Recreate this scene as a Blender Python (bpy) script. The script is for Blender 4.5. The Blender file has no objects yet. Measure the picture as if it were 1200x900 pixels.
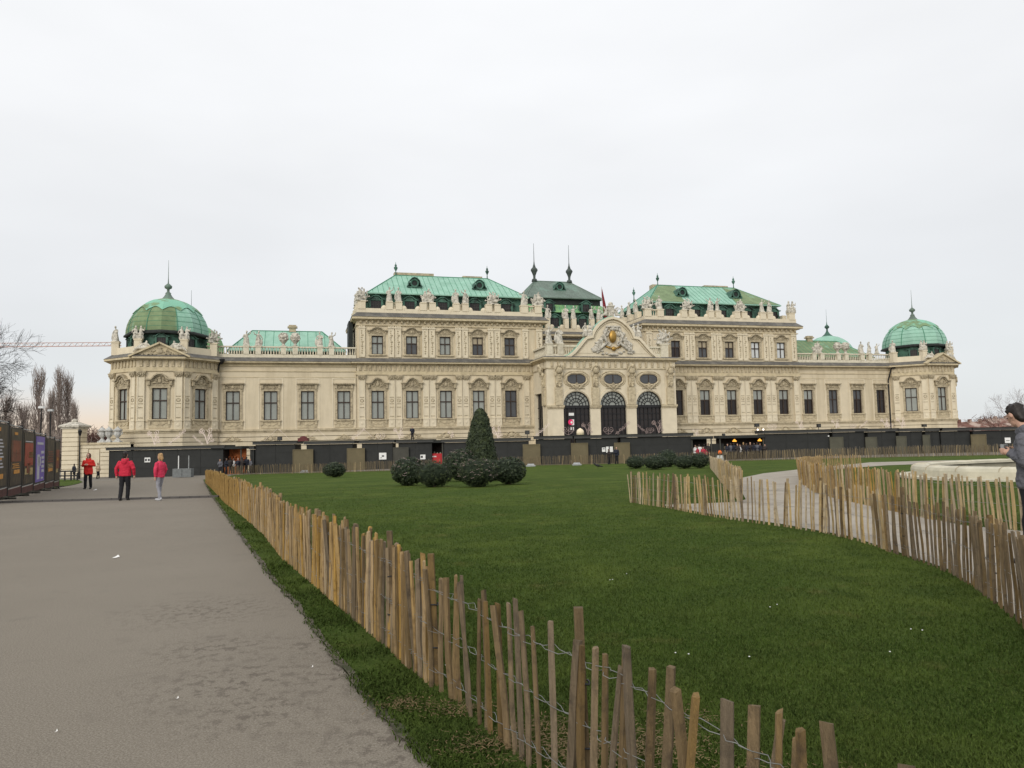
import bpy, bmesh, math, random
import numpy as np
from mathutils import Vector, Matrix, noise
S = bpy.context.scene
COL = S.collection
PI = math.pi
rnd = random.Random(7)

# ------------------------------------------------------------------ camera
FPX, ROLL, HOR = 900.0, 0.021, 69.0
pit = math.atan(HOR * math.cos(ROLL) / FPX)
cF = Vector((0, math.cos(pit), math.sin(pit)))
_u0 = Vector((0, -math.sin(pit), math.cos(pit))); _r0 = Vector((1, 0, 0))
cU = _u0 * math.cos(ROLL) + _r0 * math.sin(ROLL)
cR = _r0 * math.cos(ROLL) - _u0 * math.sin(ROLL)
CAM = Vector((0, 0, 1.6))
cd = bpy.data.cameras.new('camera'); cam = bpy.data.objects.new('camera', cd); COL.objects.link(cam)
cd.sensor_fit = 'HORIZONTAL'; cd.sensor_width = 36.0; cd.lens = 27.0
cd.clip_start = 0.05; cd.clip_end = 6000
m = Matrix.Identity(4)
for i in range(3):
    m[i][0] = cR[i]; m[i][1] = cU[i]; m[i][2] = -cF[i]; m[i][3] = CAM[i]
cam.matrix_world = m
S.camera = cam

# ------------------------------------------------------------------ world (overcast winter sky) and sun
SUN_EL, SUN_AZ = math.radians(24), math.radians(200)   # from behind the photographer, a little to the left
W = bpy.data.worlds.new("World"); S.world = W; W.use_nodes = True
nt = W.node_tree; nt.nodes.clear()
def N(t, **k):
    n = nt.nodes.new(t)
    for a, b in k.items(): setattr(n, a, b)
    return n
out = N('ShaderNodeOutputWorld'); bg = N('ShaderNodeBackground'); nt.links.new(bg.outputs[0], out.inputs[0])
sky = N('ShaderNodeTexSky', sky_type='NISHITA'); sky.sun_disc = False
sky.sun_elevation = SUN_EL; sky.sun_rotation = SUN_AZ
tc = N('ShaderNodeTexCoord'); sep = N('ShaderNodeSeparateXYZ'); nt.links.new(tc.outputs['Generated'], sep.inputs[0])
# cloud deck: brightness climbs softly to the zenith as under a real overcast
r1 = N('ShaderNodeValToRGB'); nt.links.new(sep.outputs[2], r1.inputs[0])
e = r1.color_ramp.elements
e[0].position = 0.0; e[0].color = (7.7, 8.0, 8.15, 1)
e[1].position = 1.0; e[1].color = (13.0, 13.1, 13.3, 1)
for p, c in ((0.10, (8.1, 8.35, 8.5, 1)), (0.2, (8.8, 8.95, 9.15, 1)), (0.36, (9.5, 9.6, 9.75, 1)), (0.5, (10.2, 10.3, 10.45, 1))):
    q = e.new(p); q.color = c
ns = N('ShaderNodeTexNoise'); ns.inputs['Scale'].default_value = 2.2; ns.inputs['Detail'].default_value = 4; ns.inputs['Roughness'].default_value = .45
mp = N('ShaderNodeMapping'); mp.inputs['Scale'].default_value = (1, 1, 3.0); nt.links.new(tc.outputs['Generated'], mp.inputs[0]); nt.links.new(mp.outputs[0], ns.inputs[0])
mr = N('ShaderNodeMapRange'); mr.inputs[1].default_value = .3; mr.inputs[2].default_value = .7; mr.inputs[3].default_value = .935; mr.inputs[4].default_value = 1.045
nt.links.new(ns.outputs[0], mr.inputs[0])
mul = N('ShaderNodeVectorMath', operation='SCALE'); nt.links.new(r1.outputs[0], mul.inputs[0]); nt.links.new(mr.outputs[0], mul.inputs['Scale'])
# the clear warm strip low in the west (left of the palace)
wz = N('ShaderNodeMapRange', interpolation_type='SMOOTHSTEP'); wz.inputs[1].default_value = .005; wz.inputs[2].default_value = .085; wz.inputs[3].default_value = 1; wz.inputs[4].default_value = 0
nt.links.new(sep.outputs[2], wz.inputs[0])
dt = N('ShaderNodeVectorMath', operation='DOT_PRODUCT'); dt.inputs[1].default_value = (-.62, .78, 0); nt.links.new(tc.outputs['Generated'], dt.inputs[0])
wa = N('ShaderNodeMapRange', interpolation_type='SMOOTHSTEP'); wa.inputs[1].default_value = .80; wa.inputs[2].default_value = .99
nt.links.new(dt.outputs['Value'], wa.inputs[0])
wm = N('ShaderNodeMath', operation='MULTIPLY'); nt.links.new(wz.outputs[0], wm.inputs[0]); nt.links.new(wa.outputs[0], wm.inputs[1])
mx = N('ShaderNodeMix', data_type='RGBA'); nt.links.new(wm.outputs[0], mx.inputs[0]); nt.links.new(mul.outputs[0], mx.inputs[6]); mx.inputs[7].default_value = (9.3, 7.3, 5.4, 1)
# a little of the clear-sky model shines through the deck
m2 = N('ShaderNodeMix', data_type='RGBA'); m2.inputs[0].default_value = .06
nt.links.new(mx.outputs[2], m2.inputs[6]); nt.links.new(sky.outputs[0], m2.inputs[7])
nt.links.new(m2.outputs[2], bg.inputs[0]); bg.inputs[1].default_value = 0.1
sl = bpy.data.lights.new('sun', 'SUN'); sl.energy = 1.8; sl.angle = math.radians(35); sl.color = (1, .95, .86)
so = bpy.data.objects.new('sun', sl); COL.objects.link(so)
sd = Vector((math.sin(SUN_AZ) * math.cos(SUN_EL), math.cos(SUN_AZ) * math.cos(SUN_EL), math.sin(SUN_EL)))
so.rotation_euler = sd.to_track_quat('Z', 'Y').to_euler()
S.view_settings.view_transform = 'Standard'; S.view_settings.look = 'None'
S.view_settings.exposure = 0.0; S.view_settings.gamma = 1.0
S.view_settings.use_curve_mapping = False

# ------------------------------------------------------------------ terrain height and picking helpers
def ss(a, b, v):
    t = min(1.0, max(0.0, (v - a) / (b - a))); return t * t * (3 - 2 * t)
def gz(x, y):
    fall = .75 + .25 * ss(5, 25, -x) + .2 * ss(25, 40, -x) - .35 * ss(8, 45, x)
    return -fall * ss(12, 75, y) + .12 * ss(1, 13, x) * (1 - ss(20, 45, y))
def ray(px, py):
    return cF + cR * ((px - 600) / FPX) - cU * ((py - 450) / FPX)
def gp(px, py):
    r = ray(px, py); z = 0.0
    for _ in range(60):
        t = (z - 1.6) / r.z; p = CAM + r * t; z = .5 * z + .5 * gz(p.x, p.y)
    return Vector((p.x, p.y, gz(p.x, p.y)))
def at(px, py, D):                     # the point on that sight line D metres ahead
    r = ray(px, py); return CAM + r * (D / r.y)
FU = Vector((.963512896, .267661911, 0)); FN = Vector((FU.y, -FU.x, 0)); FO = Vector((0, 105, 0))

# ------------------------------------------------------------------ materials
MATS = {}
def mat(name, c, v=.12, sc=1.5, rough=.85, bump=.0, bsc=12., c2=None, c2sc=.6, c2lo=.5, c2hi=.68, streak=False, metal=0., rndtint=0., spec=.3, coat=0., emis=None, detail=6, stretch=None):
    if name in MATS: return MATS[name]
    M = bpy.data.materials.new(name); M.use_nodes = True; t = M.node_tree; b = t.nodes['Principled BSDF']
    def n(ty, **k):
        q = t.nodes.new(ty)
        for a, z in k.items(): setattr(q, a, z)
        return q
    L = t.links.new
    geo = n('ShaderNodeNewGeometry'); pos = geo.outputs['Position']
    if stretch or streak:
        mp = n('ShaderNodeMapping'); mp.inputs['Scale'].default_value = stretch or (1, 1, .12); L(pos, mp.inputs[0]); spos = mp.outputs[0]
    else: spos = pos
    no = n('ShaderNodeTexNoise'); no.inputs['Scale'].default_value = sc; no.inputs['Detail'].default_value = detail; no.inputs['Roughness'].default_value = .62
    L(spos if stretch else pos, no.inputs['Vector'])
    cr = n('ShaderNodeValToRGB'); L(no.outputs[0], cr.inputs[0])
    cr.color_ramp.elements[0].position = .32; cr.color_ramp.elements[1].position = .7
    cr.color_ramp.elements[0].color = (*[x * (1 - v) for x in c], 1); cr.color_ramp.elements[1].color = (*[min(1, x * (1 + v)) for x in c], 1)
    colr = cr.outputs[0]
    if c2:
        n2 = n('ShaderNodeTexNoise'); n2.inputs['Scale'].default_value = c2sc; n2.inputs['Detail'].default_value = 5; n2.inputs['Roughness'].default_value = .65
        L(spos if streak else pos, n2.inputs['Vector'])
        mr = n('ShaderNodeMapRange'); mr.inputs[1].default_value = c2lo; mr.inputs[2].default_value = c2hi; L(n2.outputs[0], mr.inputs[0])
        mx = n('ShaderNodeMix', data_type='RGBA'); L(mr.outputs[0], mx.inputs[0]); L(colr, mx.inputs[6]); mx.inputs[7].default_value = (*c2, 1); colr = mx.outputs[2]
    if rndtint:
        oi = n('ShaderNodeObjectInfo'); hs = n('ShaderNodeHueSaturation'); mr = n('ShaderNodeMapRange'); mr.inputs[3].default_value = 1 - rndtint; mr.inputs[4].default_value = 1 + rndtint
        L(oi.outputs['Random'], mr.inputs[0]); L(mr.outputs[0], hs.inputs['Value'])
        ma = n('ShaderNodeMath', operation='MULTIPLY'); ma.inputs[1].default_value = 7.31; L(oi.outputs['Random'], ma.inputs[0])
        mf = n('ShaderNodeMath', operation='FRACT'); L(ma.outputs[0], mf.inputs[0])
        ms = n('ShaderNodeMapRange'); ms.inputs[3].default_value = .75; ms.inputs[4].default_value = 1.2; L(mf.outputs[0], ms.inputs[0]); L(ms.outputs[0], hs.inputs['Saturation'])
        L(colr, hs.inputs['Color']); colr = hs.outputs[0]
    L(colr, b.inputs['Base Color'])
    b.inputs['Roughness'].default_value = rough; b.inputs['Metallic'].default_value = metal; b.inputs['Specular IOR Level'].default_value = spec
    if coat: b.inputs['Coat Weight'].default_value = coat
    if bump:
        n3 = n('ShaderNodeTexNoise'); n3.inputs['Scale'].default_value = bsc; n3.inputs['Detail'].default_value = 4; L(spos if stretch else pos, n3.inputs['Vector'])
        bp = n('ShaderNodeBump'); bp.inputs['Strength'].default_value = bump; bp.inputs['Distance'].default_value = .05; L(n3.outputs[0], bp.inputs['Height']); L(bp.outputs[0], b.inputs['Normal'])
    if emis:
        b.inputs['Emission Color'].default_value = (*emis[:3], 1); b.inputs['Emission Strength'].default_value = emis[3]
    MATS[name] = M; return M

# palace
M_wall = mat('cream_plaster', (.60, .52, .38), .06, .9, .9, .08, 30, (.41, .34, .225), .4, .47, .76, streak=True)
M_pil = mat('pale_plaster', (.64, .565, .425), .07, 1.2, .9, .08, 30, (.46, .385, .26), .5, .55, .8, streak=True)
M_trim = mat('weathered_stone', (.50, .425, .29), .18, 3, .9, .2, 20, (.29, .24, .165), 1.6, .48, .72)
M_orn = mat('stained_contrast_stone', (.43, .365, .25), .25, 4, .9, .3, 18, (.235, .195, .135), 2.2, .45, .7)
M_soffit = mat('cornice_stone', (.53, .45, .30), .12, 2, .9, .1, 20, (.34, .285, .19), .8, .5, .75)
M_bal = mat('pale_balustrade_stone', (.60, .55, .43), .12, 3, .9, .1, 20, (.38, .34, .26), 1.2, .52, .75)
M_lead = mat('lead_flashing', (.105, .10, .092), .25, 1.2, .6, .1, 10, (.18, .165, .14), .7, .5, .7, streak=False)
M_stat = mat('pale_statue_stone', (.54, .505, .43), .22, 5, .9, .3, 25, (.22, .205, .17), 3.0, .48, .66)
M_cop = mat('bright_copper_patina', (.265, .45, .355), .12, .8, .75, .05, 8, (.17, .35, .25), .7, .5, .75, streak=True)
M_cop2 = mat('olive_copper_patina', (.165, .225, .115), .22, .9, .75, .08, 8, (.22, .40, .28), .35, .56, .68, streak=True)
M_cap = mat('patchy_copper_cap', (.165, .245, .125), .2, .9, .7, .08, 8, (.20, .43, .31), .55, .44, .54)
M_cop3 = mat('dull_copper_sheet', (.115, .155, .125), .2, .8, .55, .08, 8, (.15, .24, .19), .5, .5, .7, streak=True)
M_copd = mat('dark_green_copper', (.06, .135, .10), .35, .8, .7, .08, 8, (.018, .028, .024), .7, .5, .64)
M_cop4 = mat('mossy_copper', (.19, .36, .15), .25, 1.2, .7, .08, 8, (.12, .27, .17), .8, .45, .65, streak=True)
M_copk = mat('copper_seam', (.06, .21, .13), .2, 2, .6)
M_grn = mat('grey_green_finial', (.06, .075, .068), .3, 3, .6)
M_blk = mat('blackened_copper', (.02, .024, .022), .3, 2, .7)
M_frame = mat('brown_window_wood', (.045, .03, .022), .15, 3, .5)
M_dframe = mat('dark_iron_frame', (.016, .016, .018), .2, 3, .5)
M_pale = mat('curtained_glass', (.275, .29, .265), .10, .5, .18, 0, spec=.5)
M_tan = mat('tan_blind_glass', (.36, .30, .20), .08, .5, .2, 0, spec=.5)
M_brt = mat('bright_blind_glass', (.56, .58, .58), .06, .5, .2, 0, spec=.5)
M_dark = mat('dark_glass', (.022, .017, .016), .3, .6, .12, 0, spec=.35)
M_dgl = mat('grey_glass', (.07, .072, .076), .2, .6, .12, 0, spec=.4)
M_gold = mat('gilded_metal', (.38, .23, .06), .2, 5, .4, .1, 20, metal=.7)
M_flag = mat('dark_red_flag_cloth', (.16, .012, .018), .15, 4, .8)
# grounds
M_hut = mat('black_painted_boards', (.030, .031, .030), .12, 1.5, .7, .1, 6, spec=.2)
M_hroof = mat('black_roofing_felt', (.026, .028, .026), .15, 1.5, .85)
M_hroof2 = mat('grey_roof_fascia', (.055, .055, .053), .15, 1.5, .8)
M_ply = mat('weathered_plywood', (.135, .112, .065), .12, 1.5, .85, .05, 10)
M_ply2 = mat('grey_green_board', (.085, .082, .06), .12, 1.5, .85)
M_ply3 = mat('dark_taupe_board', (.062, .060, .050), .12, 1.5, .85)
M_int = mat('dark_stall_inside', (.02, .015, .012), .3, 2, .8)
M_red = mat('red_banner', (.42, .025, .03), .1, 2, .7)
M_white = mat('white_board', (.72, .72, .70), .06, 3, .6)
M_metal = mat('galvanised_metal', (.34, .35, .35), .2, 6, .45, metal=.6)
M_black = mat('black_metal', (.012, .012, .013), .2, 4, .5)
M_wire = mat('galvanised_wire', (.23, .23, .215), .2, 8, .5, metal=.3)
M_lit = mat('pale_rope_light', (.74, .62, .55), .08, 3, .6)
M_litd = mat('dull_rope_light', (.36, .27, .25), .15, 3, .6)
M_lamp = mat('orange_lamp_glow', (.9, .42, .06), .05, 3, .6, emis=(1, .42, .05, 1.3))
M_bulb = mat('white_bulb_glow', (.9, .8, .75), .05, 3, .6, emis=(1, .85, .75, 1.6))
M_warm = mat('warm_lit_stall_tone', (.52, .17, .06), .6, 2.5, .8)  # red-brown lifted in the colour to stand in for a lit stall inside

# ------------------------------------------------------------------ mesh builder
class MB:
    def __init__(s): s.v = []; s.f = []; s.m = []
    def add(s, vs, fs, mi=0):
        o = len(s.v); s.v += [tuple(a) for a in vs]
        for f in fs: s.f.append([o + i for i in f]); s.m.append(mi)
    def box(s, x0, x1, y0, y1, z0, z1, mi=0):
        s.add([(x0, y0, z0), (x1, y0, z0), (x1, y1, z0), (x0, y1, z0), (x0, y0, z1), (x1, y0, z1), (x1, y1, z1), (x0, y1, z1)],
              [(0, 3, 2, 1), (4, 5, 6, 7), (0, 1, 5, 4), (1, 2, 6, 5), (2, 3, 7, 6), (3, 0, 4, 7)], mi)
    def prism(s, poly, y0, y1, mi=0):          # polygon in x,z pushed along y (y0 < y1)
        n = len(poly)
        s.add([(x, y0, z) for x, z in poly] + [(x, y1, z) for x, z in poly],
              [tuple(range(n)), tuple(range(2 * n - 1, n - 1, -1))] + [(i, i + n, (i + 1) % n + n, (i + 1) % n) for i in range(n)], mi)
    def slab(s, poly, z0, z1, top=None, mi=0):  # polygon in x,y pushed along z; top: another polygon for a frustum
        n = len(poly); top = top or poly
        s.add([(x, y, z0) for x, y in poly] + [(x, y, z1) for x, y in top],
              [tuple(range(n - 1, -1, -1)), tuple(range(n, 2 * n))] + [(i, (i + 1) % n, (i + 1) % n + n, i + n) for i in range(n)], mi)
    def tube(s, pts, r, n=5, mi=0, caps=True):
        pts = [Vector(p) for p in pts]; k = len(pts)
        rs = r if isinstance(r, (list, tuple)) else [r] * k
        base = len(s.v); pu = None
        for i, p in enumerate(pts):
            d = (pts[min(i + 1, k - 1)] - pts[max(i - 1, 0)])
            if d.length < 1e-9: d = Vector((0, 0, 1))
            d.normalize()
            a = pu - d * pu.dot(d) if pu else d.orthogonal()
            if a.length < 1e-6: a = d.orthogonal()
            a.normalize(); pu = a; b = d.cross(a)
            for j in range(n):
                an = 2 * PI * j / n
                s.v.append(tuple(p + (a * math.cos(an) + b * math.sin(an)) * rs[i]))
        for i in range(k - 1):
            for j in range(n):
                s.f.append([base + i * n + j, base + i * n + (j + 1) % n, base + (i + 1) * n + (j + 1) % n, base + (i + 1) * n + j]); s.m.append(mi)
        if caps:
            s.f.append([base + j for j in range(n - 1, -1, -1)]); s.m.append(mi)
            s.f.append([base + (k - 1) * n + j for j in range(n)]); s.m.append(mi)
    def lathe(s, cx, cy, prof, n=12, mi=0, ph=0., sy=1.):
        base = len(s.v); k = len(prof)
        for r, z in prof:
            for j in range(n):
                a = ph + 2 * PI * j / n; s.v.append((cx + r * math.cos(a), cy + sy * r * math.sin(a), z))
        for i in range(k - 1):
            for j in range(n):
                s.f.append([base + i * n + j, base + i * n + (j + 1) % n, base + (i + 1) * n + (j + 1) % n, base + (i + 1) * n + j]); s.m.append(mi)
        s.f.append([base + j for j in range(n - 1, -1, -1)]); s.m.append(mi)
        s.f.append([base + (k - 1) * n + j for j in range(n)]); s.m.append(mi)
    def blob(s, c, r, nu=8, nv=5, mi=0, rot=None):
        c = Vector(c); r = r if isinstance(r, (tuple, list)) else (r, r, r); vs = []
        def tr(v):
            v = Vector((v[0] * r[0], v[1] * r[1], v[2] * r[2]))
            if rot is not None: v = rot @ v
            return tuple(c + v)
        vs.append(tr((0, 0, -1)))
        for i in range(1, nv):
            t = PI * i / nv - PI / 2
            for j in range(nu):
                a = 2 * PI * j / nu; vs.append(tr((math.cos(t) * math.cos(a), math.cos(t) * math.sin(a), math.sin(t))))
        vs.append(tr((0, 0, 1))); L = len(vs) - 1; fs = []
        for j in range(nu): fs.append((0, 1 + (j + 1) % nu, 1 + j))
        for i in range(nv - 2):
            for j in range(nu):
                a = 1 + i * nu; fs.append((a + j, a + (j + 1) % nu, a + nu + (j + 1) % nu, a + nu + j))
        a = 1 + (nv - 2) * nu
        for j in range(nu): fs.append((a + j, a + (j + 1) % nu, L))
        s.add(vs, fs, mi)
    def ribbon(s, path, t, y0, y1, mi=0):       # moulding: path in x,z thickened by t along its normal, between y0 and y1
        n = len(path); up = []
        for i, (x, z) in enumerate(path):
            a = path[max(0, i - 1)]; b = path[min(n - 1, i + 1)]
            d = Vector((b[0] - a[0], b[1] - a[1])); d.normalize(); up.append((x - d.y * t, z + d.x * t))
        vs = []
        for (x, z), (X, Z) in zip(path, up): vs += [(x, y0, z), (X, y0, Z), (X, y1, Z), (x, y1, z)]
        fs = []
        for i in range(n - 1):
            a = 4 * i; b = a + 4
            for k in range(4): fs.append((a + k, b + k, b + (k + 1) % 4, a + (k + 1) % 4))
        fs += [(0, 1, 2, 3), (4 * n - 1, 4 * n - 2, 4 * n - 3, 4 * n - 4)]
        s.add(vs, fs, mi)
    def spiral(s, cx, cz, y, R, r, turns=1.5, a0=0., sgn=1, n=18, k=4, mi=0):
        pts = []
        for i in range(n):
            t = i / (n - 1); a = a0 + sgn * t * turns * 2 * PI; q = R * (1 - .8 * t)
            pts.append((cx + q * math.cos(a), y, cz + q * math.sin(a)))
        s.tube(pts, r, k, mi)
    def build(s, name, mats, parent=None, smooth=False, loc=None, fix=True):
        me = bpy.data.meshes.new(name); me.from_pydata(s.v, [], s.f)
        mats = mats if isinstance(mats, (list, tuple)) else [mats]
        for q in mats: me.materials.append(q)
        if len(mats) > 1: me.polygons.foreach_set('material_index', s.m)
        if fix:
            bm = bmesh.new(); bm.from_mesh(me); bmesh.ops.recalc_face_normals(bm, faces=bm.faces); bm.to_mesh(me); bm.free()
        if smooth: me.polygons.foreach_set('use_smooth', [True] * len(me.polygons))
        return link(name, me, parent, loc)
def link(name, me, parent=None, loc=None, rz=0):
    o = bpy.data.objects.new(name, me); COL.objects.link(o)
    if parent: o.parent = parent
    if loc is not None: o.location = loc
    if rz: o.rotation_euler = (0, 0, rz)
    return o
def tag(o, label, cat, group=None):
    o['label'] = label; o['category'] = cat
    if group: o['group'] = group
    return o
def thing(name, label, cat, loc=(0, 0, 0), rz=0, group=None):
    o = link(name, None, None, loc, rz); o.empty_display_size = .2
    return tag(o, label, cat, group)
def kind(o, k): o['kind'] = k; return o
KIDS = {}
def subtree(o, parent=None, loc=None, rz=None):
    c = o.copy(); COL.objects.link(c)
    if parent: c.parent = parent
    if loc is not None: c.location = loc
    if rz is not None: c.rotation_euler = (0, 0, rz)
    for ch in list(o.children): subtree(ch, c)
    return c
def offs(poly, o):                     # grow a convex polygon (x,y, ccw) outwards by o
    n = len(poly); res = []
    for i in range(n):
        p0 = Vector(poly[i - 1]); p1 = Vector(poly[i]); p2 = Vector(poly[(i + 1) % n])
        d1 = (p1 - p0).normalized(); d2 = (p2 - p1).normalized()
        n1 = Vector((d1.y, -d1.x)); n2 = Vector((d2.y, -d2.x)); b = (n1 + n2); b = b / max(.3, b.dot(n1))
        res.append(tuple(p1 + b * o))
    return res
def rect(u0, u1, d0, d1):              # palace-plan rectangle, front d0, back d1 (d positive towards the photographer)
    return [(u0, -d0), (u1, -d0), (u1, -d1), (u0, -d1)]
ORD = ['first', 'second', 'third', 'fourth', 'fifth', 'sixth', 'seventh', 'eighth', 'ninth', 'tenth']

# ------------------------------------------------------------------ sheets of ground that follow the terrain
def sheet(name, poly, off, material, step=1.5, far=False, attr=None):
    bm = bmesh.new(); vs = [bm.verts.new((x, y, 0)) for x, y in poly]; bm.faces.new(vs)
    xs = [p[0] for p in poly]; ys = [p[1] for p in poly]
    def cuts(lo, hi):
        res = []; v = math.ceil(max(lo, -72) / step) * step
        while v < min(hi, 100): res.append(v); v += step
        return res
    for v in cuts(min(xs), max(xs)):
        bmesh.ops.bisect_plane(bm, geom=bm.faces[:] + bm.edges[:] + bm.verts[:], plane_co=(v, 0, 0), plane_no=(1, 0, 0))
    for v in cuts(min(ys), max(ys)):
        bmesh.ops.bisect_plane(bm, geom=bm.faces[:] + bm.edges[:] + bm.verts[:], plane_co=(0, v, 0), plane_no=(0, 1, 0))
    for v in bm.verts: v.co.z = gz(v.co.x, v.co.y) + off
    bmesh.ops.triangulate(bm, faces=bm.faces[:])
    bmesh.ops.recalc_face_normals(bm, faces=bm.faces[:])
    if sum(f.normal.z for f in bm.faces) < 0: bmesh.ops.reverse_faces(bm, faces=bm.faces[:])
    me = bpy.data.meshes.new(name); bm.to_mesh(me); bm.free(); me.materials.append(material)
    o = link(name, me); o['kind'] = 'structure'; return o

# ------------------------------------------------------------------ the palace
PAL = thing('palace', 'long cream baroque palace with green copper roofs and corner domes behind the market huts', 'palace', FO, math.atan2(FU.y, FU.x))
def pw(u, d, z): return FO + FU * u + FN * d + Vector((0, 0, z))
CU = 12.25
WIN_L = [-18.25, -13.75, -9.25, -4.77, -.27]
WIN_R = [24.87, 29.28, 33.70, 38.12, 42.55]
LOW_L = [-36.07, -31.58, -27.08, -22.56]
LOW_R = [47.08, 51.55, 55.97, 60.35]
ZB = -1.6

def wall_open(mb, u0, u1, z0, z1, rects, d, depth=.35):
    xs = sorted({u0, u1, *[r[0] for r in rects], *[r[1] for r in rects]}); zs = sorted({z0, z1, *[r[2] for r in rects], *[r[3] for r in rects]})
    y = -d
    for a, b in zip(xs, xs[1:]):
        for c, e in zip(zs, zs[1:]):
            mx, mz = (a + b) / 2, (c + e) / 2
            if any(r[0] < mx < r[1] and r[2] < mz < r[3] for r in rects): continue
            mb.add([(a, y, c), (b, y, c), (b, y, e), (a, y, e)], [(0, 1, 2, 3)])
    for a, b, c, e in rects:
        q = y + depth
        mb.add([(a, y, c), (b, y, c), (b, y, e), (a, y, e), (a, q, c), (b, q, c), (b, q, e), (a, q, e)], [(0, 1, 5, 4), (1, 2, 6, 5), (2, 3, 7, 6), (3, 0, 4, 7)])
    q = y + depth
    mb.add([(u0, y, z0), (u0, q, z0), (u0, q, z1), (u0, y, z1)], [(0, 1, 2, 3)]); mb.add([(u1, y, z0), (u1, q, z0), (u1, q, z1), (u1, y, z1)], [(0, 1, 2, 3)])

def relief(mb, cx, cz, w, h, y, seed, dep=.12):
    """symmetrical carved ornament: cartouche, scrolls and leaf lumps"""
    r = random.Random(seed)
    mb.blob((cx, y, cz), (w * .14, dep, h * .3), 8, 5)
    mb.blob((cx, y, cz + h * .36), (w * .1, dep * 1.2, h * .13), 6, 4)
    for s in (-1, 1):
        mb.spiral(cx + s * w * .3, cz + h * .02, y - dep * .3, h * .2, h * .06, 1.3, PI / 2, s, 12, 4)
        mb.tube([(cx + s * w * .12, y - .02, cz - h * .32), (cx + s * w * .3, y - dep * .5, cz - h * .22), (cx + s * w * .48, y - .02, cz - h * .3)], h * .07, 4)
        for _ in range(4):
            x = cx + s * r.uniform(.15, .48) * w; z = cz + r.uniform(-.4, .35) * h * (1 - abs(x - cx) / w)
            mb.blob((x, y, z), (w * .05, dep * .8, h * .09), 6, 4)

CACHE = {}
def cached(key, fn):
    if key not in CACHE: CACHE[key] = fn()
    return CACHE[key]
def mesh_only(mb, name, m, smooth=False):
    o = mb.build(name, m, None, smooth); me = o.data; bpy.data.objects.remove(o); return me

def frame_mesh(w, h):
    mb = MB(); a = .11; y0, y1 = .12, .22
    mb.box(-w / 2, -w / 2 + a, y0, y1, 0, h); mb.box(w / 2 - a, w / 2, y0, y1, 0, h)
    mb.box(-w / 2 + a, w / 2 - a, y0, y1, 0, a); mb.box(-w / 2 + a, w / 2 - a, y0, y1, h - a, h)
    t = h * .60
    mb.box(-w / 2 + a, w / 2 - a, y0 - .02, y1, t - .07, t + .07)
    mb.box(-.055, .055, y0 - .01, y1, a, t - .07); mb.box(-.055, .055, y0 - .01, y1, t + .07, h - a)
    return mesh_only(mb, 'window', M_frame)
def pane_mesh(w, h, m, which):
    mb = MB(); t = h * .60
    z0, z1 = (t, h - .03) if which else (.03, t)
    mb.box(-w / 2 + .03, w / 2 - .03, .225, .245, z0, z1)
    return mesh_only(mb, 'pane', m)
def hood_mesh(style, w, H):
    mb = MB(); e = w / 2
    # surround
    mb.box(-e - .27, -e, -.10, 0, -.05, H + .0); mb.box(e, e + .27, -.10, 0, -.05, H + .0)
    mb.box(-e - .34, e + .34, -.12, 0, H, H + .26)
    if style == 'ogee':
        p = [(-1.5, H + .93), (-.98, H + .93), (-.84, H + .97), (-.70, H + 1.12), (-.52, H + 1.38), (-.30, H + 1.53), (0, H + 1.60)]
        p = p + [(-x, z) for x, z in p[-2::-1]]
        mb.ribbon(p, .15, -.5, 0); mb.ribbon([(x * .95, z - .16) for x, z in p], .1, -.3, 0)
        mb.prism([(-1.2, H + .28)] + [(x * .8, z - .12) for x, z in p] + [(1.2, H + .28)], -.09, 0)
        for s in (-1, 1):
            mb.box(s * 1.2 - .14, s * 1.2 + .14, -.34, -.005, H + .3, H + .88); mb.blob((s * 1.2, -.3, H + .5), (.12, .1, .2), 6, 4)
        relief(mb, 0, H + .85, 1.7, 1.0, -.14, 3)
    elif style == 'flat':
        mb.box(-1.32, 1.32, -.46, 0, H + .88, H + 1.02); mb.box(-1.24, 1.24, -.3, 0, H + .76, H + .88)
        mb.box(-1.15, 1.15, -.08, 0, H + .28, H + .76)
        for s in (-1, 1): mb.box(s * 1.02 - .14, s * 1.02 + .14, -.25, -.085, H + .3, H + .74)
        relief(mb, 0, H + .5, 1.6, .55, -.1, 5, .08)
    else:
        p = [(-1.32, H + .62), (-.92, H + .62), (-.74, H + .70), (-.5, H + .92), (-.25, H + 1.02), (0, H + 1.05)]
        p = p + [(-x, z) for x, z in p[-2::-1]]
        mb.ribbon(p, .13, -.38, 0); mb.ribbon([(x * .95, z - .13) for x, z in p], .08, -.22, 0)
        mb.prism([(-1.05, H + .27)] + [(x * .8, z - .1) for x, z in p] + [(1.05, H + .27)], -.08, 0)
        relief(mb, 0, H + .55, 1.4, .6, -.1, 8, .08)
        for s in (-1, 1): mb.box(s * 1.08 - .1, s * 1.08 + .1, -.2, -.005, H + .27, H + .6)
    return mesh_only(mb, 'hood', M_orn)
def sill_mesh(style, w):
    mb = MB(); e = w / 2 + .42
    mb.box(-e, e, -.26, .1, -.14, 0); mb.box(-e + .06, e - .06, -.16, 0, -.24, -.14)
    if style != 'arch':
        mb.box(-e + .1, e - .1, -.08, 0, -1.02, -.24)
        for s in (-1, 1): mb.box(s * (e - .2) - .12, s * (e - .2) + .12, -.18, -.085, -.62, -.24)
        mb.ribbon([(-e + .4, -.42), (-.3, -.72), (0, -.6), (.3, -.72), (e - .4, -.42)], .09, -.14, -.07)
    return mesh_only(mb, 'sill', M_trim)
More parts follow.
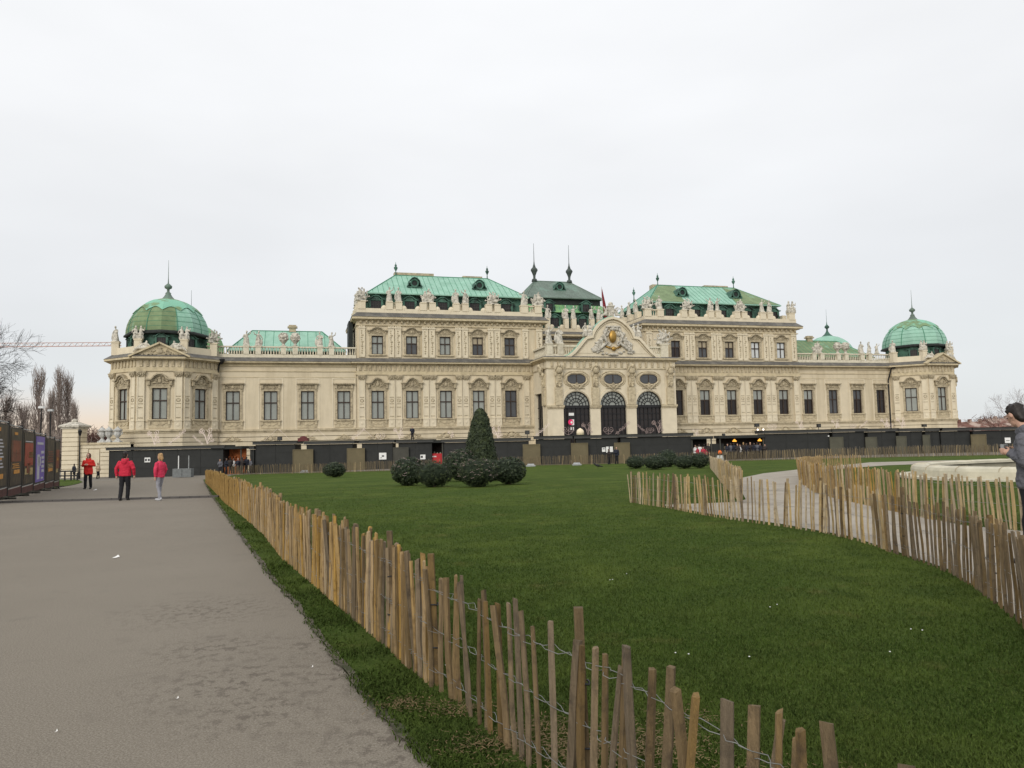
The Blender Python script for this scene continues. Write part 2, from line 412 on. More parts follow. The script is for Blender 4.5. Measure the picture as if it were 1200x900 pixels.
def window(u, d, z0, z1, w, style, up, lo, rz=0, hood=True):
    H = round(z1 - z0, 3)
    o = link('window', cached(('f', w, H), lambda: frame_mesh(w, H)), PAL, (u, -d, z0), rz)
    link('pane', cached(('p', w, H, up.name, 1), lambda: pane_mesh(w, H, up, 1)), o)
    link('pane', cached(('p', w, H, lo.name, 0), lambda: pane_mesh(w, H, lo, 0)), o)
    if hood:
        link('hood', cached(('h', style, w, H), lambda: hood_mesh(style, w, H)), o)
        link('sill', cached(('s', style, w), lambda: sill_mesh(style, w)), o)
    return o

def pilaster_low():
    mb = MB(); w = .42
    mb.box(-w, w, -.22, 0, 3.98, 4.98); mb.box(-w - .04, w + .04, -.27, 0, 4.98, 5.1)
    mb.box(-w + .03, w - .03, -.14, 0, 5.1, 10.16)
    for s in (-1, 1): mb.box(s * (w - .07) - .06, s * (w - .07) + .06, -.19, -.145, 5.1, 10.16)
    for z in (5.35, 6.55, 7.0, 7.85): mb.box(-w + .13, w - .13, -.19, -.145, z, z + .08, 1)
    mb.tube([(.2 * math.cos(a), -.16, 7.46 + .2 * math.sin(a)) for a in [2 * PI * i / 12 for i in range(13)]], .05, 4, 1)
    mb.blob((0, -.15, 7.46), (.08, .06, .08), 6, 4)
    mb.blob((0, -.22, 4.5), (.2, .05, .2), 6, 4)
    return mesh_only(mb, 'pilaster', [M_pil, M_orn])  # bars and roundel darkened in colour to strengthen the relief shading
def cap_low():
    mb = MB(); w = .42
    mb.slab([(-w, -.2), (w, -.2), (w, 0), (-w, 0)], 10.16, 10.66, [(-w - .1, -.34), (w + .1, -.34), (w + .1, 0), (-w - .1, 0)])
    mb.box(-w - .12, w + .12, -.38, 0, 10.66, 10.8)
    for s in (-1, 1):
        mb.spiral(s * .34, 10.5, -.34, .17, .05, 1.3, PI / 2, s, 10, 4); mb.blob((s * .18, -.28, 10.28), (.09, .1, .13), 6, 4)
    mb.blob((0, -.32, 10.45), (.1, .09, .16), 6, 4)
    return mesh_only(mb, 'capital', M_orn)
def pilaster_up():
    mb = MB(); w = .40
    mb.box(-w, w, -.16, 0, 13.15, 17.3)
    for s in (-1, 1): mb.box(s * (w - .05) - .05, s * (w - .05) + .05, -.21, -.165, 13.3, 16.9)
    r = random.Random(4)
    for i in range(11):
        z = 16.6 - i * .29; mb.blob((r.uniform(-.07, .07), -.17, z), (r.uniform(.07, .2), .07, r.uniform(.09, .16)), 6, 4, 1)
    mb.box(-w - .06, w + .06, -.26, 0, 16.95, 17.1); relief(mb, 0, 17.2, .7, .3, -.18, 6, .06)
    return mesh_only(mb, 'pilaster', [M_pil, M_orn])  # hanging ornament darkened in colour so its relief shading shows
def pil(u, d, up=False, rz=0):
    if up: link('pilaster', cached('pu', pilaster_up), PAL, (u, -d, 0), rz)
    else:
        o = link('pilaster', cached('pl', pilaster_low), PAL, (u, -d, 0), rz); link('capital', cached('cl', cap_low), o)

def courses(poly_fn, z0, z1, n, name='stone_course'):
    """banded ground floor: each course is a stone band, joints recessed"""
    h = (z1 - z0) / n
    for i in range(n):
        mb = MB(); mb.slab(poly_fn(.06), z0 + i * h + .07, z0 + (i + 1) * h); mb.build(name, M_wall, PAL)
def stack(poly, levels, name, m):
    mb = MB()
    for l in levels:
        if len(l) == 3: mb.slab(offs(poly, l[2]), l[0], l[1])
        else: mb.slab(offs(poly, l[2]), l[0], l[1], offs(poly, l[3]))
    return mb.build(name, m, PAL)
def brackets(u0, u1, d, z0, z1, w, step, dep, name='bracket', m=None):
    mb = MB(); n = max(1, int((u1 - u0) / step)); st = (u1 - u0) / n
    for i in range(n):
        c = u0 + (i + .5) * st; mb.box(c - w / 2, c + w / 2, -d - dep, -d, z0, z1)
        mb.blob((c, -d - dep, (z0 + z1) / 2), (w * .35, .05, (z1 - z0) * .3), 5, 4)
    return kind(mb.build(name, m or M_trim, PAL), 'stuff')
def balusters(u0, u1, y, z0, z1, parent, step=.30, along='x', name='baluster'):
    mb = MB(); n = max(1, int(abs(u1 - u0) / step)); h = z1 - z0
    pr = [(.05, z0), (.09, z0 + .1 * h), (.10, z0 + .3 * h), (.05, z0 + .6 * h), (.045, z0 + .8 * h), (.08, z1)]
    for i in range(n):
        c = u0 + (i + .5) * (u1 - u0) / n
        if along == 'x': mb.lathe(c, y, pr, 5)
        else: mb.lathe(y, c, pr, 5)
    return kind(mb.build(name, M_bal, parent, True), 'stuff')

# ---- tall five-window blocks
def tall_block(u0, u1, wins, ups, los, pairs, singles_low, singles_up, sing_left):
    d = .25; rects = [(u - .83, u + .83, 5.07, 8.73) for u in wins]
    rup = [(u - .75, u + .75, 13.52, 15.98) for u in wins]
    mb = MB(); wall_open(mb, u0, u1, 3.97, 12.4, rects, d); wall_open(mb, u0 + .1, u1 - .1, 12.4, 19.2, rup, d - .1)
    mb.box(u0, u1, -d + .351, 12.5, ZB, 19.2); mb.build('wall', M_wall, PAL)
    P = rect(u0, u1, d, -12.3)
    courses(lambda o: offs(P, o), ZB, 3.55, 9)
    stack(P, [(3.55, 3.75, .16), (3.75, 3.97, .3)], 'string_course', M_trim)
    stack(P, [(10.82, 11.0, .16), (11.0, 11.3, .08), (12.17, 12.28, .36), (12.28, 12.46, .74)], 'cornice', M_soffit)
    stack(P, [(12.462, 13.02, .82, .02)], 'lead_flashing', M_lead)
    brackets(u0 + .1, u1 - .1, d, 11.36, 12.15, .34, .62, .14)
    stack(P, [(17.3, 17.42, .1), (17.97, 18.1, .28), (18.1, 18.4, .62)], 'cornice', M_soffit)
    stack(P, [(18.402, 19.05, .70, -.05)], 'lead_flashing', M_lead)
    brackets(u0 + .1, u1 - .1, d - .1, 17.66, 17.96, .26, .75, .3)
    for u, a, b in zip(wins, los, ups):
        window(u, d, 5.07, 8.73, 1.66, 'ogee', *a); window(u, d - .1, 13.52, 15.98, 1.50, 'arch', *b)
        mb = MB(); relief(mb, u, 2.75, 2.6, 1.0, -d - .12, 11, .12); mb.ribbon([(u - 1.3, 2.5), (u - .8, 2.7), (u - .4, 3.05), (u, 3.15), (u + .4, 3.05), (u + .8, 2.7), (u + 1.3, 2.5)], .07, -d - .22, -d - .062); mb.build('ground_floor_hood', M_trim, PAL)
    for u in pairs:
        for s in (-1, 1): pil(u + s * .45, d); pil(u + s * .46, d - .1, True)
    for u in singles_low: pil(u, d)
    for u in singles_up: pil(u, d - .1, True)
    # attic parapet with pedestals between the dormers
    stack(P, [(19.0, 19.62, -.05)], 'parapet_base', M_pil)
    zt = 20.6
    mb = MB()
    for u in pairs:
        for s in (-1, 1):
            mb.box(u + s * .62 - .44, u + s * .62 + .44, -d - .02, -d + .7, 19.5, zt - .14); mb.box(u + s * .62 - .42, u + s * .62 + .42, -d - .08, -d + .76, zt - .14, zt)
            q = u + s * 1.3; mb.blob((q, -d + .3, 19.62), (.42, .3, .5), 8, 5)
        mb.lathe(u, -d + .3, [(.06, 19.5), (.12, 19.75), (.06, 20.2), (.1, zt - .1)], 6)
    for u in singles_up[:1] + singles_up[-2:]:
        mb.box(u - .5, u + .5, -d - .02, -d + .7, 19.5, zt - .14); mb.box(u - .56, u + .56, -d - .08, -d + .76, zt - .14, zt)
    kind(mb.build('parapet_pedestal', M_pil, PAL), 'stuff')
    a, b = sorted(singles_up[-2:]) if not sing_left else sorted(singles_up[:2])
    balusters(a + .5, b - .5, -d + .3, 19.5, 20.4, PAL); mb = MB(); mb.box(a + .51, b - .51, -d + .1, -d + .5, 20.4, 20.56); mb.build('parapet_rail', M_pil, PAL)
    # side parapet
    for uu, s in ((u0, 1), (u1, -1)):
        mb = MB()
        for k in range(4): mb.box(uu + s * .05, uu + s * .75, 2.2 + k * 2.6, 3.2 + k * 2.6, 19.5, zt)
        mb.box(uu + s * .05, uu + s * .6, .5, 12, 19.495, 19.6); kind(mb.build('parapet_pedestal', M_pil, PAL), 'stuff')
    # mansard
    c = (u0 + u1) / 2
    mb = MB(); mb.slab(rect(c - 10.6, c + 10.6, -2.0, -12.2), 19.0, 21.95, rect(c - 10.35, c + 10.35, -2.3, -12.0)); mb.build('mansard_wall', M_copd, PAL)
    return c
def dormer_mesh():
    mb = MB()
    for s in (-1, 1):
        mb.box(s * .82 - .14, s * .82 + .14, -.5, .6, 0, 1.55)
        mb.ribbon([(s * .98, 0.0), (s * 1.25, .15), (s * 1.3, .5), (s * 1.05, 1.2)][::s], .14, -.2, .4)
    p = [(-1.2, 1.5), (-.8, 1.55), (-.4, 1.9), (0, 2.02), (.4, 1.9), (.8, 1.55), (1.2, 1.5)]
    mb.ribbon(p, .12, -.62, .7); mb.prism([(-.95, 1.4)] + [(x * .8, z - .02) for x, z in p[1:-1]] + [(.95, 1.4)], -.45, .5)
    mb.box(-.95, .95, -.52, .6, -.12, 0)
    return mesh_only(mb, 'dormer', M_copd)
def dormer_pane():
    mb = MB(); mb.box(-.68, .68, -.3, -.24, 0, 1.42); return mesh_only(mb, 'pane', M_dark)
def dormer_bars(m):
    mb = MB()
    for x in (-.32, 0, .32): mb.box(x - .03, x + .03, -.34, -.305, .05, 1.35)
    mb.box(-.66, .66, -.345, -.306, .78, .84); return mesh_only(mb, 'frame', m)
def dormer(u, d, z, rz=0, sc=1., barm=None):
    o = link('dormer', cached('dm', dormer_mesh), PAL, (u, -d, z), rz); o.scale = (sc, sc, sc)
    link('pane', cached('dp', dormer_pane), o); bm_ = barm or M_hroof2
    link('frame', cached(('db', bm_.name), lambda: dormer_bars(bm_)), o); return o
def oculus_mesh():
    mb = MB(); mb.tube([(.5 * math.cos(a), -.35, .55 + .5 * math.sin(a)) for a in [2 * PI * i / 14 for i in range(15)]], .13, 5)
    mb.lathe(0, 0, [(.6, -.1), (.6, .1)], 6)
    p = [(-1.0, 0), (-.8, .3), (-.62, .9), (-.3, 1.2), (0, 1.3), (.3, 1.2), (.62, .9), (.8, .3), (1.0, 0)]
    mb.ribbon(p, .1, -.5, 1.4); mb.box(-1, 1, -.45, 1, -.12, .02)
    return mesh_only(mb, 'roof_oculus', M_copd)
def oculus(u, d, z):
    o = link('roof_oculus', cached('oc', oculus_mesh), PAL, (u, -d, z))
    def g():
        mb = MB(); mb.prism([(.5 * math.cos(2 * PI * i / 12), .55 + .5 * math.sin(2 * PI * i / 12)) for i in range(12)], -.28, -.2); return mesh_only(mb, 'pane', M_blk)
    link('pane', cached('ocp', g), o)

def hip(e, z0, r, z1, m, seam=.75, name='roof', flare=.0):
    """hipped roof: e = (u0,u1,dFront,dBack) eaves, r = (u0,u1,d) ridge"""
    u0, u1, a, b = e; ru0, ru1, rd = r
    V = [(u0, -a, z0), (u1, -a, z0), (u1, -b, z0), (u0, -b, z0), (ru0, -rd, z1), (ru1, -rd, z1)]
    mb = MB(); mb.add(V, [(0, 1, 5, 4), (1, 2, 5), (2, 3, 4, 5), (3, 0, 4)])
    mb.slab(rect(u0 - .12, u1 + .12, a + .12, b - .12), z0 - .16, z0 - .005)
    o = mb.build(name, m, PAL)
    sm = MB()
    def lines(p0, p1, q0, q1):
        p0, p1, q0, q1 = map(Vector, (p0, p1, q0, q1)); L = (p1 - p0).length; n = int(L / seam); dr = (p1 - p0) / L
        ex = (q0 - p0).dot(dr); ey = (q1 - p0).dot(dr); up = (q0 - p0) - dr * ex
        for i in range(1, n):
            s = i * seam
            t = 1.0
            if s < ex: t = s / max(ex, .01)
            elif s > ey: t = (L - s) / max(L - ey, .01)
            sm.tube([p0 + dr * s, p0 + dr * s + up * t], .035, 3)
    lines(V[0], V[1], V[4], V[5]); lines(V[3], V[0], V[4], V[4]); lines(V[1], V[2], V[5], V[5])
    for k in ((0, 4), (1, 5), (4, 5), (3, 4)): sm.tube([V[k[0]], V[k[1]]], .09, 5)
    kind(sm.build('standing_seam', m if m is M_cop3 else M_copk, o), 'stuff'); return o
def roof_finial(u, d, z, s=1., m=None, parent=None):
    mb = MB(); mb.lathe(u, -d, [(.22 * s, z - .3), (.10 * s, z + .1 * s), (.07 * s, z + .7 * s), (.3 * s, z + 1.15 * s), (.33 * s, z + 1.35 * s), (.14 * s, z + 1.5 * s), (.2 * s, z + 1.7 * s), (.05 * s, z + 1.95 * s), (.02 * s, z + 2.3 * s)], 8)
    return mb.build('roof_finial', m or M_copd, PAL, True)
LL = (M_pale, M_pale)
cL = tall_block(-20.9, 4.6, WIN_L, [LL, (M_pale, M_dgl), LL, (M_tan, M_dgl), (M_dgl, M_dgl)], [LL, LL, LL, LL, (M_dgl, M_dgl)],
                [-16.0, -11.5, -7.0, -2.5], [-20.3, 1.95, 3.75], [-20.25, 1.95, 3.95], False)
cR_ = tall_block(20.0, 45.5, WIN_R, [(M_dgl, M_dark), (M_tan, M_dgl), (M_tan, M_dgl), (M_brt, M_brt), (M_brt, M_brt)],
                 [(M_dark, M_dark), (M_pale, M_dark), (M_pale, M_dark), (M_pale, M_dark), (M_pale, M_dark)],
                 [27.08, 31.5, 35.9, 40.33], [20.8, 22.65, 44.75], [44.75, 20.65, 22.65], False)
for c, wins, m in ((cL, WIN_L, M_cop), (cR_, WIN_R, M_cop)):
    o = hip((c - 11.2, c + 11.2, -1.5, -12.9), 22.05, (c - 6.8, c + 6.8, -7.2), 25.75, m)
    for u in wins: dormer(u, -1.7, 19.55)
    for k in range(3): dormer(c - 10.9, -4.0 - 2.6 * k, 19.55, -PI / 2)
    for s in (-1, 1):
        roof_finial(c + s * 6.7, -7.2, 25.75, .85); oculus(c + s * 4.6, -3.6, 23.35)
mb = MB(); mb.box(cL - 6.9, cL - 1.2, 7.4, 8.4, 25.6, 26.25); mb.build('chimney', M_orn, PAL)
mb = MB(); mb.box(cL + 3.1, cL + 6.0, 7.4, 8.2, 25.6, 26.1); mb.build('chimney', M_orn, PAL)
mb = MB(); mb.box(cR_ - 7.0, cR_ - 3.6, 8.4, 9.6, 24.6, 26.15); mb.build('chimney', M_orn, PAL)
mb = MB(); mb.box(cR_ + 1.6, cR_ + 5.8, 7.4, 8.2, 25.6, 26.1); mb.build('chimney', M_orn, PAL)
# greener old patches at both ends of the right roof are separate sheets of copper laid on the slope
def roof_patch(c, pts):
    # pts: (u offset, t up the front slope)
    ru, nz = 5.7, 3.7; L = math.hypot(ru, nz); mb = MB()
    q = []
    for u, t in pts: q.append((c + u, 1.5 + 5.7 * t - .035 * nz / L * 1, 22.05 + 3.7 * t + .04))
    mb.add(q, [tuple(range(len(q)))]); mb.build('copper_patch', M_cop2, PAL)
roof_patch(cR_, [(-11.0, .01), (-5.2, .01), (-3.9, .97), (-6.75, .97)]); roof_patch(cR_, [(3.6, .01), (11.0, .01), (6.75, .97), (4.6, .97)])
roof_finial(cR_ - 9.4, -10.3, 24.0, .85)

# ---- low wings
def low_wing(u0, u1, wins, panes):
    d = 0.
    mb = MB(); wall_open(mb, u0, u1, 3.97, 12.4, [(u - .83, u + .83, 5.07, 8.73) for u in wins], d); mb.box(u0, u1, .351, 9, ZB, 12.4); mb.build('wall', M_wall, PAL)
    P = rect(u0, u1, d, -9)
    courses(lambda o: offs(P, o), ZB, 3.54, 9)
    stack(P, [(3.54, 3.74, .15), (3.74, 3.96, .28)], 'string_course', M_trim)
    stack(P, [(10.45, 10.53, .05), (11.2, 11.32, .1), (11.85, 12.15, .14), (12.15, 12.27, .34), (12.27, 12.45, .72)], 'cornice', M_soffit)
    stack(P, [(12.452, 13.0, .80, .02)], 'lead_flashing', M_lead)
    for u, p in zip(wins, panes):
        window(u, d, 5.07, 8.73, 1.66, 'flat', *p)
        mb = MB()
        for s in (-1, 1): mb.box(u + s * 1.42 - .07, u + s * 1.42 + .07, -.05, 0, 3.97, 10.3)
        mb.box(u - 1.49, u + 1.49, -.052, 0, 10.3, 10.42); mb.build('panel_frame', M_pil, PAL)
        mb = MB(); relief(mb, u, 2.75, 2.2, .8, -.12, 12, .1); mb.ribbon([(u - 1.1, 2.5), (u - .5, 2.75), (u, 3.15), (u + .5, 2.75), (u + 1.1, 2.5)], .07, -.2, -.062); mb.build('ground_floor_hood', M_trim, PAL)
    mids = [(a + b) / 2 for a, b in zip(wins, wins[1:])]
    stack(rect(u0, u1, .0, -.6), [(12.99, 13.42, -.02)], 'balustrade_base', M_bal)
    mb = MB(); peds = []
    for q in mids:
        for s in (-1, 1): peds.append(q + s * .72)
    for q in peds: mb.box(q - .34, q + .34, -.04, .6, 13.42, 14.32); mb.box(q - .4, q + .4, -.1, .66, 14.32, 14.48)
    kind(mb.build('balustrade_pedestal', M_bal, PAL), 'stuff')
    ends = sorted([u0] + [q - .34 for q in peds] + [q + .34 for q in peds] + [u1])
    for a, b in zip(ends[::2], ends[1::2]):
        balusters(a, b, .28, 13.42, 14.28, PAL)
        mb = MB(); mb.box(a + .001, b - .001, .08, .48, 14.28, 14.45); mb.build('balustrade_rail', M_bal, PAL)
    return mids
midL = low_wing(-39.2, -20.95, LOW_L, [LL] * 4)
midR = low_wing(45.55, 63.9, LOW_R, [(M_pale, M_dark), (M_dgl, M_dgl), (M_dgl, M_dark), (M_dark, M_dark)])
hip((-36.9, -22.2, -2.2, -10.5), 14.2, (-34.2, -25.1, -7.0), 17.4, M_cop, 1.1)
hip((46.4, 61.4, -2.2, -10.5), 14.2, (44.5, 58.4, -7.0), 17.35, M_cop2, .8)
for u, d, z in ((-29.0, -7.0, 17.3), (53.0, -7.0, 17.2)):
    mb = MB(); mb.box(u - .45, u + .45, -d - .3, -d + .3, z, z + .55); mb.box(u - .65, u + .65, -d - .45, -d + .45, z + .55, z + .75); mb.box(u - .5, u + .5, -d - .35, -d + .35, z + .75, z + .95); mb.build('chimney', M_orn, PAL)
# dark shaft beside the tall left block
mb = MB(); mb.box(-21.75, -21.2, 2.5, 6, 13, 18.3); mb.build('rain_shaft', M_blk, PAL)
def downpipe(u, d):
    mb = MB(); mb.tube([(u + .55, -d - .75, 12.35), (u + .3, -d - .6, 11.9), (u, -d - .2, 10.2), (u, -d - .2, 3), (u, -d - .2, -.9)], .11, 7)
    mb.lathe(u + .62, -d - .9, [(.1, 12.0), (.32, 12.3), (.4, 12.62)], 8); mb.build('downpipe', M_black, PAL)
downpipe(-37.95, .1); downpipe(61.7, .1)

# ---- octagonal corner pavilions
def octa(c, h=2.5, L=3.45, dF=4.0, back=-9.3):
    d1 = dF - L
    return [(c - h, -dF), (c + h, -dF), (c + h + L, -d1), (c + h + L, 4.9), (c + h, 4.9 + L), (c - h, 4.9 + L), (c - h - L, 4.9), (c - h - L, -d1)]
def pavilion(c, panes):
    P = octa(c)
    mb = MB(); mb.slab(offs(P, -.352), ZB, 12.4)
    wall_open(mb, c - 2.5, c + 2.5, 3.97, 12.4, [(c - .83, c + .83, 5.2, 8.85)], 4.0)
    o = mb.build('wall', M_wall, PAL)
    Ld = 3.45 * math.sqrt(2)
    for s in (-1, 1):
        mb = MB(); wall_open(mb, -Ld / 2, Ld / 2, 3.97, 12.4, [(-.83, .83, 5.2, 8.85)], 0)
        q = mb.build('wall', M_wall, PAL); q.location = (c + s * (2.5 + 1.725), -4 + 1.725, 0); q.rotation_euler = (0, 0, s * PI / 4)
        mb = MB(); mb.box(*sorted((c + s * 5.59, c + s * 5.945)), -.54, 4.9, 3.97, 12.4); mb.build('wall', M_wall, PAL)
        window(c + s * (2.5 + 1.725), 4 - 1.725, 5.2, 8.85, 1.66, 'ogee', *panes[1 + s], rz=s * PI / 4)
    window(c, 4.0, 5.2, 8.85, 1.66, 'ogee', *panes[1])
    courses(lambda o: offs(P, o), ZB, 3.6, 9)
    stack(P, [(3.6, 3.8, .16), (3.8, 4.02, .3)], 'string_course', M_trim)
    stack(P, [(4.9, 5.0, .06)], 'sill_course', M_trim)
    stack(P, [(10.83, 11.0, .16), (11.0, 11.3, .08), (12.15, 12.26, .36), (12.26, 12.5, .74)], 'cornice', M_soffit)
    stack(P, [(12.502, 13.0, .8, .05)], 'lead_flashing', M_lead)
    for s in (-1, 1):
        pil(c + s * 2.03, 4.0)
        for t in (.48, Ld - .48):
            x = c + s * (2.5 + t * .7071); y = -4 + t * .7071; pil(x, -y, rz=s * PI / 4)
    brackets(c - 2.4, c + 2.4, 4.0, 11.36, 12.13, .32, .6, .14)
    for s in (-1, 1):
        mb = MB(); n = 8
        for i in range(n):
            t = (i + .5) * Ld / n; x = t - Ld / 2; mb.box(x - .16, x + .16, -.14, 0, 11.36, 12.13)
        q = kind(mb.build('bracket', M_trim, PAL), 'stuff'); q.location = (c + s * (2.5 + 1.725), -4 + 1.725, 0); q.rotation_euler = (0, 0, s * PI / 4)
    # pediment on the front
    mb = MB(); ap = 14.15; w = 3.35; bz = 12.52
    mb.prism([(c - w, bz), (c + w, bz), (c, ap)], -4.45, -3.6)
    for s in (-1, 1): mb.ribbon([(c + s * w, bz + .06), (c, ap + .06)][::s], .2, -4.8, -3.6)
    pe = mb.build('pediment', M_soffit, PAL); mb = MB(); relief(mb, c, 13.1, 2.8, 1.0, -4.5, 21, .1)
    for s in (-1, 1):
        for k in range(4): mb.blob((c + s * (.5 + .45 * k), -4.47, 12.75), (.2, .1, .16), 6, 4)
    mb.build('pediment_relief', M_orn, pe)
    stack(P, [(12.98, 13.85, -.25)], 'attic', M_pil)
    # drum, dome
    cy = .95
    def r8(a): return math.cos(PI / 8) / math.cos(((a + PI / 8 + PI / 8) % (PI / 4)) - PI / 8)
    def ring(r, z, n=48): return [(c + r * r8(2 * PI * i / n) * math.cos(2 * PI * i / n), cy + r * r8(2 * PI * i / n) * math.sin(2 * PI * i / n), z) for i in range(n)]
    def shell(rings, name, m, par=None, closed=True):
        mb = MB(); n = len(rings[0]); vs = [p for r in rings for p in r]
        fs = [(i * n + j, i * n + (j + 1) % n, (i + 1) * n + (j + 1) % n, (i + 1) * n + j) for i in range(len(rings) - 1) for j in range(n)]
        mb.add(vs, fs); return mb.build(name, m, par or PAL)
    shell([ring(4.35, 13.4), ring(4.25, 15.5)], 'drum', M_copd)
    shell([ring(4.3, 15.33), ring(4.98, 15.4), ring(5.0, 15.58), ring(4.8, 15.78)], 'dome_eave', M_blk)
    H = 4.42; prof = [(4.78 * math.sqrt(max(.0, 1 - (t * .985) ** 2)), 15.76 + H * t) for t in [0, .08, .18, .3, .42, .54, .65, .75, .84, .91, .96, 1.0]]
    dome = shell([ring(r, z) for r, z in prof], 'dome', M_cop if c > 0 else M_cop2)
    if c < 0:
        dome.data.materials.append(M_cop)
        for f in dome.data.polygons:
            q = f.center; a = math.atan2(q.y - cy, q.x - c)
            if -3 * PI / 8 < a < PI / 2: f.material_index = 1
    n = 96; base = []
    for i in range(n):
        k = abs(math.sin(i * PI / n * 24 / 2.0)); t = .56 + .12 * k
        base.append(t)
    rings = []
    for q in range(6):
        rr = []
        for i in range(n):
            t = base[i] + (1 - base[i]) * q / 5; a = 2 * PI * i / n; r = 4.78 * math.sqrt(max(.0, 1 - (t * .985) ** 2)) + .09
            rr.append((c + r * r8(a) * math.cos(a), cy + r * r8(a) * math.sin(a), 15.76 + H * t + .05))
        rings.append(rr)
    inner = [(p[0] + (c - p[0]) * .04, p[1] + (cy - p[1]) * .04, p[2] + .02) for p in rings[0]]
    shell([inner] + rings, 'scalloped_cap', M_cap, dome)
    sm = MB()
    for k in range(8):
        a = PI / 8 + k * PI / 4
        sm.tube([(c + (r * r8(a) + .03) * math.cos(a), cy + (r * r8(a) + .03) * math.sin(a), z) for r, z in prof], .05, 4)
    for z_, in ((.12,), (.26,), (.4,), (.53,)):
        r = 4.78 * math.sqrt(1 - (z_ * .985) ** 2) + .005; sm.tube(ring(r, 15.76 + H * z_, 32) + ring(r, 15.76 + H * z_, 32)[:1], .022, 3)
    kind(sm.build('standing_seam', M_copk, dome), 'stuff')
    mb = MB(); mb.lathe(c, cy, [(1.35, 19.88), (.85, 20.18), (.5, 20.58), (.32, 20.88), (.34, 21.03), (.16, 21.18), (.16, 21.5), (.42, 21.65), (.46, 21.9), (.26, 22.1), (.08, 22.25), (.04, 22.9), (.015, 25.2)], 10)
    mb.build('finial', M_cop3, dome, True)
    for k, a in enumerate((-PI / 2, -PI / 4, -3 * PI / 4, 0, PI)):
        dormer(c + 4.15 * math.cos(a), -(cy + 4.15 * math.sin(a)), 13.85, a + PI / 2, .74)
    # attic pedestals at the corners
    mb = MB(); spots = []
    for s in (-1, 1):
        for x, y in ((c + s * 2.5, -3.6), (c + s * 5.5, -.7)): 
            mb.box(x - .4, x + .4, y - .2, y + .6, 13.0, 14.5); mb.box(x - .46, x + .46, y - .26, y + .66, 14.5, 14.65); spots.append((x, -y - .2, 14.65))
    kind(mb.build('attic_pedestal', M_pil, PAL), 'stuff')
    return spots
PL, PR = CU - 56.05, CU + 56.05
spL = pavilion(PL, [LL, LL, (M_pale, M_pale)]); spR = pavilion(PR, [LL, LL, LL])
# domes of the garden-side pavilions, showing over the roofs
for c, d in ((PL, -22.0), (PR, -22.0)):
    mb = MB(); H = 4.4
    mb.lathe(c, -d, [(4.4, ZB), (4.4, 15.9), (5.0, 16.0)] + [(4.78 * math.sqrt(1 - (t * .985) ** 2), 16.1 + H * t) for t in (0, .2, .4, .55, .7, .82, .92, 1)], 24)
    o = mb.build('dome', M_cop4 if c < 0 else M_cop, PAL)
    mb = MB(); mb.lathe(c, -d, [(1.3, 20.2), (.5, 20.9), (.3, 21.2), (.16, 21.5), (.16, 21.9), (.42, 22.1), (.42, 22.35), (.1, 22.7), (.03, 23.3), (.015, 25.6)], 10); mb.build('finial', M_copd, o)

# ---- central block, set far back
mb = MB(); mb.box(2.5, 22.0, 9.6, 30, ZB, 19.0); mb.build('wall', M_wall, PAL)
Pc = rect(2.5, 22.0, -9.6, -30)
stack(Pc, [(13.6, 13.9, .3), (15.4, 15.6, .15), (16.9, 17.1, .4), (17.7, 18.0, .7)], 'cornice', M_soffit)
stack(Pc, [(13.902, 14.4, .35, .02), (17.102, 17.5, .45, .02), (18.002, 18.5, .75, .02)], 'lead_flashing', M_lead)
mb = MB()
for u in (8.0, 12.25, 16.5):
    for s in (-1, 1): mb.box(u + s * .62 - .35, u + s * .62 + .35, 9.6, 10.3, 18.9, 20.5)
    for s in (-1, 1): mb.blob((u + s * 1.3, 9.9, 19.2), (.4, .3, .45), 8, 5)
kind(mb.build('parapet_pedestal', M_pil, PAL), 'stuff')
mb = MB(); mb.slab(rect(4.9, 19.6, -11.4, -24.6), 18.9, 21.8, rect(5.3, 19.2, -11.7, -24.3)); mb.build('mansard_wall', M_copd, PAL)
mb = MB(); mb.slab(rect(4.7, 19.8, -11.0, -25), 21.75, 23.15, rect(6.0, 18.5, -12.3, -23.7)); sk = mb.build('skirt_roof', M_cop4, PAL)
sm = MB()
for i in range(20):
    u = 5 + i * .77; t = 6.0 + (u - 4.7) / 15.1 * 12.5; sm.tube([(u, 10.99, 21.76), (t, 12.29, 23.16)], .03, 3)
kind(sm.build('standing_seam', M_copk, sk), 'stuff')
mb = MB(); mb.slab(rect(6.1, 18.4, -12.4, -23.6), 23.1, 24.2); mb.build('roof_band', M_blk, PAL)
hip((5.9, 18.6, -11.9, -24.1), 24.25, (9.2, 15.3, -18), 28.1, M_cop3, .62)
for u in (10.0, 14.6): dormer(u, -10.9, 19.3)
for u in (9.3, 15.4): dormer(u, -11.3, 21.9, 0, .85)
oculus(12.4, -15.0, 26.0)
for u in (9.2, 15.3):
    mb = MB(); z = 28.0; mb.lathe(u, 18, [(.5, z), (.4, z + .4), (.2, z + .5), (.22, z + 1.0), (.45, z + 1.6), (.6, z + 1.85), (.56, z + 2.05), (.28, z + 2.35), (.12, z + 2.9), (.06, z + 3.4), (.025, z + 6.4)], 10); mb.build('roof_finial', M_grn, PAL, True)

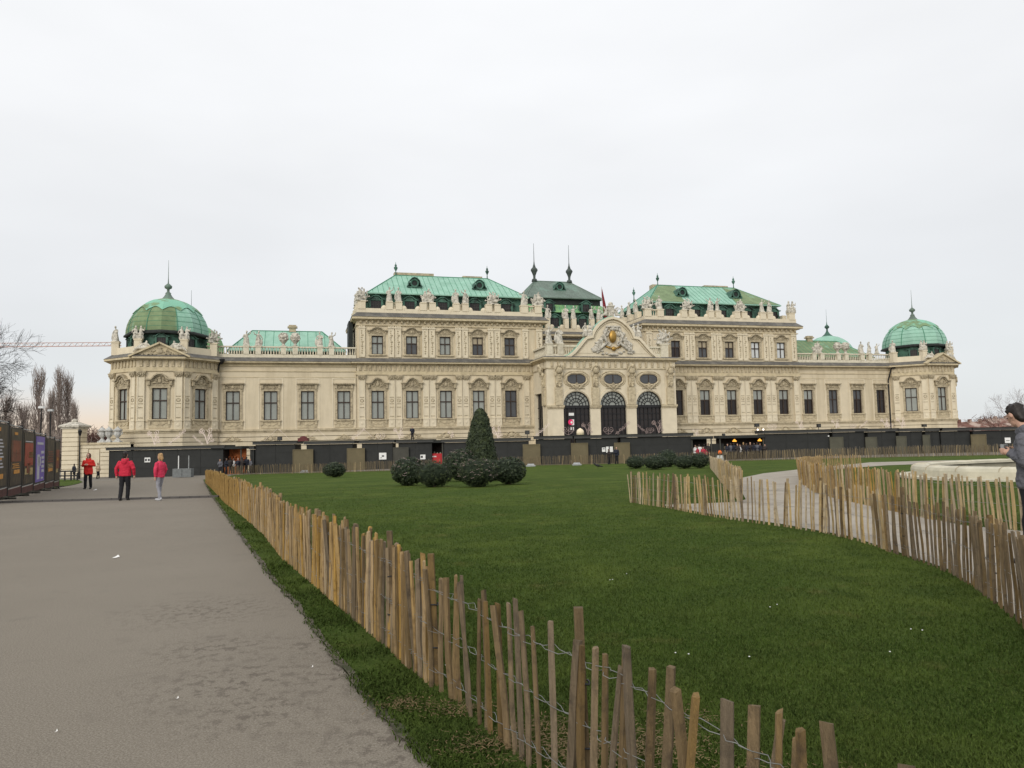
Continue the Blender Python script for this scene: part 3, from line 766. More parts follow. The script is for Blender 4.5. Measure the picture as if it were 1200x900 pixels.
# ---- entrance portal with three arches and a curved gable
PC, PD = 12.2, 6.3
ARC = [7.05, 12.22, 17.4]; u0, u1 = 2.95, 21.45
mb = MB(); RR = 1.88
wall_open(mb, u0, u1, ZB, 12.3, [(c - RR, c + RR, -1, 6.3 + RR) for c in ARC], PD, .9)
for c in ARC:
    for s in (-1, 1):
        poly = [(c + s * RR, 6.3 + RR), (c, 6.3 + RR)] + [(c + s * RR * math.sin(a), 6.3 + RR * math.cos(a)) for a in [PI / 2 * i / 10 for i in range(1, 11)]]
        mb.prism(poly, -PD, -PD + .9)
mb.box(u0, u1, -PD + .9, -PD + .95, 8.2, 12.3)
for a, b in ((u0, ARC[0] - RR), (ARC[0] + RR, ARC[1] - RR), (ARC[1] + RR, ARC[2] - RR), (ARC[2] + RR, u1)): mb.box(a, b, -PD + .9, -PD + 1.4, ZB, 8.2)
# side walls with one arch each, roof slab and back
for uu, s in ((u0, 1), (u1, -1)):
    x0, x1 = sorted((uu, uu + s * .6))
    mb.box(x0, x1, -PD + 1.4, -PD + 2.0, ZB, 12.3); mb.box(x0, x1, -.9, .0, ZB, 12.3); mb.box(x0, x1, -PD + 2.0, -.9, 8.1, 12.3)
mb.build('portal_wall', M_pil, PAL)
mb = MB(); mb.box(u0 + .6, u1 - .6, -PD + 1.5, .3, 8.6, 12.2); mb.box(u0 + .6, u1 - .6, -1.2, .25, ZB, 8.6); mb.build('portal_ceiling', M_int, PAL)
for uu, s in ((u0, 1), (u1, -1)):
    mb = MB(); x = uu + s * .45; mb.box(min(x, x + s * .08), max(x, x + s * .08), -PD + 2, -.9, ZB, 8.1); q = mb.build('side_window', M_dark, PAL)
    mb = MB()
    for k in range(1, 4): mb.box(min(uu + s * .36, x - s * .01), max(uu + s * .36, x - s * .01), -PD + 2 + k * .85 - .04, -PD + 2 + k * .85 + .04, ZB, 8.1)
    for z in (2, 3.4, 4.8, 6.2): mb.box(min(uu + s * .38, x - s * .012), max(uu + s * .38, x - s * .012), -PD + 2, -.9, z, z + .08)
    kind(mb.build('window_bar', M_dframe, q), 'stuff')
PP = rect(u0, u1, PD, 0)
stack(PP, [(12.18, 12.3, .2), (12.3, 12.42, .4), (12.42, 12.62, .62)], 'cornice', M_soffit)
stack(PP, [(12.622, 12.8, .66, .3)], 'lead_flashing', M_lead)
stack(PP, [(11.15, 11.28, .12)], 'string_course', M_trim)
pil_w = [(u0, ARC[0] - RR), (ARC[0] + RR, ARC[1] - RR), (ARC[1] + RR, ARC[2] - RR), (ARC[2] + RR, u1)]
for a, b in pil_w:
    mb = MB(); mb.box(a - .05, b + .05, -PD - .14, -PD, 5.95, 6.12); mb.box(a - .1, b + .1, -PD - .22, -PD, 6.12, 6.36); mb.build('impost', M_trim, PAL)
brackets(u0 + .3, u1 - .3, PD, 11.4, 12.15, .3, .86, .14)
def bust():
    mb = MB(); r = random.Random(5)
    mb.slab([(-.32, -.3), (.32, -.3), (.32, 0), (-.32, 0)], 8.8, 10.5, [(-.46, -.4), (.46, -.4), (.46, 0), (-.46, 0)])
    mb.slab([(-.5, -.3), (.5, -.3), (.5, 0), (-.5, 0)], 6.36, 8.7)
    mb.blob((0, -.5, 11.0), (.5, .35, .55), 8, 6); mb.blob((0, -.75, 11.55), (.22, .24, .27), 8, 6)
    for s in (-1, 1):
        mb.tube([(s * .4, -.5, 11.3), (s * .62, -.65, 11.0), (s * .35, -.8, 11.5)], [.16, .13, .1], 6); mb.spiral(s * .22, 9.2, -.38, .26, .08, 1.4, PI / 2, s, 12, 4)
        mb.blob((s * .45, -.4, 10.4), (.2, .2, .3), 6, 5)
    for k in range(5): mb.blob((r.uniform(-.2, .2), -.4, 10.3 - k * .35), (.18, .12, .18), 6, 4)
    return mesh_only(mb, 'atlas_bust', M_trim)
for x in (u0 + 1.55, (ARC[0] + ARC[1]) / 2, (ARC[1] + ARC[2]) / 2, u1 - .95): link('atlas_bust', cached('bust', bust), PAL, (x, -PD, 0))
link('atlas_bust', CACHE['bust'], PAL, (u0, -PD + .9, 0), -PI / 2)
def arch_frame():
    mb = MB(); y0, y1 = .34, .46
    mb.box(-RR, RR, y0 - .12, y1, 5.98, 6.34)
    for r in (RR - .06, 1.4, .95, .5): mb.tube([(r * math.cos(a), .4, 6.34 + r * math.sin(a)) for a in [PI * i / 16 for i in range(17)]], .055 if r < 1.8 else .09, 4)
    for k in range(1, 8): a = PI * k / 8; mb.tube([(.5 * math.cos(a), .4, 6.34 + .5 * math.sin(a)), (RR * math.cos(a), .4, 6.34 + RR * math.sin(a))], .045, 4)
    for s in (-1, 1): mb.box(s * (RR - .07) - .07, s * (RR - .07) + .07, y0, y1, -.9, 5.98)
    for x in (-1.2, -.62, 0, .62, 1.2): mb.box(x - .035, x + .035, y0 + .02, y1 - .02, -.9, 5.98)
    for z in (.4, 1.4, 2.4, 3.4, 4.4, 5.2): mb.box(-RR + .14, RR - .14, y0 + .03, y1 - .03, z - .03, z + .03)
    return mesh_only(mb, 'arched_window', M_dframe)
def arch_fan():
    mb = MB(); mb.prism([(RR * math.cos(PI * i / 20), 6.34 + RR * math.sin(PI * i / 20)) for i in range(21)], .47, .5); return mesh_only(mb, 'fanlight_pane', M_pale)
def arch_low():
    mb = MB(); mb.box(-RR, RR, .47, .5, -.9, 6.0); return mesh_only(mb, 'pane', M_dark)
for c in ARC:
    o = link('arched_window', cached('af', arch_frame), PAL, (c, -PD, 0)); link('fanlight_pane', cached('afp', arch_fan), o); link('pane', cached('alp', arch_low), o)
    mb = MB(); mb.ribbon([(-1 * (RR + .02) * math.cos(a) + c, 6.4 + (RR + .02) * math.sin(a)) for a in [PI * i / 16 for i in range(17)]], .34, -PD - .1, -PD + .02); mb.build('archivolt', M_pil, PAL)
    # oval window above
    def ov(rx, rz): return [(c + rx * max(-1, min(1, 1.06 * math.cos(a))), 9.8 + rz * max(-1, min(1, 1.12 * math.sin(a)))) for a in [2 * PI * i / 24 for i in range(25)]]
    mb = MB(); mb.tube([(x, -PD - .06, z) for x, z in ov(1.42, .78)], .16, 5); mb.tube([(x, -PD - .02, z) for x, z in ov(1.75, 1.0)], .09, 5); q = mb.build('oval_surround', M_trim, PAL)
    mb = MB(); mb.prism(ov(1.28, .62)[:-1], -PD - .04, -PD - .02); w_ = mb.build('oval_window', M_dgl, PAL)
    mb = MB(); mb.tube([(x, -PD - .06, z) for x, z in ov(1.26, .62)], .06, 4); mb.box(c - .05, c + .05, -PD - .09, -PD - .041, 9.2, 10.4); mb.build('frame', M_frame, w_)
    mb = MB(); relief(mb, c, 8.85, 2.2, .95, -PD - .16, 31, .16)
    for s in (-1, 1): mb.tube([(c + s * 1.0, -PD - .1, 9.15), (c + s * .6, -PD - .25, 8.8), (c + s * .15, -PD - .25, 8.5)], .12, 5)
    mb.build('keystone_relief', M_orn, PAL)
# poster in the left arch
mb = MB(); mb.box(-.5, .35, .2, .33, 2.6, 5.6, 0); q = mb.build('banner_stand', M_dark, PAL, loc=(ARC[0] - .75, -PD, 0))
mb = MB(); mb.box(-.35, .35, .17, .2, 5.0, 5.36); mb.box(-.02, .35, .17, .2, 3.75, 4.5); mb.box(-.15, 0, .17, .2, 3.1, 3.5); mb.box(.15, .3, .17, .2, 3.1, 3.5); kind(mb.build('banner_print', M_white, q), 'stuff')
mb = MB(); mb.prism([(-.12 + .36 * math.cos(2 * PI * i / 16), 4.15 + .36 * math.sin(2 * PI * i / 16)) for i in range(16)], .15, .168); mb.build('banner_disc', mat('magenta_print', (.75, .03, .14), .05, 2, .6), q)
mb = MB(); mb.prism([(-.02 + .15 * math.cos(2 * PI * i / 12), 4.12 + .15 * math.sin(2 * PI * i / 12)) for i in range(12)], .13, .148); mb.build('banner_spot', M_white, q)
# gable
half = [(0, 18.2), (.7, 18.05), (1.3, 17.75), (1.95, 17.25), (2.4, 16.75), (2.75, 16.2), (2.95, 15.62), (3.75, 15.45), (4.25, 14.95), (4.9, 14.2), (5.6, 13.5), (6.3, 12.98), (6.85, 12.78)]
GX = 12.38
cont = [(GX - x, z) for x, z in half[::-1]] + [(GX + x, z) for x, z in half[1:]]
mb = MB(); mb.prism([(GX - 6.85, 12.62)] + cont + [(GX + 6.85, 12.62)], -PD - .05, -PD + .8)
mb.ribbon([(GX + (x - GX) * .985, z - .34) for x, z in cont], .34, -PD - .42, -PD - .045)
mb.ribbon([(GX + (x - GX) * .90, 12.62 + (z - 12.62) * .88) for x, z in cont], .10, -PD - .2, -PD - .045)
for s in (-1, 1):
    tri = [(GX + s * 5.0, 13.25), (GX + s * 2.9, 13.25), (GX + s * 2.9, 14.75), (GX + s * 3.6, 14.75)]
    mb.prism(tri if s < 0 else tri, -PD - .1, -PD - .045)
gab = mb.build('gable', M_pil, PAL)
mb = MB(); mb.ribbon([(x, z + .01) for x, z in cont], .1, -PD - .02, -PD + .85); mb.build('gable_copper', M_cop, gab)
mb = MB(); r = random.Random(9)
for s in (-1, 1):
    for k in range(40):
        t = k / 39; x = s * (.75 + 2.1 * t + r.uniform(-.25, .25)); z = 16.3 - 2.7 * t + r.uniform(-.45, .45)
        mb.blob((GX + x, -PD - .12, z), (r.uniform(.14, .34), r.uniform(.14, .3), r.uniform(.14, .32)), 6, 4)
    mb.tube([(GX + s * .9, -PD - .1, 16.6), (GX + s * 1.3, -PD - .3, 15.6), (GX + s * 1.0, -PD - .3, 14.6), (GX + s * 2.2, -PD - .25, 13.7), (GX + s * 3.0, -PD - .15, 13.5)], [.2, .24, .2, .22, .12], 6)
    mb.spiral(GX + s * 1.9, 14.6, -PD - .2, .45, .12, 1.4, 0, s, 14, 4); mb.spiral(GX + s * .75, 14.55, -PD - .25, .34, .12, 1.3, 0, s, 12, 4)
for k in range(14): mb.blob((GX + r.uniform(-2.6, 2.6), -PD - .12, r.uniform(13.15, 13.6)), (r.uniform(.15, .4), .2, r.uniform(.1, .22)), 6, 4)
mb.blob((GX, -PD - .12, 13.1), (.8, .25, .2), 8, 5); mb.box(GX - 1.0, GX + 1.0, -PD - .4, -PD - .045, 16.75, 16.95); mb.blob((GX, -PD - .2, 16.55), (.5, .25, .28), 8, 5)
kind(mb.build('carved_crest', M_stat, gab), 'stuff')
mb = MB(); mb.blob((GX - .1, -PD - .3, 15.5), (.55, .3, .85), 12, 8); mb.blob((GX, -PD - .3, 13.85), (.34, .2, .32), 8, 6); mb.tube([(GX - 1.1, -PD - .2, 14.2), (GX - .5, -PD - .28, 13.95), (GX, -PD - .3, 13.9), (GX + .5, -PD - .28, 13.95), (GX + 1.1, -PD - .2, 14.2)], .1, 5)
mb.build('gilded_shield', M_gold, gab, True)
# terrace balustrade beside the gable
mb = MB(); mb.box(u0 + .05, 6.6, -PD + .1, -PD + .7, 12.79, 13.1); mb.box(u0 + .05, u0 + .65, -PD + .7, -.1, 12.79, 13.1)
for x in (u0 + .55, u0 + 2.05): mb.box(x - .4, x + .4, -PD + .05, -PD + .85, 13.1, 14.35); mb.box(x - .46, x + .46, -PD - .01, -PD + .91, 14.35, 14.5)
mb.box(u1 - 2.0, u1 - .9, -PD + .05, -PD + 1.0, 12.79, 14.5); mb.box(u1 - 2.1, u1 - .8, -PD - .01, -PD + 1.06, 14.5, 14.66); mb.box(u1 - 4.4, u1 - 2.0, -PD + .2, -PD + .7, 12.79, 13.3); mb.box(u1 - 4.4, u1 - 2.0, -PD + .2, -PD + .7, 14.1, 14.3)
mb.box(u0 + .1, u0 + .6, -PD + .9, -.1, 14.1, 14.32); mb.box(u0 + 2.46, 7.6, -PD + .2, -PD + .6, 14.1, 14.32); mb.box(u0 + .96, u0 + 1.64, -PD + .2, -PD + .6, 14.1, 14.32)
kind(mb.build('terrace_parapet', M_bal, PAL), 'stuff')
balusters(u0 + 2.5, 7.6, -PD + .4, 13.1, 14.1, PAL); balusters(-PD + .95, -.2, u0 + .35, 13.1, 14.1, PAL, .3, 'y'); balusters(u0 + .98, u0 + 1.62, -PD + .4, 13.1, 14.1, PAL, .25); balusters(u1 - 4.4, u1 - 2.0, -PD + .45, 13.3, 14.1, PAL)

# ------------------------------------------------------------------ carved and living figures
def remesh(mb, name, voxel, mats, smooth=2, zones=None):
    """fuse overlapping solids into one continuous skin"""
    me = bpy.data.meshes.new(name); me.from_pydata(mb.v, [], mb.f); me.update()
    bm = bmesh.new(); bm.from_mesh(me); bmesh.ops.recalc_face_normals(bm, faces=bm.faces); bm.to_mesh(me); bm.free()
    o = bpy.data.objects.new(name, me); COL.objects.link(o)
    md = o.modifiers.new('r', 'REMESH'); md.mode = 'VOXEL'; md.voxel_size = voxel
    if smooth: ms = o.modifiers.new('s', 'SMOOTH'); ms.iterations = smooth; ms.factor = .5
    dg = bpy.context.evaluated_depsgraph_get(); r = bpy.data.meshes.new_from_object(o.evaluated_get(dg))
    bpy.data.objects.remove(o); bpy.data.meshes.remove(me); r.name = name
    r.materials.clear()
    for q in (mats if isinstance(mats, (list, tuple)) else [mats]): r.materials.append(q)
    r.polygons.foreach_set('use_smooth', [True] * len(r.polygons))
    if zones:
        for p in r.polygons: p.material_index = zones(p.center)
    return r
def limb(mb, pts, rs, n=8):
    mb.tube(pts, rs, n)
    for p, r in zip(pts, rs): mb.blob(p, r * 1.02, 8, 6)
def stat_mesh(k):
    mb = MB(); r = random.Random(50 + k)
    if k in (0, 1, 2):                       # standing draped figures
        s = (1, -1, 1)[k]
        mb.box(-.42, .42, -.35, .35, 0, .12)
        mb.lathe(0, 0, [(.40, .1), (.36, .4), (.30, .8), (.27, 1.0)], 9, sy=.8); mb.blob((0, 0, 1.25), (.25, .2, .38), 8, 6)
        for i in range(7): a = r.uniform(0, 6.28); mb.tube([(.36 * math.cos(a), .28 * math.sin(a), .15), (.27 * math.cos(a + .4), .2 * math.sin(a + .4), 1.15)], [.09, .05], 5)
        limb(mb, [(0, 0, 1.5), (s * .03, -.04, 1.72)], [.1, .08]); mb.blob((s * .05, -.05, 1.88), (.13, .15, .17), 8, 6)
        if k == 0: limb(mb, [(.25, 0, 1.5), (.5, -.1, 1.65), (.58, -.15, 2.0)], [.09, .08, .06]); limb(mb, [(-.25, 0, 1.5), (-.42, 0, 1.2), (-.22, -.18, 1.0)], [.09, .08, .06])
        elif k == 1: limb(mb, [(.25, 0, 1.5), (.42, -.1, 1.2), (.15, -.25, 1.15)], [.09, .08, .06]); limb(mb, [(-.25, 0, 1.5), (-.45, -.05, 1.25), (-.55, -.1, .9)], [.09, .08, .07]); mb.blob((-.5, -.05, .6), (.2, .15, .5), 7, 5)
        else: limb(mb, [(.25, 0, 1.5), (.48, 0, 1.25), (.5, -.2, .95)], [.09, .08, .07]); limb(mb, [(-.25, 0, 1.5), (-.55, -.05, 1.55), (-.7, -.1, 1.8)], [.09, .08, .06]); mb.blob((.45, -.05, .5), (.16, .16, .45), 7, 5)
    elif k in (3, 4):                        # trophy heaps with banners and figures
        mb.box(-.8, .8, -.35, .35, 0, .12)
        for i in range(22): mb.blob((r.uniform(-.75, .75), r.uniform(-.2, .15), r.uniform(.15, .85)), (r.uniform(.12, .28), .18, r.uniform(.12, .26)), 7, 5)
        for i in range(10):
            a = r.uniform(.15, PI - .15); L = r.uniform(1.0, 1.65); mb.tube([(0, 0, .3), (L * math.cos(a) * .8, -.05, .3 + L * math.sin(a))], [.08, .07], 5); mb.blob((L * math.cos(a) * .78, -.05, .28 + L * math.sin(a)), (.15, .1, .13), 6, 4)
        for s in ((-1, 1) if k == 3 else (1,)):
            mb.blob((s * .3, -.1, 1.0), (.24, .2, .36), 8, 6); mb.blob((s * .32, -.14, 1.45), (.13, .14, .16), 8, 6); limb(mb, [(s * .45, -.1, 1.2), (s * .75, -.15, 1.1), (s * .8, -.2, .75)], [.09, .08, .07])
        if k == 4: mb.blob((-.35, -.1, .95), (.3, .25, .42), 8, 6); mb.blob((-.35, -.1, 1.45), (.18, .18, .15), 8, 6)
    elif k == 5:                             # big round carved vase
        mb.lathe(0, 0, [(.35, 0), (.3, .12), (.16, .22), (.22, .4), (.52, .75), (.64, 1.15), (.62, 1.4), (.45, 1.6), (.5, 1.75), (.2, 1.85)], 12)
        for i in range(18): a = r.uniform(0, 6.28); z = r.uniform(.8, 1.6); mb.blob((.6 * math.cos(a), .6 * math.sin(a), z), .13, 6, 4)
    elif k == 6:                             # reclining figure on a slope
        mb.blob((0, 0, .3), (.8, .3, .22), 8, 6); mb.blob((-.45, 0, .65), (.26, .22, .4), 8, 6); mb.blob((-.5, -.05, 1.12), (.14, .15, .17), 8, 6)
        limb(mb, [(-.3, -.1, .5), (.3, -.15, .6), (.75, -.1, .25), (1.05, -.1, -.1)], [.2, .17, .12, .08]); limb(mb, [(-.65, 0, .85), (-.9, 0, .6), (-.85, -.1, .25)], [.1, .08, .07]); limb(mb, [(-.3, 0, .9), (.1, -.1, .85), (.3, -.1, 1.1)], [.1, .08, .07])
        for i in range(8): mb.blob((r.uniform(-.7, .8), r.uniform(-.2, .1), r.uniform(.1, .4)), .2, 6, 4)
    elif k == 7:                             # seated pair
        mb.box(-.6, .6, -.35, .35, 0, .4)
        for s in (-1, 1):
            mb.blob((s * .3, 0, .65), (.33, .3, .3), 8, 6); mb.blob((s * .28, .03, 1.05), (.23, .2, .36), 8, 6); mb.blob((s * .3, 0, 1.52), (.13, .14, .16), 8, 6)
            limb(mb, [(s * .25, -.1, .65), (s * .35, -.4, .6), (s * .35, -.4, .1)], [.15, .13, .09]); limb(mb, [(s * .42, 0, 1.25), (s * .65, -.1, 1.05), (s * .7, -.1, 1.4 if s > 0 else .8)], [.09, .08, .06])
    else:                                    # cherubs leaning on a pedestal block
        mb.box(-.42, .42, -.42, .42, 0, 1.5); mb.box(-.52, .52, -.52, .52, 1.5, 1.68); mb.blob((0, 0, 1.9), (.4, .4, .35), 8, 5)
        for s in (-1, 1):
            mb.blob((s * .85, -.1, .55), (.28, .24, .45), 8, 6); mb.blob((s * .7, -.15, 1.1), (.16, .17, .18), 8, 6); limb(mb, [(s * .8, -.1, .3), (s * 1.25, -.25, .3), (s * 1.6, -.2, -.1)], [.2, .15, .09]); limb(mb, [(s * .85, -.1, .85), (s * 1.1, -.2, 1.1), (s * 1.05, -.2, 1.45)], [.1, .09, .07]); mb.tube([(s * .3, 0, .5), (s * .9, .1, 1.3), (s * 1.2, .1, 1.5)], [.16, .12, .08], 5)
    return remesh(mb, 'statue', .055, M_stat, 1)
KINDN = ['draped figure with raised arm', 'draped figure with bent arms', 'figure holding out an arm', 'trophy group with two figures', 'trophy heap with helmet', 'round carved vase', 'reclining figure', 'seated pair of figures', 'pedestal flanked by cherubs']
def statue(k, u, d, z, where, sc=1., rz=0, cat='statue', name=None):
    p = pw(u, d, z)
    o = link(name or ('carved_vase' if k == 5 else 'statue'), cached(('st', k), lambda: stat_mesh(k)), None, p, PAL.rotation_euler[2] + rz)
    o.scale = (sc * .91,) * 3
    tag(o, 'stone ' + KINDN[k] + ' ' + where, 'carved vase' if k == 5 else cat, 'stone figures along the palace roofline'); return o
SC = 1.06
for side, pairs, seq in (('left', [-16.0, -11.5, -7.0, -2.5], 'pgpg'), ('right', [27.08, 31.5, 35.9, 40.33], 'gpgp')):
    for i, (u, q) in enumerate(zip(pairs, seq)):
        w = 'past dormer %s of the %s block' % (ORD[i], side)
        if q == 'p':
            statue((0, 2, 1, 0)[i], u - .62, -.1, 20.6, 'left of pair ' + w, SC); statue((1, 0, 2, 2)[i], u + .62, -.1, 20.6, 'right of pair ' + w, SC, .4)
        else: statue((3, 4, 4, 3)[i], u, -.1, 20.6, w, 1.08)
statue(3, -20.25, -.1, 20.6, 'on the outer attic corner of the left tall block', 1.12, .5)
statue(2, 1.95, -.1, 20.6, 'beside the attic balusters of the left tall block', 1.1)
statue(4, 3.95, -.1, 20.6, 'on the inner attic corner of the left tall block', 1.1)
statue(3, 20.65, -.1, 20.6, 'on the inner attic corner of the right tall block', 1.15)
statue(1, 22.65, -.1, 20.6, 'beside the attic balusters of the right tall block', 1.1)
statue(7, 44.8, -.1, 20.6, 'on the outer attic corner of the right tall block', 1.25)
for k, (d, s) in enumerate(((-3.2, 1), (-5.8, 0), (-8.4, 2))): statue(s, 20.35, d, 20.6, '%s along the side parapet of the right block' % ORD[k], 1.1, -1.4)
for k, (d, s) in enumerate(((-3.2, 3), (-5.8, 1))): statue(s, -20.55, d, 20.6, '%s along the side parapet of the left block' % ORD[k], 1.1, -1.4)
for side, mids, seq in (('left', midL, ((0, 2), (5, 5), (1, 0))), ('right', midR, ((4, None), (5, 5), (1, 2)))):
    for i, (q, (a, b)) in enumerate(zip(mids, seq)):
        w = 'on %s low wing after window %s' % (side, ORD[i])
        if b is None: statue(a, q, -.3, 14.48, w, 1.05)
        else: statue(a, q - .72, -.3, 14.48, w + ', left one', 1.05); statue(b, q + .72, -.3, 14.48, w + ', right one', 1.05, .5)
statue(0, midR[2] + 2.2, -.3, 14.48, 'at the right balustrade end by the dome', .9)
for side, c, sp in (('left', PL, spL), ('right', PR, spR)):
    for (u, d, z), k, nm in zip(sp, (7, 1, 7, 3), ('inner left front', 'outer left', 'inner right front', 'outer right')):
        statue(k, u, d, z, 'at %s corner under the %s dome' % (nm, side), 1.05, (0, -.7, 0, .7)[('inner left front', 'outer left', 'inner right front', 'outer right').index(nm)])
    for s, nm in ((-1, 'left'), (1, 'right')):
        o = statue(6, c + s * 1.95, 4.1, 13.25, 'lying on the %s slope of the %s pavilion pediment' % (nm, side), 1.0)
        if s < 0: o.rotation_euler[2] += PI
for i, u in enumerate((8.0, 12.25, 16.5)):
    for s in (-1, 1): statue((0, 2) [s > 0] if i != 1 else (1, 0)[s > 0], u + s * .62, -9.95, 20.5, 'on the far central parapet, %s of %s pair' % ('left' if s < 0 else 'right', ORD[i]), 1.15)
statue(0, u0 + .55, PD - .45, 14.5, 'standing on the left corner of the entrance terrace', 1.25)
statue(1, u0 + 2.05, PD - .45, 14.5, 'next to the left corner figure of the entrance terrace', 1.25)
statue(3, u1 - 1.45, PD - .5, 14.66, 'on the big right pedestal of the entrance terrace', 1.3)
statue(8, GX, PD - .35, 18.25, 'crowning the curved entrance gable', 1.0)
statue(7, GX - 3.5, PD - .1, 15.45, 'sitting on the left shoulder of the curved gable', 1.25)
statue(7, GX + 3.5, PD - .1, 15.45, 'sitting on the right shoulder of the curved gable', 1.25)
# furled flag
t = thing('flag', 'dark red furled flag on a thin pole above the entrance gable', 'flag', pw(13.2, 1.0, 12.8))
mb = MB(); mb.tube([(0, 0, 0), (0, 0, 10.6)], [.06, .035], 6); mb.build('pole', M_metal, t)
mb = MB(); mb.tube([(.03, 0, 10.3), (.12, -.05, 9.4), (.28, -.05, 8.2), (.42, 0, 7.0), (.5, 0, 5.4)], [.04, .12, .2, .26, .18], 8); mb.build('cloth', M_flag, t, True)

# ------------------------------------------------------------------ ground, promenade, lawn, paths
def gpl(pts): return [tuple(gp(x, y).xy) for x, y in pts]
M_ground = mat('packed_gravel', (.20, .18, .15), .12, .9, .95, .3, 40)
def asphalt():
    M = bpy.data.materials.new('worn_promenade_asphalt'); M.use_nodes = True; t = M.node_tree; b = t.nodes['Principled BSDF']; L = t.links.new
    def n(ty, **k):
        q = t.nodes.new(ty)
        for a, z in k.items(): setattr(q, a, z)
        return q
    pos = n('ShaderNodeNewGeometry').outputs['Position']
    def noise(sc, det, vec=pos, rough=.6):
        q = n('ShaderNodeTexNoise'); q.inputs['Scale'].default_value = sc; q.inputs['Detail'].default_value = det; q.inputs['Roughness'].default_value = rough; L(vec, q.inputs['Vector']); return q.outputs[0]
    def mrange(v, a, c, d=0., e=1.):
        q = n('ShaderNodeMapRange'); q.inputs[1].default_value = a; q.inputs[2].default_value = c; q.inputs[3].default_value = d; q.inputs[4].default_value = e; L(v, q.inputs[0]); return q.outputs[0]
    def math_(op, a, c):
        q = n('ShaderNodeMath', operation=op); 
        for i, z in enumerate((a, c)):
            if isinstance(z, (int, float)): q.inputs[i].default_value = z
            else: L(z, q.inputs[i])
        return q.outputs[0]
    def mix(f, a, c):
        q = n('ShaderNodeMix', data_type='RGBA'); L(f, q.inputs[0])
        for i, z in ((6, a), (7, c)):
            if isinstance(z, tuple): q.inputs[i].default_value = (*z, 1)
            else: L(z, q.inputs[i])
        return q.outputs[2]
    col = mix(mrange(noise(.35, 4), .35, .65), (.158, .136, .106), (.192, .167, .132))
    col = mix(mrange(noise(75, 2, rough=.8), .42, .62), col, (.25, .22, .178))
    col = mix(mrange(noise(110, 2, rough=.8), .5, .68), col, (.10, .087, .07))
    col = mix(math_('MULTIPLY', mrange(noise(2.6, 5), .58, .72), .35), col, (.135, .116, .095))
    # damp blotches where water stood, near the verge
    mask = None
    for (px, py, r) in ((240, 715, .7), (280, 800, .65), (255, 760, .5), (305, 830, .5), (285, 790, .4), (400, 790, .5), (470, 870, .6), (375, 755, .4)):
        p = gp(px, py); d = n('ShaderNodeVectorMath', operation='DISTANCE'); L(pos, d.inputs[0]); d.inputs[1].default_value = tuple(p)
        q = mrange(d.outputs['Value'], r * 1.5, r * .2); mask = q if mask is None else math_('MAXIMUM', mask, q)
    mp = n('ShaderNodeMapping'); mp.inputs['Scale'].default_value = (1, .8, 1); L(pos, mp.inputs[0])
    st = math_('MULTIPLY', mask, mrange(noise(12.0, 6, mp.outputs[0], .72), .50, .58)); col = mix(math_('MULTIPLY', st, .62), col, (.075, .06, .048))
    # long seam from laying
    L(col, b.inputs['Base Color']); b.inputs['Roughness'].default_value = .92; b.inputs['Specular IOR Level'].default_value = .2
    bp = n('ShaderNodeBump'); bp.inputs['Strength'].default_value = .3; bp.inputs['Distance'].default_value = .005; L(noise(95, 3), bp.inputs['Height']); L(bp.outputs[0], b.inputs['Normal']); return M
M_asph = asphalt()
M_path = mat('pale_gravel_path', (.34, .305, .255), .1, 1.2, .95, .35, 60, (.26, .23, .19), .8, .5, .7)
def lawn_mat(name, straw=True, dark=1.):
    M = bpy.data.materials.new(name); M.use_nodes = True; t = M.node_tree; b = t.nodes['Principled BSDF']; L = t.links.new
    def n(ty, **k):
        q = t.nodes.new(ty)
        for a, z in k.items(): setattr(q, a, z)
        return q
    pos = n('ShaderNodeNewGeometry').outputs['Position']
    def noise(sc, det, rough=.6, vec=pos):
        q = n('ShaderNodeTexNoise'); q.inputs['Scale'].default_value = sc; q.inputs['Detail'].default_value = det; q.inputs['Roughness'].default_value = rough; L(vec, q.inputs['Vector']); return q.outputs[0]
    def mrange(v, a, c, d=0., e=1.):
        q = n('ShaderNodeMapRange'); q.inputs[1].default_value = a; q.inputs[2].default_value = c; q.inputs[3].default_value = d; q.inputs[4].default_value = e; L(v, q.inputs[0]); return q.outputs[0]
    def mix(f, a, c):
        q = n('ShaderNodeMix', data_type='RGBA'); L(f, q.inputs[0])
        for i, z in ((6, a), (7, c)):
            if isinstance(z, tuple): q.inputs[i].default_value = (*z, 1)
            else: L(z, q.inputs[i])
        return q.outputs[2]
    k = dark
    col = mix(mrange(noise(.3, 4), .42, .59), (.050 * k, .085 * k, .016 * k), (.092 * k, .127 * k, .026 * k))
    col = mix(mrange(noise(1.6, 5), .4, .66), col, (.043 * k, .070 * k, .015 * k))
    col = mix(mrange(noise(38, 4, .7), .46, .66), col, (.100 * k, .132 * k, .036 * k))
    col = mix(mrange(noise(60, 3, .75), .52, .7), col, (.022 * k, .036 * k, .010 * k))
    if straw:
        m1 = n('ShaderNodeMath', operation='MULTIPLY'); L(mrange(noise(.9, 6, .72), .575, .76), m1.inputs[0]); m1.inputs[1].default_value = .8; col = mix(m1.outputs[0], col, (.135, .125, .042))
    L(col, b.inputs['Base Color']); b.inputs['Roughness'].default_value = .9; b.inputs['Specular IOR Level'].default_value = .03
    bp = n('ShaderNodeBump'); bp.inputs['Strength'].default_value = .9; bp.inputs['Distance'].default_value = .03; L(noise(45, 4, .75), bp.inputs['Height']); L(bp.outputs[0], b.inputs['Normal']); return M
M_lawn = lawn_mat('mown_lawn'); M_earth = mat('bare_verge_earth', (.115, .098, .074), .35, 7, .95, .4, 40, (.045, .05, .022), 4, .45, .6)

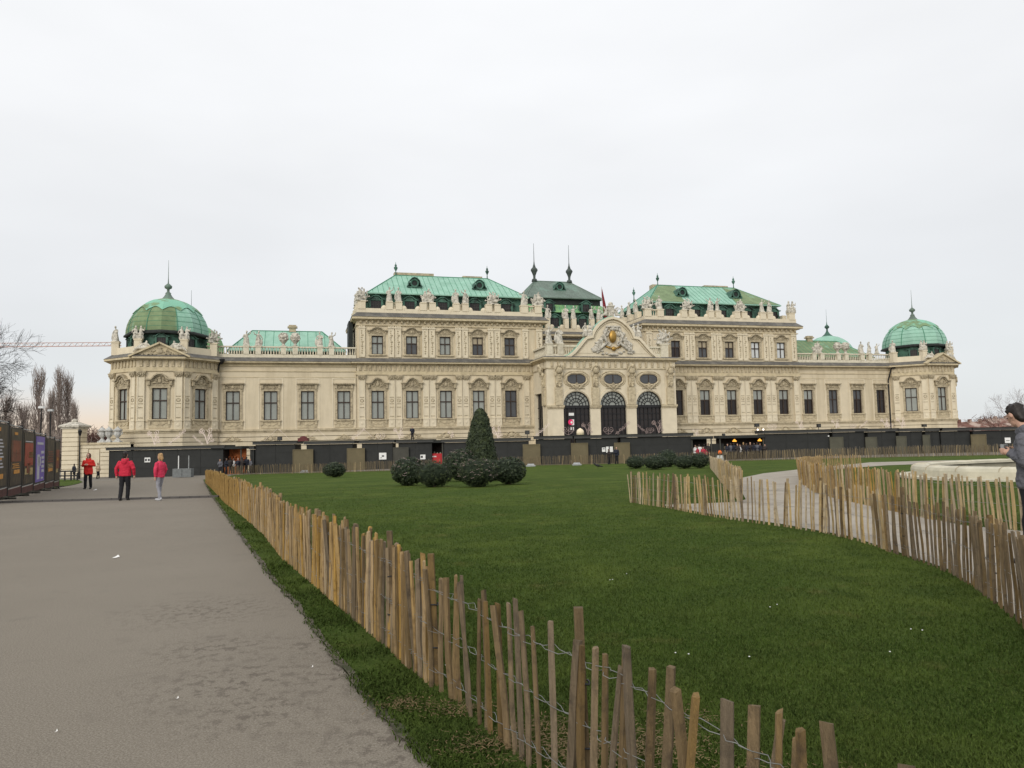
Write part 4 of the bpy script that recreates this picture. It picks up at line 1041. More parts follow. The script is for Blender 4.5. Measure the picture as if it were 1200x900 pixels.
sheet('ground', [(-2500, -60), (2500, -60), (2500, 3500), (-2500, 3500)], -.05, M_ground, 3.0)
EDGE = [(238, 562), (247, 580), (265, 605), (283, 630), (302, 655), (320, 680), (350, 713), (367, 737), (390, 767), (412, 797), (450, 840), (490, 882), (540, 930), (640, 1020)]
eg = gpl(EDGE)
sheet('promenade', [(-40, -6), (-40, 74), (eg[0][0], 74)] + eg + [(eg[-1][0] + .1, -6)], 0, M_asph, 1.5)
FARL = [(268, 557.4), (330, 555.3), (400, 553.8), (455, 552.3), (520, 549.8), (600, 546.6), (700, 544.3), (820, 541.5), (935, 538.8), (1040, 536.4), (1150, 534.2), (1260, 532)]
fl = gpl(FARL)
lawn_poly = eg + [(1.2, -6), (60, -6), (60, fl[-1][1])] + [(x, y + 2.2) for x, y in fl[::-1]]
sheet('lawn', lawn_poly, .012, M_lawn, 1.5)
PATH = [(775, 592.5), (830, 603), (917, 615.5), (997, 630), (1045, 646), (1115, 670), (1195, 726), (1400, 880), (1700, 900), (1500, 700), (1300, 645), (1200, 624), (1130, 617), (1045, 600), (1000, 589.5), (955, 577.5), (938, 566), (952, 556), (985, 549.5), (1040, 545.5), (1100, 543.4), (1200, 541.5), (1200, 538.5), (1100, 540), (1020, 542), (985, 545.5), (935, 550.5), (895, 555), (862, 562), (868, 575), (874, 586), (865, 589), (830, 590.5)]
rv = random.Random(5); es = []
for (xa, ya), (xb, yb) in zip(eg, eg[1:]):
    n_ = max(1, int(math.hypot(xb - xa, yb - ya) / .12))
    es += [(xa + (xb - xa) * i / n_, ya + (yb - ya) * i / n_) for i in range(n_)]
ev = [(x - rv.uniform(.0, .045), y) for x, y in es] + [(x + rv.uniform(.02, .06), y) for x, y in es[::-1]]
sheet('verge_soil', ev, .016, M_earth, 1.5)
sheet('gravel_path', gpl(PATH), .02, M_path, 1.5)
sheet('grass_corner', gpl([(62, 572.5), (97, 565), (92, 562.5), (64, 562)]), .03, M_lawn, 1.5)
# drain strip across the promenade
mb = MB(); a = gp(-40, 590.5); b = gp(258, 582.6); nn = 26
for i in range(nn):
    p = a.lerp(b, i / nn); q = a.lerp(b, (i + 1) / nn - .002); w = .24
    mb.add([(p.x, p.y - w, gz(p.x, p.y) + .004), (q.x, q.y - w, gz(q.x, q.y) + .004), (q.x, q.y - w * .5, gz(q.x, q.y) + .065), (p.x, p.y - w * .5, gz(p.x, p.y) + .065), (p.x, p.y + w * .5, gz(p.x, p.y) + .065), (q.x, q.y + w * .5, gz(q.x, q.y) + .065), (p.x, p.y + w, gz(p.x, p.y) + .004), (q.x, q.y + w, gz(q.x, q.y) + .004)],
           [(0, 1, 2, 3), (3, 2, 5, 4), (4, 5, 7, 6)])
tag(mb.build('cable_ramp', mat('dark_rubber', (.06, .052, .046), .2, 6, .8)), 'low dark rubber cable ramp laid straight across the promenade', 'cable ramp')

# ------------------------------------------------------------------ paling fences of split chestnut stakes and wire
M_woodg = mat('golden_split_chestnut', (.335, .225, .10), .28, 3, .9, .5, 30, (.175, .112, .052), 9, .52, .72, rndtint=.22, stretch=(9, 9, .9))
M_woodb = mat('brown_split_chestnut', (.212, .148, .076), .3, 4, .9, .6, 40, (.095, .068, .042), 9, .52, .72, rndtint=.24, stretch=(12, 12, 1.2))
M_woodp = mat('pale_split_chestnut', (.40, .30, .165), .25, 3, .85, .5, 30, (.22, .15, .075), 9, .52, .72, rndtint=.22, stretch=(9, 9, .9))
M_woodd = mat('weathered_grey_stakes', (.15, .12, .08), .3, 3, .85, .4, 30, (.10, .08, .055), 5, .5, .7, rndtint=.2, stretch=(9, 9, .9))
def stake_geo(k, thick=1.):
    r = random.Random(k); n = 5; mb = MB()
    w = r.uniform(.014, .020) * thick; d = r.uniform(.010, .015) * thick
    prof = [(-w, d * .6), (-w * .75, -d * .7), (w * r.uniform(-.2, .3), -d * 1.2), (w * .85, -d * .6), (w, d * .7)]
    bow = r.uniform(-.012, .012); bow2 = r.uniform(-.008, .008); vs = []
    for i, t in enumerate((0, .35, .7, 1.0)):
        s = (.96, 1.0, .97, .9)[i] * r.uniform(.95, 1.05); b = bow * math.sin(PI * t); c = bow2 * math.sin(PI * t * 1.6)
        for j, (x, y) in enumerate(prof): vs.append((x * s + b, y * s + c, t + (r.uniform(-.006, .006) + (x * r.choice((-.5, .4)) if False else 0) if i == 3 else 0)))
    sl = r.uniform(-.5, .5)
    for j in range(5): x, y, z = vs[15 + j]; vs[15 + j] = (x, y, z + x * sl + y * .4)
    fs = [(i * n + j, i * n + (j + 1) % n, (i + 1) * n + (j + 1) % n, (i + 1) * n + j) for i in range(3) for j in range(n)] + [(4, 3, 2, 1, 0), (15, 16, 17, 18, 19)]
    return vs, fs
STAKES = [stake_geo(k) for k in range(9)]
def stake_me(k, m):
    def f():
        mb = MB(); mb.add(*STAKES[k]); return mesh_only(mb, 'stake', m)
    return cached(('sk', k, m.name), f)
def walk(pts, step, rr=None):
    """points spaced along a polyline -> (x, y, direction, index)"""
    res = []; carry = 0.0
    for a, b in zip(pts, pts[1:]):
        a2 = Vector(a[:2]); b2 = Vector(b[:2]); L = (b2 - a2).length
        if L < 1e-6: continue
        d = (b2 - a2) / L; t = carry
        while t < L:
            p = a2 + d * t; res.append((p.x, p.y, d)); t += step * (rr.uniform(.55, 1.45) if rr else 1)
        carry = t - L
    return res
def fence(label, pts, step, h, matf, seed, group='chestnut paling fences', wires=True, singles=300, post_step=0, lean=.05, wire_max=22):
    r = random.Random(seed); P = walk(pts, step, r)
    base = gp(0, 0) if False else Vector((P[0][0], P[0][1], gz(P[0][0], P[0][1])))
    t = thing('paling_fence', label, 'fence', base, 0, group)
    items = []
    ph = r.uniform(0, 6)
    for i, (x, y, d) in enumerate(P):
        g = gz(x, y) + .01; k = r.randrange(9); hh = h * r.uniform(.92, 1.05) * (1 + .03 * math.sin(i * .05 + ph)); sx = r.uniform(.8, 1.35)
        ang = math.atan2(d.y, d.x) + r.uniform(-.7, .7) + (PI if r.random() < .5 else 0)
        la = lean * math.sin(i * .13 + ph) + r.gauss(0, lean * .7)
        M = Matrix.Translation((x + r.uniform(-.012, .012), y + r.uniform(-.012, .012), g - .03)) @ Matrix.Rotation(la, 4, Vector((-d.y, d.x, 0))) @ Matrix.Rotation(r.gauss(0, .025), 4, Vector((d.x, d.y, 0))) @ Matrix.Rotation(ang, 4, 'Z') @ Matrix.Diagonal((sx, sx, hh, 1))
        items.append((math.hypot(x, y) if y > 1.5 else 99, M, k, matf(math.hypot(x, y), r)))
    items.sort(key=lambda q: q[0])
    T = Matrix.Translation(-base)
    for D, M, k, m in items[:singles]:
        o = link('stake', stake_me(k, m), t); o.matrix_basis = T @ M
    rest = {}
    for D, M, k, m in items[singles:]:
        mb = rest.setdefault(m.name, (MB(), m))[0]; vs, fs = STAKES[k]; Q = T @ M; mb.add([Q @ Vector(v) for v in vs], fs)
    for mb, m in rest.values(): kind(mb.build('stake_row', m, t, fix=False), 'stuff')
    if wires:
        for fr in (.17, .48, .80):
            mb = MB(); rr = random.Random(seed + int(fr * 100))
            pl = [(x, y, d) for x, y, d in P if math.hypot(x, y) < wire_max and y > 1.0]
            for ph2 in (0, PI):
                pts2 = []; sag = 0
                for i, (x, y, d) in enumerate(pl):
                    s = (1 if (i % 2) else -1) * (1 if ph2 == 0 else -1); nx, ny = -d.y, d.x; sag = .85 * sag + rr.gauss(0, .007)
                    z = gz(x, y) + h * fr + sag
                    pts2.append((x + nx * s * .017 - base.x, y + ny * s * .017 - base.y, z - base.z))
                    if i + 1 < len(pl):
                        x2, y2, _ = pl[i + 1]
                        if math.hypot(x2 - x, y2 - y) < .3: pts2.append(((x + x2) / 2 - base.x + nx * .004 * s, (y + y2) / 2 - base.y + ny * .004 * s, z - base.z + rr.gauss(-.004, .004)))
                if len(pts2) > 1: mb.tube(pts2, .0017, 4)
            mb.build('wire', M_wire, t, True) if mb.v else None
    if post_step:
        for x, y, d in walk(pts, post_step):
            if y < 1.5: continue
            mb = MB(); n = Vector((-d.y, d.x)); q = Vector((x, y)) + n * .05; z = gz(x, y)
            w = .021; hh = h * r.uniform(.96, 1.1); lx = r.uniform(-.04, .04)
            mb.slab([(-w, -w), (w, -w), (w, w), (-w, w)], -.05, hh, [(-w + lx, -w * .9), (w * .9 + lx, -w), (w + lx, w), (-w + lx, w)])
            o = mb.build('post', matf(math.hypot(x, y), r), t, loc=(q.x - base.x, q.y - base.y, z - base.z)); 
            tb = MB()
            for zz in (hh * .62, hh * .3): tb.tube([(lx * .6 + .034 * math.cos(a), .034 * math.sin(a), zz + .004 * math.sin(3 * a)) for a in [2 * PI * i / 10 for i in range(11)]], .005, 4)
            kind(tb.build('cable_tie', M_black, o), 'stuff')
    return t
NEARF = [(241, 566), (252, 577), (264, 590), (289, 609), (310, 628), (332, 656), (350, 671), (368, 686), (390, 706), (420, 731), (450, 757), (480, 784), (505, 807), (530, 820), (547, 835), (577, 864), (610, 894), (700, 968), (815, 1070), (905, 1140), (952, 1195), (1033, 1250), (1150, 1340)]
nf = [gp(x, y) for x, y in NEARF]
split_i = 12
fence('long golden chestnut paling fence running beside the promenade towards the huts', nf[:split_i + 1], .050, .86, lambda D, r: M_woodg if D > 8.5 or r.random() < .5 else M_woodb, 1, post_step=3.4, singles=300)
fence('nearest weathered paling fence with leaning stakes curving across the lower edge of the lawn', nf[split_i:], .10, .80, lambda D, r: M_woodb, 2, post_step=1.9, lean=.09)
RF = [(739, 589.5), (782, 596), (830, 605.5), (875, 612.5), (917, 618), (962, 625), (997, 633), (1029, 642), (1045, 649), (1083, 661), (1115, 674), (1147, 693), (1173, 713), (1195, 732), (1250, 790), (1330, 890)]
fence('curving brown paling fence between the big lawn and the gravel path', [gp(x, y) for x, y in RF], .105, .82, lambda D, r: M_woodb if D < 11.5 else (M_woodp if r.random() < .75 else M_woodb), 3, post_step=2.6, lean=.06)
CF = [(870, 591), (858, 580), (846, 566), (838, 555), (832, 548)]
fence('short dense pale paling fence at the left corner of the gravel path', [gp(x, y) for x, y in CF], .055, .88, lambda D, r: M_woodp, 4, wires=False, lean=.06)
DF = [(1010, 550.5), (962, 550), (940, 558), (937, 566), (955, 578), (985, 586.5), (1020, 594), (1055, 602), (1090, 610), (1130, 615), (1200, 624), (1300, 640)]
fence('golden paling fence round the grass in front of the pond', [gp(x, y) for x, y in DF], .085, .86, lambda D, r: (M_woodg if r.random() < .7 else M_woodp) if D > 17 else M_woodp, 5, wires=True, lean=.05, wire_max=16)
fence('far grey paling fence along the back of the lawn in front of the huts', [(x, y) for x, y in fl], .085, .98, lambda D, r: M_woodd if r.random() < .93 else M_woodp, 6, wires=False, singles=0, lean=.06)
fence('grey paling fence standing just behind the far lawn fence at right', [gp(x, y - 1.2) for x, y in FARL[7:]], .12, 1.0, lambda D, r: M_woodd, 16, wires=False, singles=0, lean=.06)

# ------------------------------------------------------------------ grass blades near the camera
def inpoly(X, Y, poly):
    c = np.zeros(len(X), bool); n = len(poly)
    for i in range(n):
        x1, y1 = poly[i]; x2, y2 = poly[(i + 1) % n]
        if y1 == y2: continue
        q = ((y1 > Y) != (y2 > Y)) & (X < (x2 - x1) * (Y - y1) / (y2 - y1) + x1); c ^= q
    return c
def gzv(x, y):
    def s(a, b, v): t = np.clip((v - a) / (b - a), 0, 1); return t * t * (3 - 2 * t)
    fall = .75 + .25 * s(5, 25, -x) + .2 * s(25, 40, -x) - .35 * s(8, 45, x)
    return -fall * s(12, 75, y) + .12 * s(1, 13, x) * (1 - s(20, 45, y))
def blades(name, X, Y, h, w, m, seed, bend=.5, off=.03, label=None):
    g = np.random.default_rng(seed); n = len(X); Z = gzv(X, Y) + off
    a = g.uniform(0, 2 * PI, n); H = h * g.uniform(.5, 1.25, n); ln = g.uniform(.1, bend, n); b = g.uniform(0, 2 * PI, n)
    wx, wy = np.cos(a) * w / 2, np.sin(a) * w / 2; tx, ty = np.cos(b) * H * ln, np.sin(b) * H * ln
    V = np.empty((n, 5, 3), np.float32)
    V[:, 0] = np.stack([X - wx, Y - wy, Z], 1); V[:, 1] = np.stack([X + wx, Y + wy, Z], 1)
    V[:, 2] = np.stack([X + wx * .8 + tx * .35, Y + wy * .8 + ty * .35, Z + H * .6], 1); V[:, 3] = np.stack([X - wx * .8 + tx * .35, Y - wy * .8 + ty * .35, Z + H * .6], 1)
    V[:, 4] = np.stack([X + tx, Y + ty, Z + H * (1 - .3 * ln)], 1)
    me = bpy.data.meshes.new(name); me.vertices.add(n * 5); me.vertices.foreach_set('co', V.ravel())
    lp = np.array([0, 1, 2, 3, 3, 2, 4], np.int32)[None] + (np.arange(n, dtype=np.int32) * 5)[:, None]
    me.loops.add(n * 7); me.loops.foreach_set('vertex_index', lp.ravel())
    st = (np.array([0, 4], np.int32)[None] + (np.arange(n, dtype=np.int32) * 7)[:, None]).ravel(); me.polygons.add(n * 2); me.polygons.foreach_set('loop_start', st)
    me.update(); me.validate(); me.materials.append(m)
    o = link(name, me); o['kind'] = 'stuff'; tag(o, label, 'grass'); return o
g = np.random.default_rng(3)
M_blade = lawn_mat('grass_blades', True, 1.12); M_tuft = lawn_mat('verge_weeds', False, 1.0)
nfp = [(p.x, p.y) for p in nf]
verge = eg + [(eg[-1][0] + .2, -6), (3.5, -6)] + nfp[::-1]
def wedge(n, r0, r1, a0, a1):
    r = np.exp(g.uniform(math.log(r0), math.log(r1), n)); a = np.radians(g.uniform(a0, a1, n)); return r * np.sin(a), r * np.cos(a)
X, Y = wedge(620000, 2.2, 40, -38, 44); q_ = g.uniform(0, 1, len(X)) < np.clip((40 - np.hypot(X, Y)) / 26, 0, 1); X, Y = X[q_], Y[q_]
keep = inpoly(X, Y, lawn_poly) & ~inpoly(X, Y, verge) & ~inpoly(X, Y, gpl(PATH)); X, Y = X[keep], Y[keep]
R = np.hypot(X, Y); blades('lawn_grass', X, Y, .034 - .0004 * R, .0045 + .0004 * R, M_blade, 5, 1.1, .010, 'short mown green grass blades over the near lawn')
X, Y = wedge(460000, 2.2, 45, -38, 20); Xj = X + np.abs(g.normal(size=len(X))) * .03; keep = inpoly(Xj, Y, verge) & ~((Y < 1.0)); X, Y = X[keep], Y[keep]
cl = np.sin(X * 5.1 + 1.3 * np.sin(Y * 3.7)) * np.sin(Y * 4.3 + X) ; keep = g.uniform(-1.1, .6, len(X)) < cl; X, Y = X[keep], Y[keep]; hh = .055 + .05 * np.clip(np.sin(X * 2.9 + 2) * np.sin(Y * 2.3), 0, 1)
blades('verge_grass', X, Y, hh * .75, .0075 + .0004 * np.hypot(X, Y), M_tuft, 6, 1.6, .004, 'rough dark weedy grass strip between the promenade and the paling fence')
# dry chips and straw at the foot of the near fence
M_straw = mat('dry_straw', (.17, .115, .055), .4, 8, .9)
cs = [(gp(x, y), r) for x, y, r in ((650, 885, .18), (690, 890, .22), (735, 885, .2), (640, 860, .14), (470, 832, .10), (535, 838, .12), (800, 850, .12), (570, 880, .12), (860, 930, .25), (780, 880, .15))]
mb = MB(); r = random.Random(8)
for p, q in cs:
    for _ in range(int(2200 * q)):
        x = p.x + r.gauss(0, q); y = p.y + r.gauss(0, q * .7); z = gz(x, y) + .035 + r.uniform(0, .02); a = r.uniform(0, 6.28); L = r.uniform(.004, .016); w = r.uniform(.001, .003); c, s_ = math.cos(a), math.sin(a); t_ = r.uniform(-.3, .3) * L
        mb.add([(x - c * L - s_ * w, y - s_ * L + c * w, z - t_), (x - c * L + s_ * w, y - s_ * L - c * w, z - t_), (x + c * L + s_ * w, y + s_ * L - c * w, z + t_), (x + c * L - s_ * w, y + s_ * L + c * w, z + t_)], [(0, 1, 2, 3)])
o = mb.build('straw', M_straw, None, fix=False); o['kind'] = 'stuff'; tag(o, 'dry tan straw and wood chips scattered under the near fence', 'straw')

# ------------------------------------------------------------------ clipped evergreens
def leaves(name, P, Nn, size, m, seed):
    g = np.random.default_rng(seed); n = len(P)
    T = np.cross(Nn, g.normal(size=(n, 3))); T /= np.linalg.norm(T, axis=1)[:, None] + 1e-9
    D = Nn + g.normal(size=(n, 3)) * .7; D /= np.linalg.norm(D, axis=1)[:, None]; B = np.cross(D, T)
    s = size * g.uniform(.6, 1.4, (n, 1)); V = np.empty((n, 4, 3), np.float32)
    V[:, 0] = P - T * s; V[:, 1] = P - B * s * .45; V[:, 2] = P + T * s; V[:, 3] = P + B * s * .45
    me = bpy.data.meshes.new(name); me.from_pydata(V.reshape(-1, 3), [], (np.arange(n * 4).reshape(-1, 4)).tolist()); me.materials.append(m); return me
M_leaf = mat('dark_box_leaf', (.022, .036, .014), .6, 16, .5, spec=.4, c2=(.095, .12, .05), c2sc=6, c2lo=.52, c2hi=.66)
M_leafy = mat('yew_needles', (.026, .038, .016), .5, 14, .6, spec=.25, c2=(.075, .095, .038), c2sc=5, c2lo=.5, c2hi=.66)
M_core = mat('shaded_shrub_core', (.012, .02, .009), .3, 6, .9)  # dark core stands in for the shade in gaps between leaves
def ball_mesh(seed, n=5200, loose=.05, size=.055, m=None):
    """leaves gathered in tufts round a clipped ball, tufts standing proud or sunk"""
    g = np.random.default_rng(seed); k = 300 if loose > .08 else 460
    c = g.normal(size=(k, 3)); c /= np.linalg.norm(c, axis=1)[:, None]
    big = 1 + .05 * np.sin(c[:, 0] * 5 + seed * 2) * np.sin(c[:, 1] * 4.5 + 2 + seed) - .05 * np.clip(-c[:, 2], 0, 1)
    c = c * (big * (.96 + g.normal(size=k) * loose * .11))[:, None]
    w = g.integers(0, k, n); off = g.normal(size=(n, 3)) * np.array([.034, .034, .034])
    P = c[w] + off; Nn = off / (np.linalg.norm(off, axis=1)[:, None] + 1e-9) * .7 + P / np.linalg.norm(P, axis=1)[:, None]; Nn /= np.linalg.norm(Nn, axis=1)[:, None]
    return leaves('foliage', P, Nn, size, m or M_leaf, seed)
def shrub(label, px, py, D0, wpx, hpx, seed, lights=False, group='clipped evergreen balls on the lawn', loose=.075, m=None, n=8000, name='topiary_ball'):
    """px,py = foot in the photograph"""
    p = gp(px, py); s = p.y / FPX; rx = wpx * s / 2; rz = hpx * s / 2
    t = thing(name, label, 'shrub', p, seed * 1.1, group)
    me = cached(('ball', seed, loose, n), lambda: ball_mesh(seed, n, loose, .035 if m else .047, m)); o = link('foliage', me, t, (0, 0, rz * .97)); o.scale = (rx, rx, rz)
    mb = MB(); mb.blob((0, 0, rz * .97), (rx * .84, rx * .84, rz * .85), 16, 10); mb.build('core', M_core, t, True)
    mb = MB(); mb.tube([(0, 0, -.1), (0, 0, rz * .4)], .09, 6); mb.build('stem', M_woodd, t)
    if lights:
        r = random.Random(seed); mb = MB()
        for i in range(95):
            a = r.uniform(0, 6.28); q = r.uniform(-.3, 1.2); c = math.cos(q); d = Vector((c * math.cos(a), c * math.sin(a), math.sin(q))); e = Vector((-math.sin(a), math.cos(a), r.uniform(-.6, .6))) * r.uniform(.03, .09)
            P = lambda v: (v.x * rx * 1.03, v.y * rx * 1.03, v.z * rz * 1.03 + rz * .97)
            mb.tube([P(d - e), P(d), P(d + e)], .006, 3)
        kind(mb.build('light_string', M_litd, t), 'stuff')
shrub('dark ball shrub with pale light wires, left end of the round topiary cluster', 479, 569.5, 0, 41, 34, 1, True)
shrub('smooth green ball shrub second from left in the front of the topiary cluster', 509, 571, 0, 43, 31, 2, m=M_leafy, n=8000)
shrub('loose leafy ball shrub with light wires behind the front row, left of the dark cone', 541, 564, 0, 42, 38, 3, True)
shrub('round shrub strung with pale wires in front of the dark cone', 559, 571, 0, 46, 34, 4, True, m=M_leafy, n=8000)
shrub('dark smooth ball shrub at the right end of the topiary cluster', 597, 568, 0, 40, 33, 5)
shrub('ball shrub half hidden at the foot of the dark cone', 573, 564, 0, 34, 26, 6)
shrub('single dark ball shrub alone at the back left of the lawn', 392, 559.5, 0, 27, 18, 7)
for i, (x, y, w, h, l) in enumerate(((745, 549.5, 25, 16, 'leftmost small ball of the far row behind the paling corner'), (768, 550.5, 32, 18, 'second ball of the far row, wide and dark'), (783, 547.5, 26, 21, 'tall pale-tipped ball rising at the back of the far row'), (802, 549.5, 27, 17, 'fourth ball of the far row in front of the black hut'), (820, 549, 25, 19, 'rightmost ball of the far row beside the dense paling'))):
    shrub(l, x, y, 0, w, h, 8 + i % 3, group='row of dark shrubs at the back of the lawn', loose=.09, n=3000, name='round_shrub')
p = gp(564, 563); t = thing('topiary_cone', 'tall dark clipped yew cone behind the ball shrubs', 'shrub', p); s = p.y / FPX; H = 82 * s; R0 = 20.5 * s
g2 = np.random.default_rng(77); n = 15000; q = g2.uniform(0, 1, n) ** 1.2; a = g2.uniform(0, 2 * PI, n)
rad = R0 * np.clip(1 - q, 0, 1) ** .47 * (1 + .02 * np.sin(a * 5 + q * 9)) + .02 + g2.normal(size=n) * .035
P = np.stack([rad * np.cos(a), rad * np.sin(a), q * H + g2.normal(size=n) * .02 + .05], 1); Nn = np.stack([np.cos(a), np.sin(a), np.full(n, .35)], 1)
link('foliage', leaves('foliage', P, Nn, .06, M_leafy, 78), t)
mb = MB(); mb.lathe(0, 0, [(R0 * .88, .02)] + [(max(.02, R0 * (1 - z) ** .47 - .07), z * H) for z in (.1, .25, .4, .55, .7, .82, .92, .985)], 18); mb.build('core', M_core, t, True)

# ------------------------------------------------------------------ bare winter trees
M_bark = mat('dark_wet_bark', (.045, .037, .032), .3, 4, .9); M_bark2 = mat('grey_brown_twigs', (.30, .245, .215), .25, 2, .95); M_twig = mat('reddish_winter_twigs', (.115, .062, .052), .35, 1.2, .95, c2=(.20, .12, .08), c2sc=.6, c2lo=.5, c2hi=.7)
def grow(mb, p, d, L, r, depth, rr, spread, up, nb, sides):
    pts = [p]; rs = [r]; q = p; e = d.copy(); k = 3
    for i in range(k):
        e = (e + Vector((rr.gauss(0, .12), rr.gauss(0, .12), rr.gauss(0, .08) + up * .12))).normalized(); q = q + e * (L / k); pts.append(q); rs.append(r * (1 - .42 * (i + 1) / k))
    mb.tube(pts, rs, sides if depth > 1 else 3, caps=False)
    if depth == 0: return
    for j in range(nb):
        t = rr.uniform(.35, 1.0) if j else 1.0; i = min(k - 1, int(t * k)); f = t * k - i; s = pts[i].lerp(pts[i + 1], f)
        ax = e.orthogonal().normalized(); ax = Matrix.Rotation(rr.uniform(0, 2 * PI), 3, e) @ ax
        nd = (Matrix.Rotation(rr.uniform(.3, 1.0) * spread, 3, ax) @ e); nd = (nd + Vector((0, 0, up * .25))).normalized()
        grow(mb, s, nd, L * rr.uniform(.6, .84), max(.008, rs[-1] * rr.uniform(.6, .85)), depth - 1, rr, spread, up, nb, sides)
def tree(label, p, H, seed, m, depth=5, spread=.8, up=.4, nb=3, group='bare winter trees', name='bare_tree', r0=None, first=.28, lean=(0, 0), cluster=1):
    t = thing(name, label, 'tree', p, 0, group); rr = random.Random(seed); r0 = r0 or H * .022
    mb = MB(); top = Vector((lean[0], lean[1], H * first)); mb.tube([(0, 0, -.3), (0, 0, .2), tuple(top)], [r0 * 1.3, r0, r0 * .85], 8); mb.build('trunk', m, t, True)
    mb = MB()
    for j in range(4): 
        a = j * PI / 2 + rr.uniform(-.4, .4); d = Vector((math.cos(a) * spread, math.sin(a) * spread, 1.1)).normalized()
        grow(mb, top * rr.uniform(.75, 1), d, H * .27, r0 * .62, depth, rr, spread, up, nb, 5)
    mb.build('crown', m, t, True, fix=False); return t
tree('large bare tree with dark branches reaching in from the left edge', at(-112, 590, 46).xy.to_3d() + Vector((0, 0, -.6)), 12.2, 3, M_bark, 6, .95, .16, 4, r0=.28, first=.22)
tree('second bare tree behind the poster stands at the left edge', at(14, 560, 75).xy.to_3d() + Vector((0, 0, -1.2)), 7.5, 8, M_bark2, 5, .9, .2, 3, first=.25)
def poplar(label, px, D, H, seed, wid):
    p = at(px, 540, D); p.z = -1.2; t = thing('poplar', label, 'tree', p, 0, 'upright poplars beyond the gate'); rr = random.Random(seed)
    mb = MB(); mb.tube([(0, 0, 0), (0, 0, H * .5), (.1, 0, H * .97)], [H * .016, H * .01, .03], 6); mb.build('trunk', M_bark2, t, True); mb = MB()
    for i in range(105):
        z = rr.uniform(.10, .9) * H; a = rr.uniform(0, 6.28); L = min(rr.uniform(.16, .32) * H, H * 1.02 - z); w = wid * rr.uniform(.3, 1) * (1 - .55 * (z / H))
        e = Vector((math.cos(a) * w, math.sin(a) * w, z + L)); b = Vector((0, 0, z)); c = b.lerp(e, .5) + Vector((math.cos(a) * w * .28, math.sin(a) * w * .28, -L * .08)); mb.tube([b, c, e], [.08, .055, .015], 3, caps=False)
        for k in range(7):
            s = b.lerp(c, rr.random()) if k < 3 else c.lerp(e, rr.random()); f = s + Vector((rr.gauss(0, .32), rr.gauss(0, .32), rr.uniform(.7, 2.0))); mb.tube([s, f], [.028, .014], 3, caps=False)
    mb.build('crown', M_bark2, t, fix=False)
poplar('slim bare poplar left of the wider pair, standing beyond the gate', 44, 150, 18.2, 1, 2.2)
poplar('tallest bare poplar in the middle of the wide clump beyond the gate', 67, 150, 18.2, 2, 1.9); poplar('bare poplar on the right of the clump, rising above the gate pier', 78, 152, 17.0, 3, 1.7); poplar('short bare poplar on the left of the wide clump', 58, 146, 13.5, 4, 1.3); poplar('low bare poplar beside the pier, rightmost', 86, 146, 11, 5, 1.0); poplar('bare poplar behind the big tree at the left edge', 6, 150, 13, 6, 2.6); poplar('bare poplar between the big tree and the slim poplar', 26, 155, 12, 7, 2.6)
def thicket(name, label, pts, n, hmax, m, seed):
    rr = random.Random(seed); mb = MB()
    for i in range(n):
        a, b = pts[0], pts[1]; t = rr.random(); p = a.lerp(b, t) + Vector((rr.gauss(0, 1.5), rr.gauss(0, 3), 0)); H = hmax * (.6 + .4 * math.sin(t * 9 + seed) ** 2) * rr.uniform(.55, 1)
        q = p + Vector((rr.gauss(0, H * .16), rr.gauss(0, H * .1), H)); mb.tube([p, p.lerp(q, .5) + Vector((rr.gauss(0, .3), 0, 0)), q], [.09, .06, .02], 3, caps=False)
        for k in range(6): s = p.lerp(q, rr.uniform(.25, 1)); mb.tube([s, s + Vector((rr.gauss(0, .8), rr.gauss(0, .5), rr.uniform(.3, 1.5)))], [.06, .03], 3, caps=False)
    o = mb.build(name, m, None, fix=False); o['kind'] = 'stuff'; tag(o, label, 'thicket')
def gpt(px, D, z=-1.2): p = at(px, 540, D); return Vector((p.x, p.y, z))
thicket('distant_wood', 'brown bare wood far beyond the wall with the stone vases', [gpt(84, 175), gpt(140, 175)], 900, 8.2, M_twig, 1)
thicket('distant_wood', 'grey bare undergrowth behind the poster stands', [gpt(-30, 120), gpt(88, 120)], 700, 6.0, M_bark2, 2)
thicket('distant_wood', 'reddish bare bushes rising behind the huts at the right edge', [gpt(1128, 170, -1), gpt(1330, 170, -1)], 1500, 6.3, M_twig, 3)
tree('bare reddish tree behind the person in grey at the right edge', gpt(1196, 130, -1), 10.5, 21, M_twig, 5, .9, .25, 3, r0=.2); tree('small bare tree beyond the huts right of the domed pavilion', gpt(1168, 150, -1), 8.2, 22, M_twig, 4, .9, .3, 3, r0=.14)

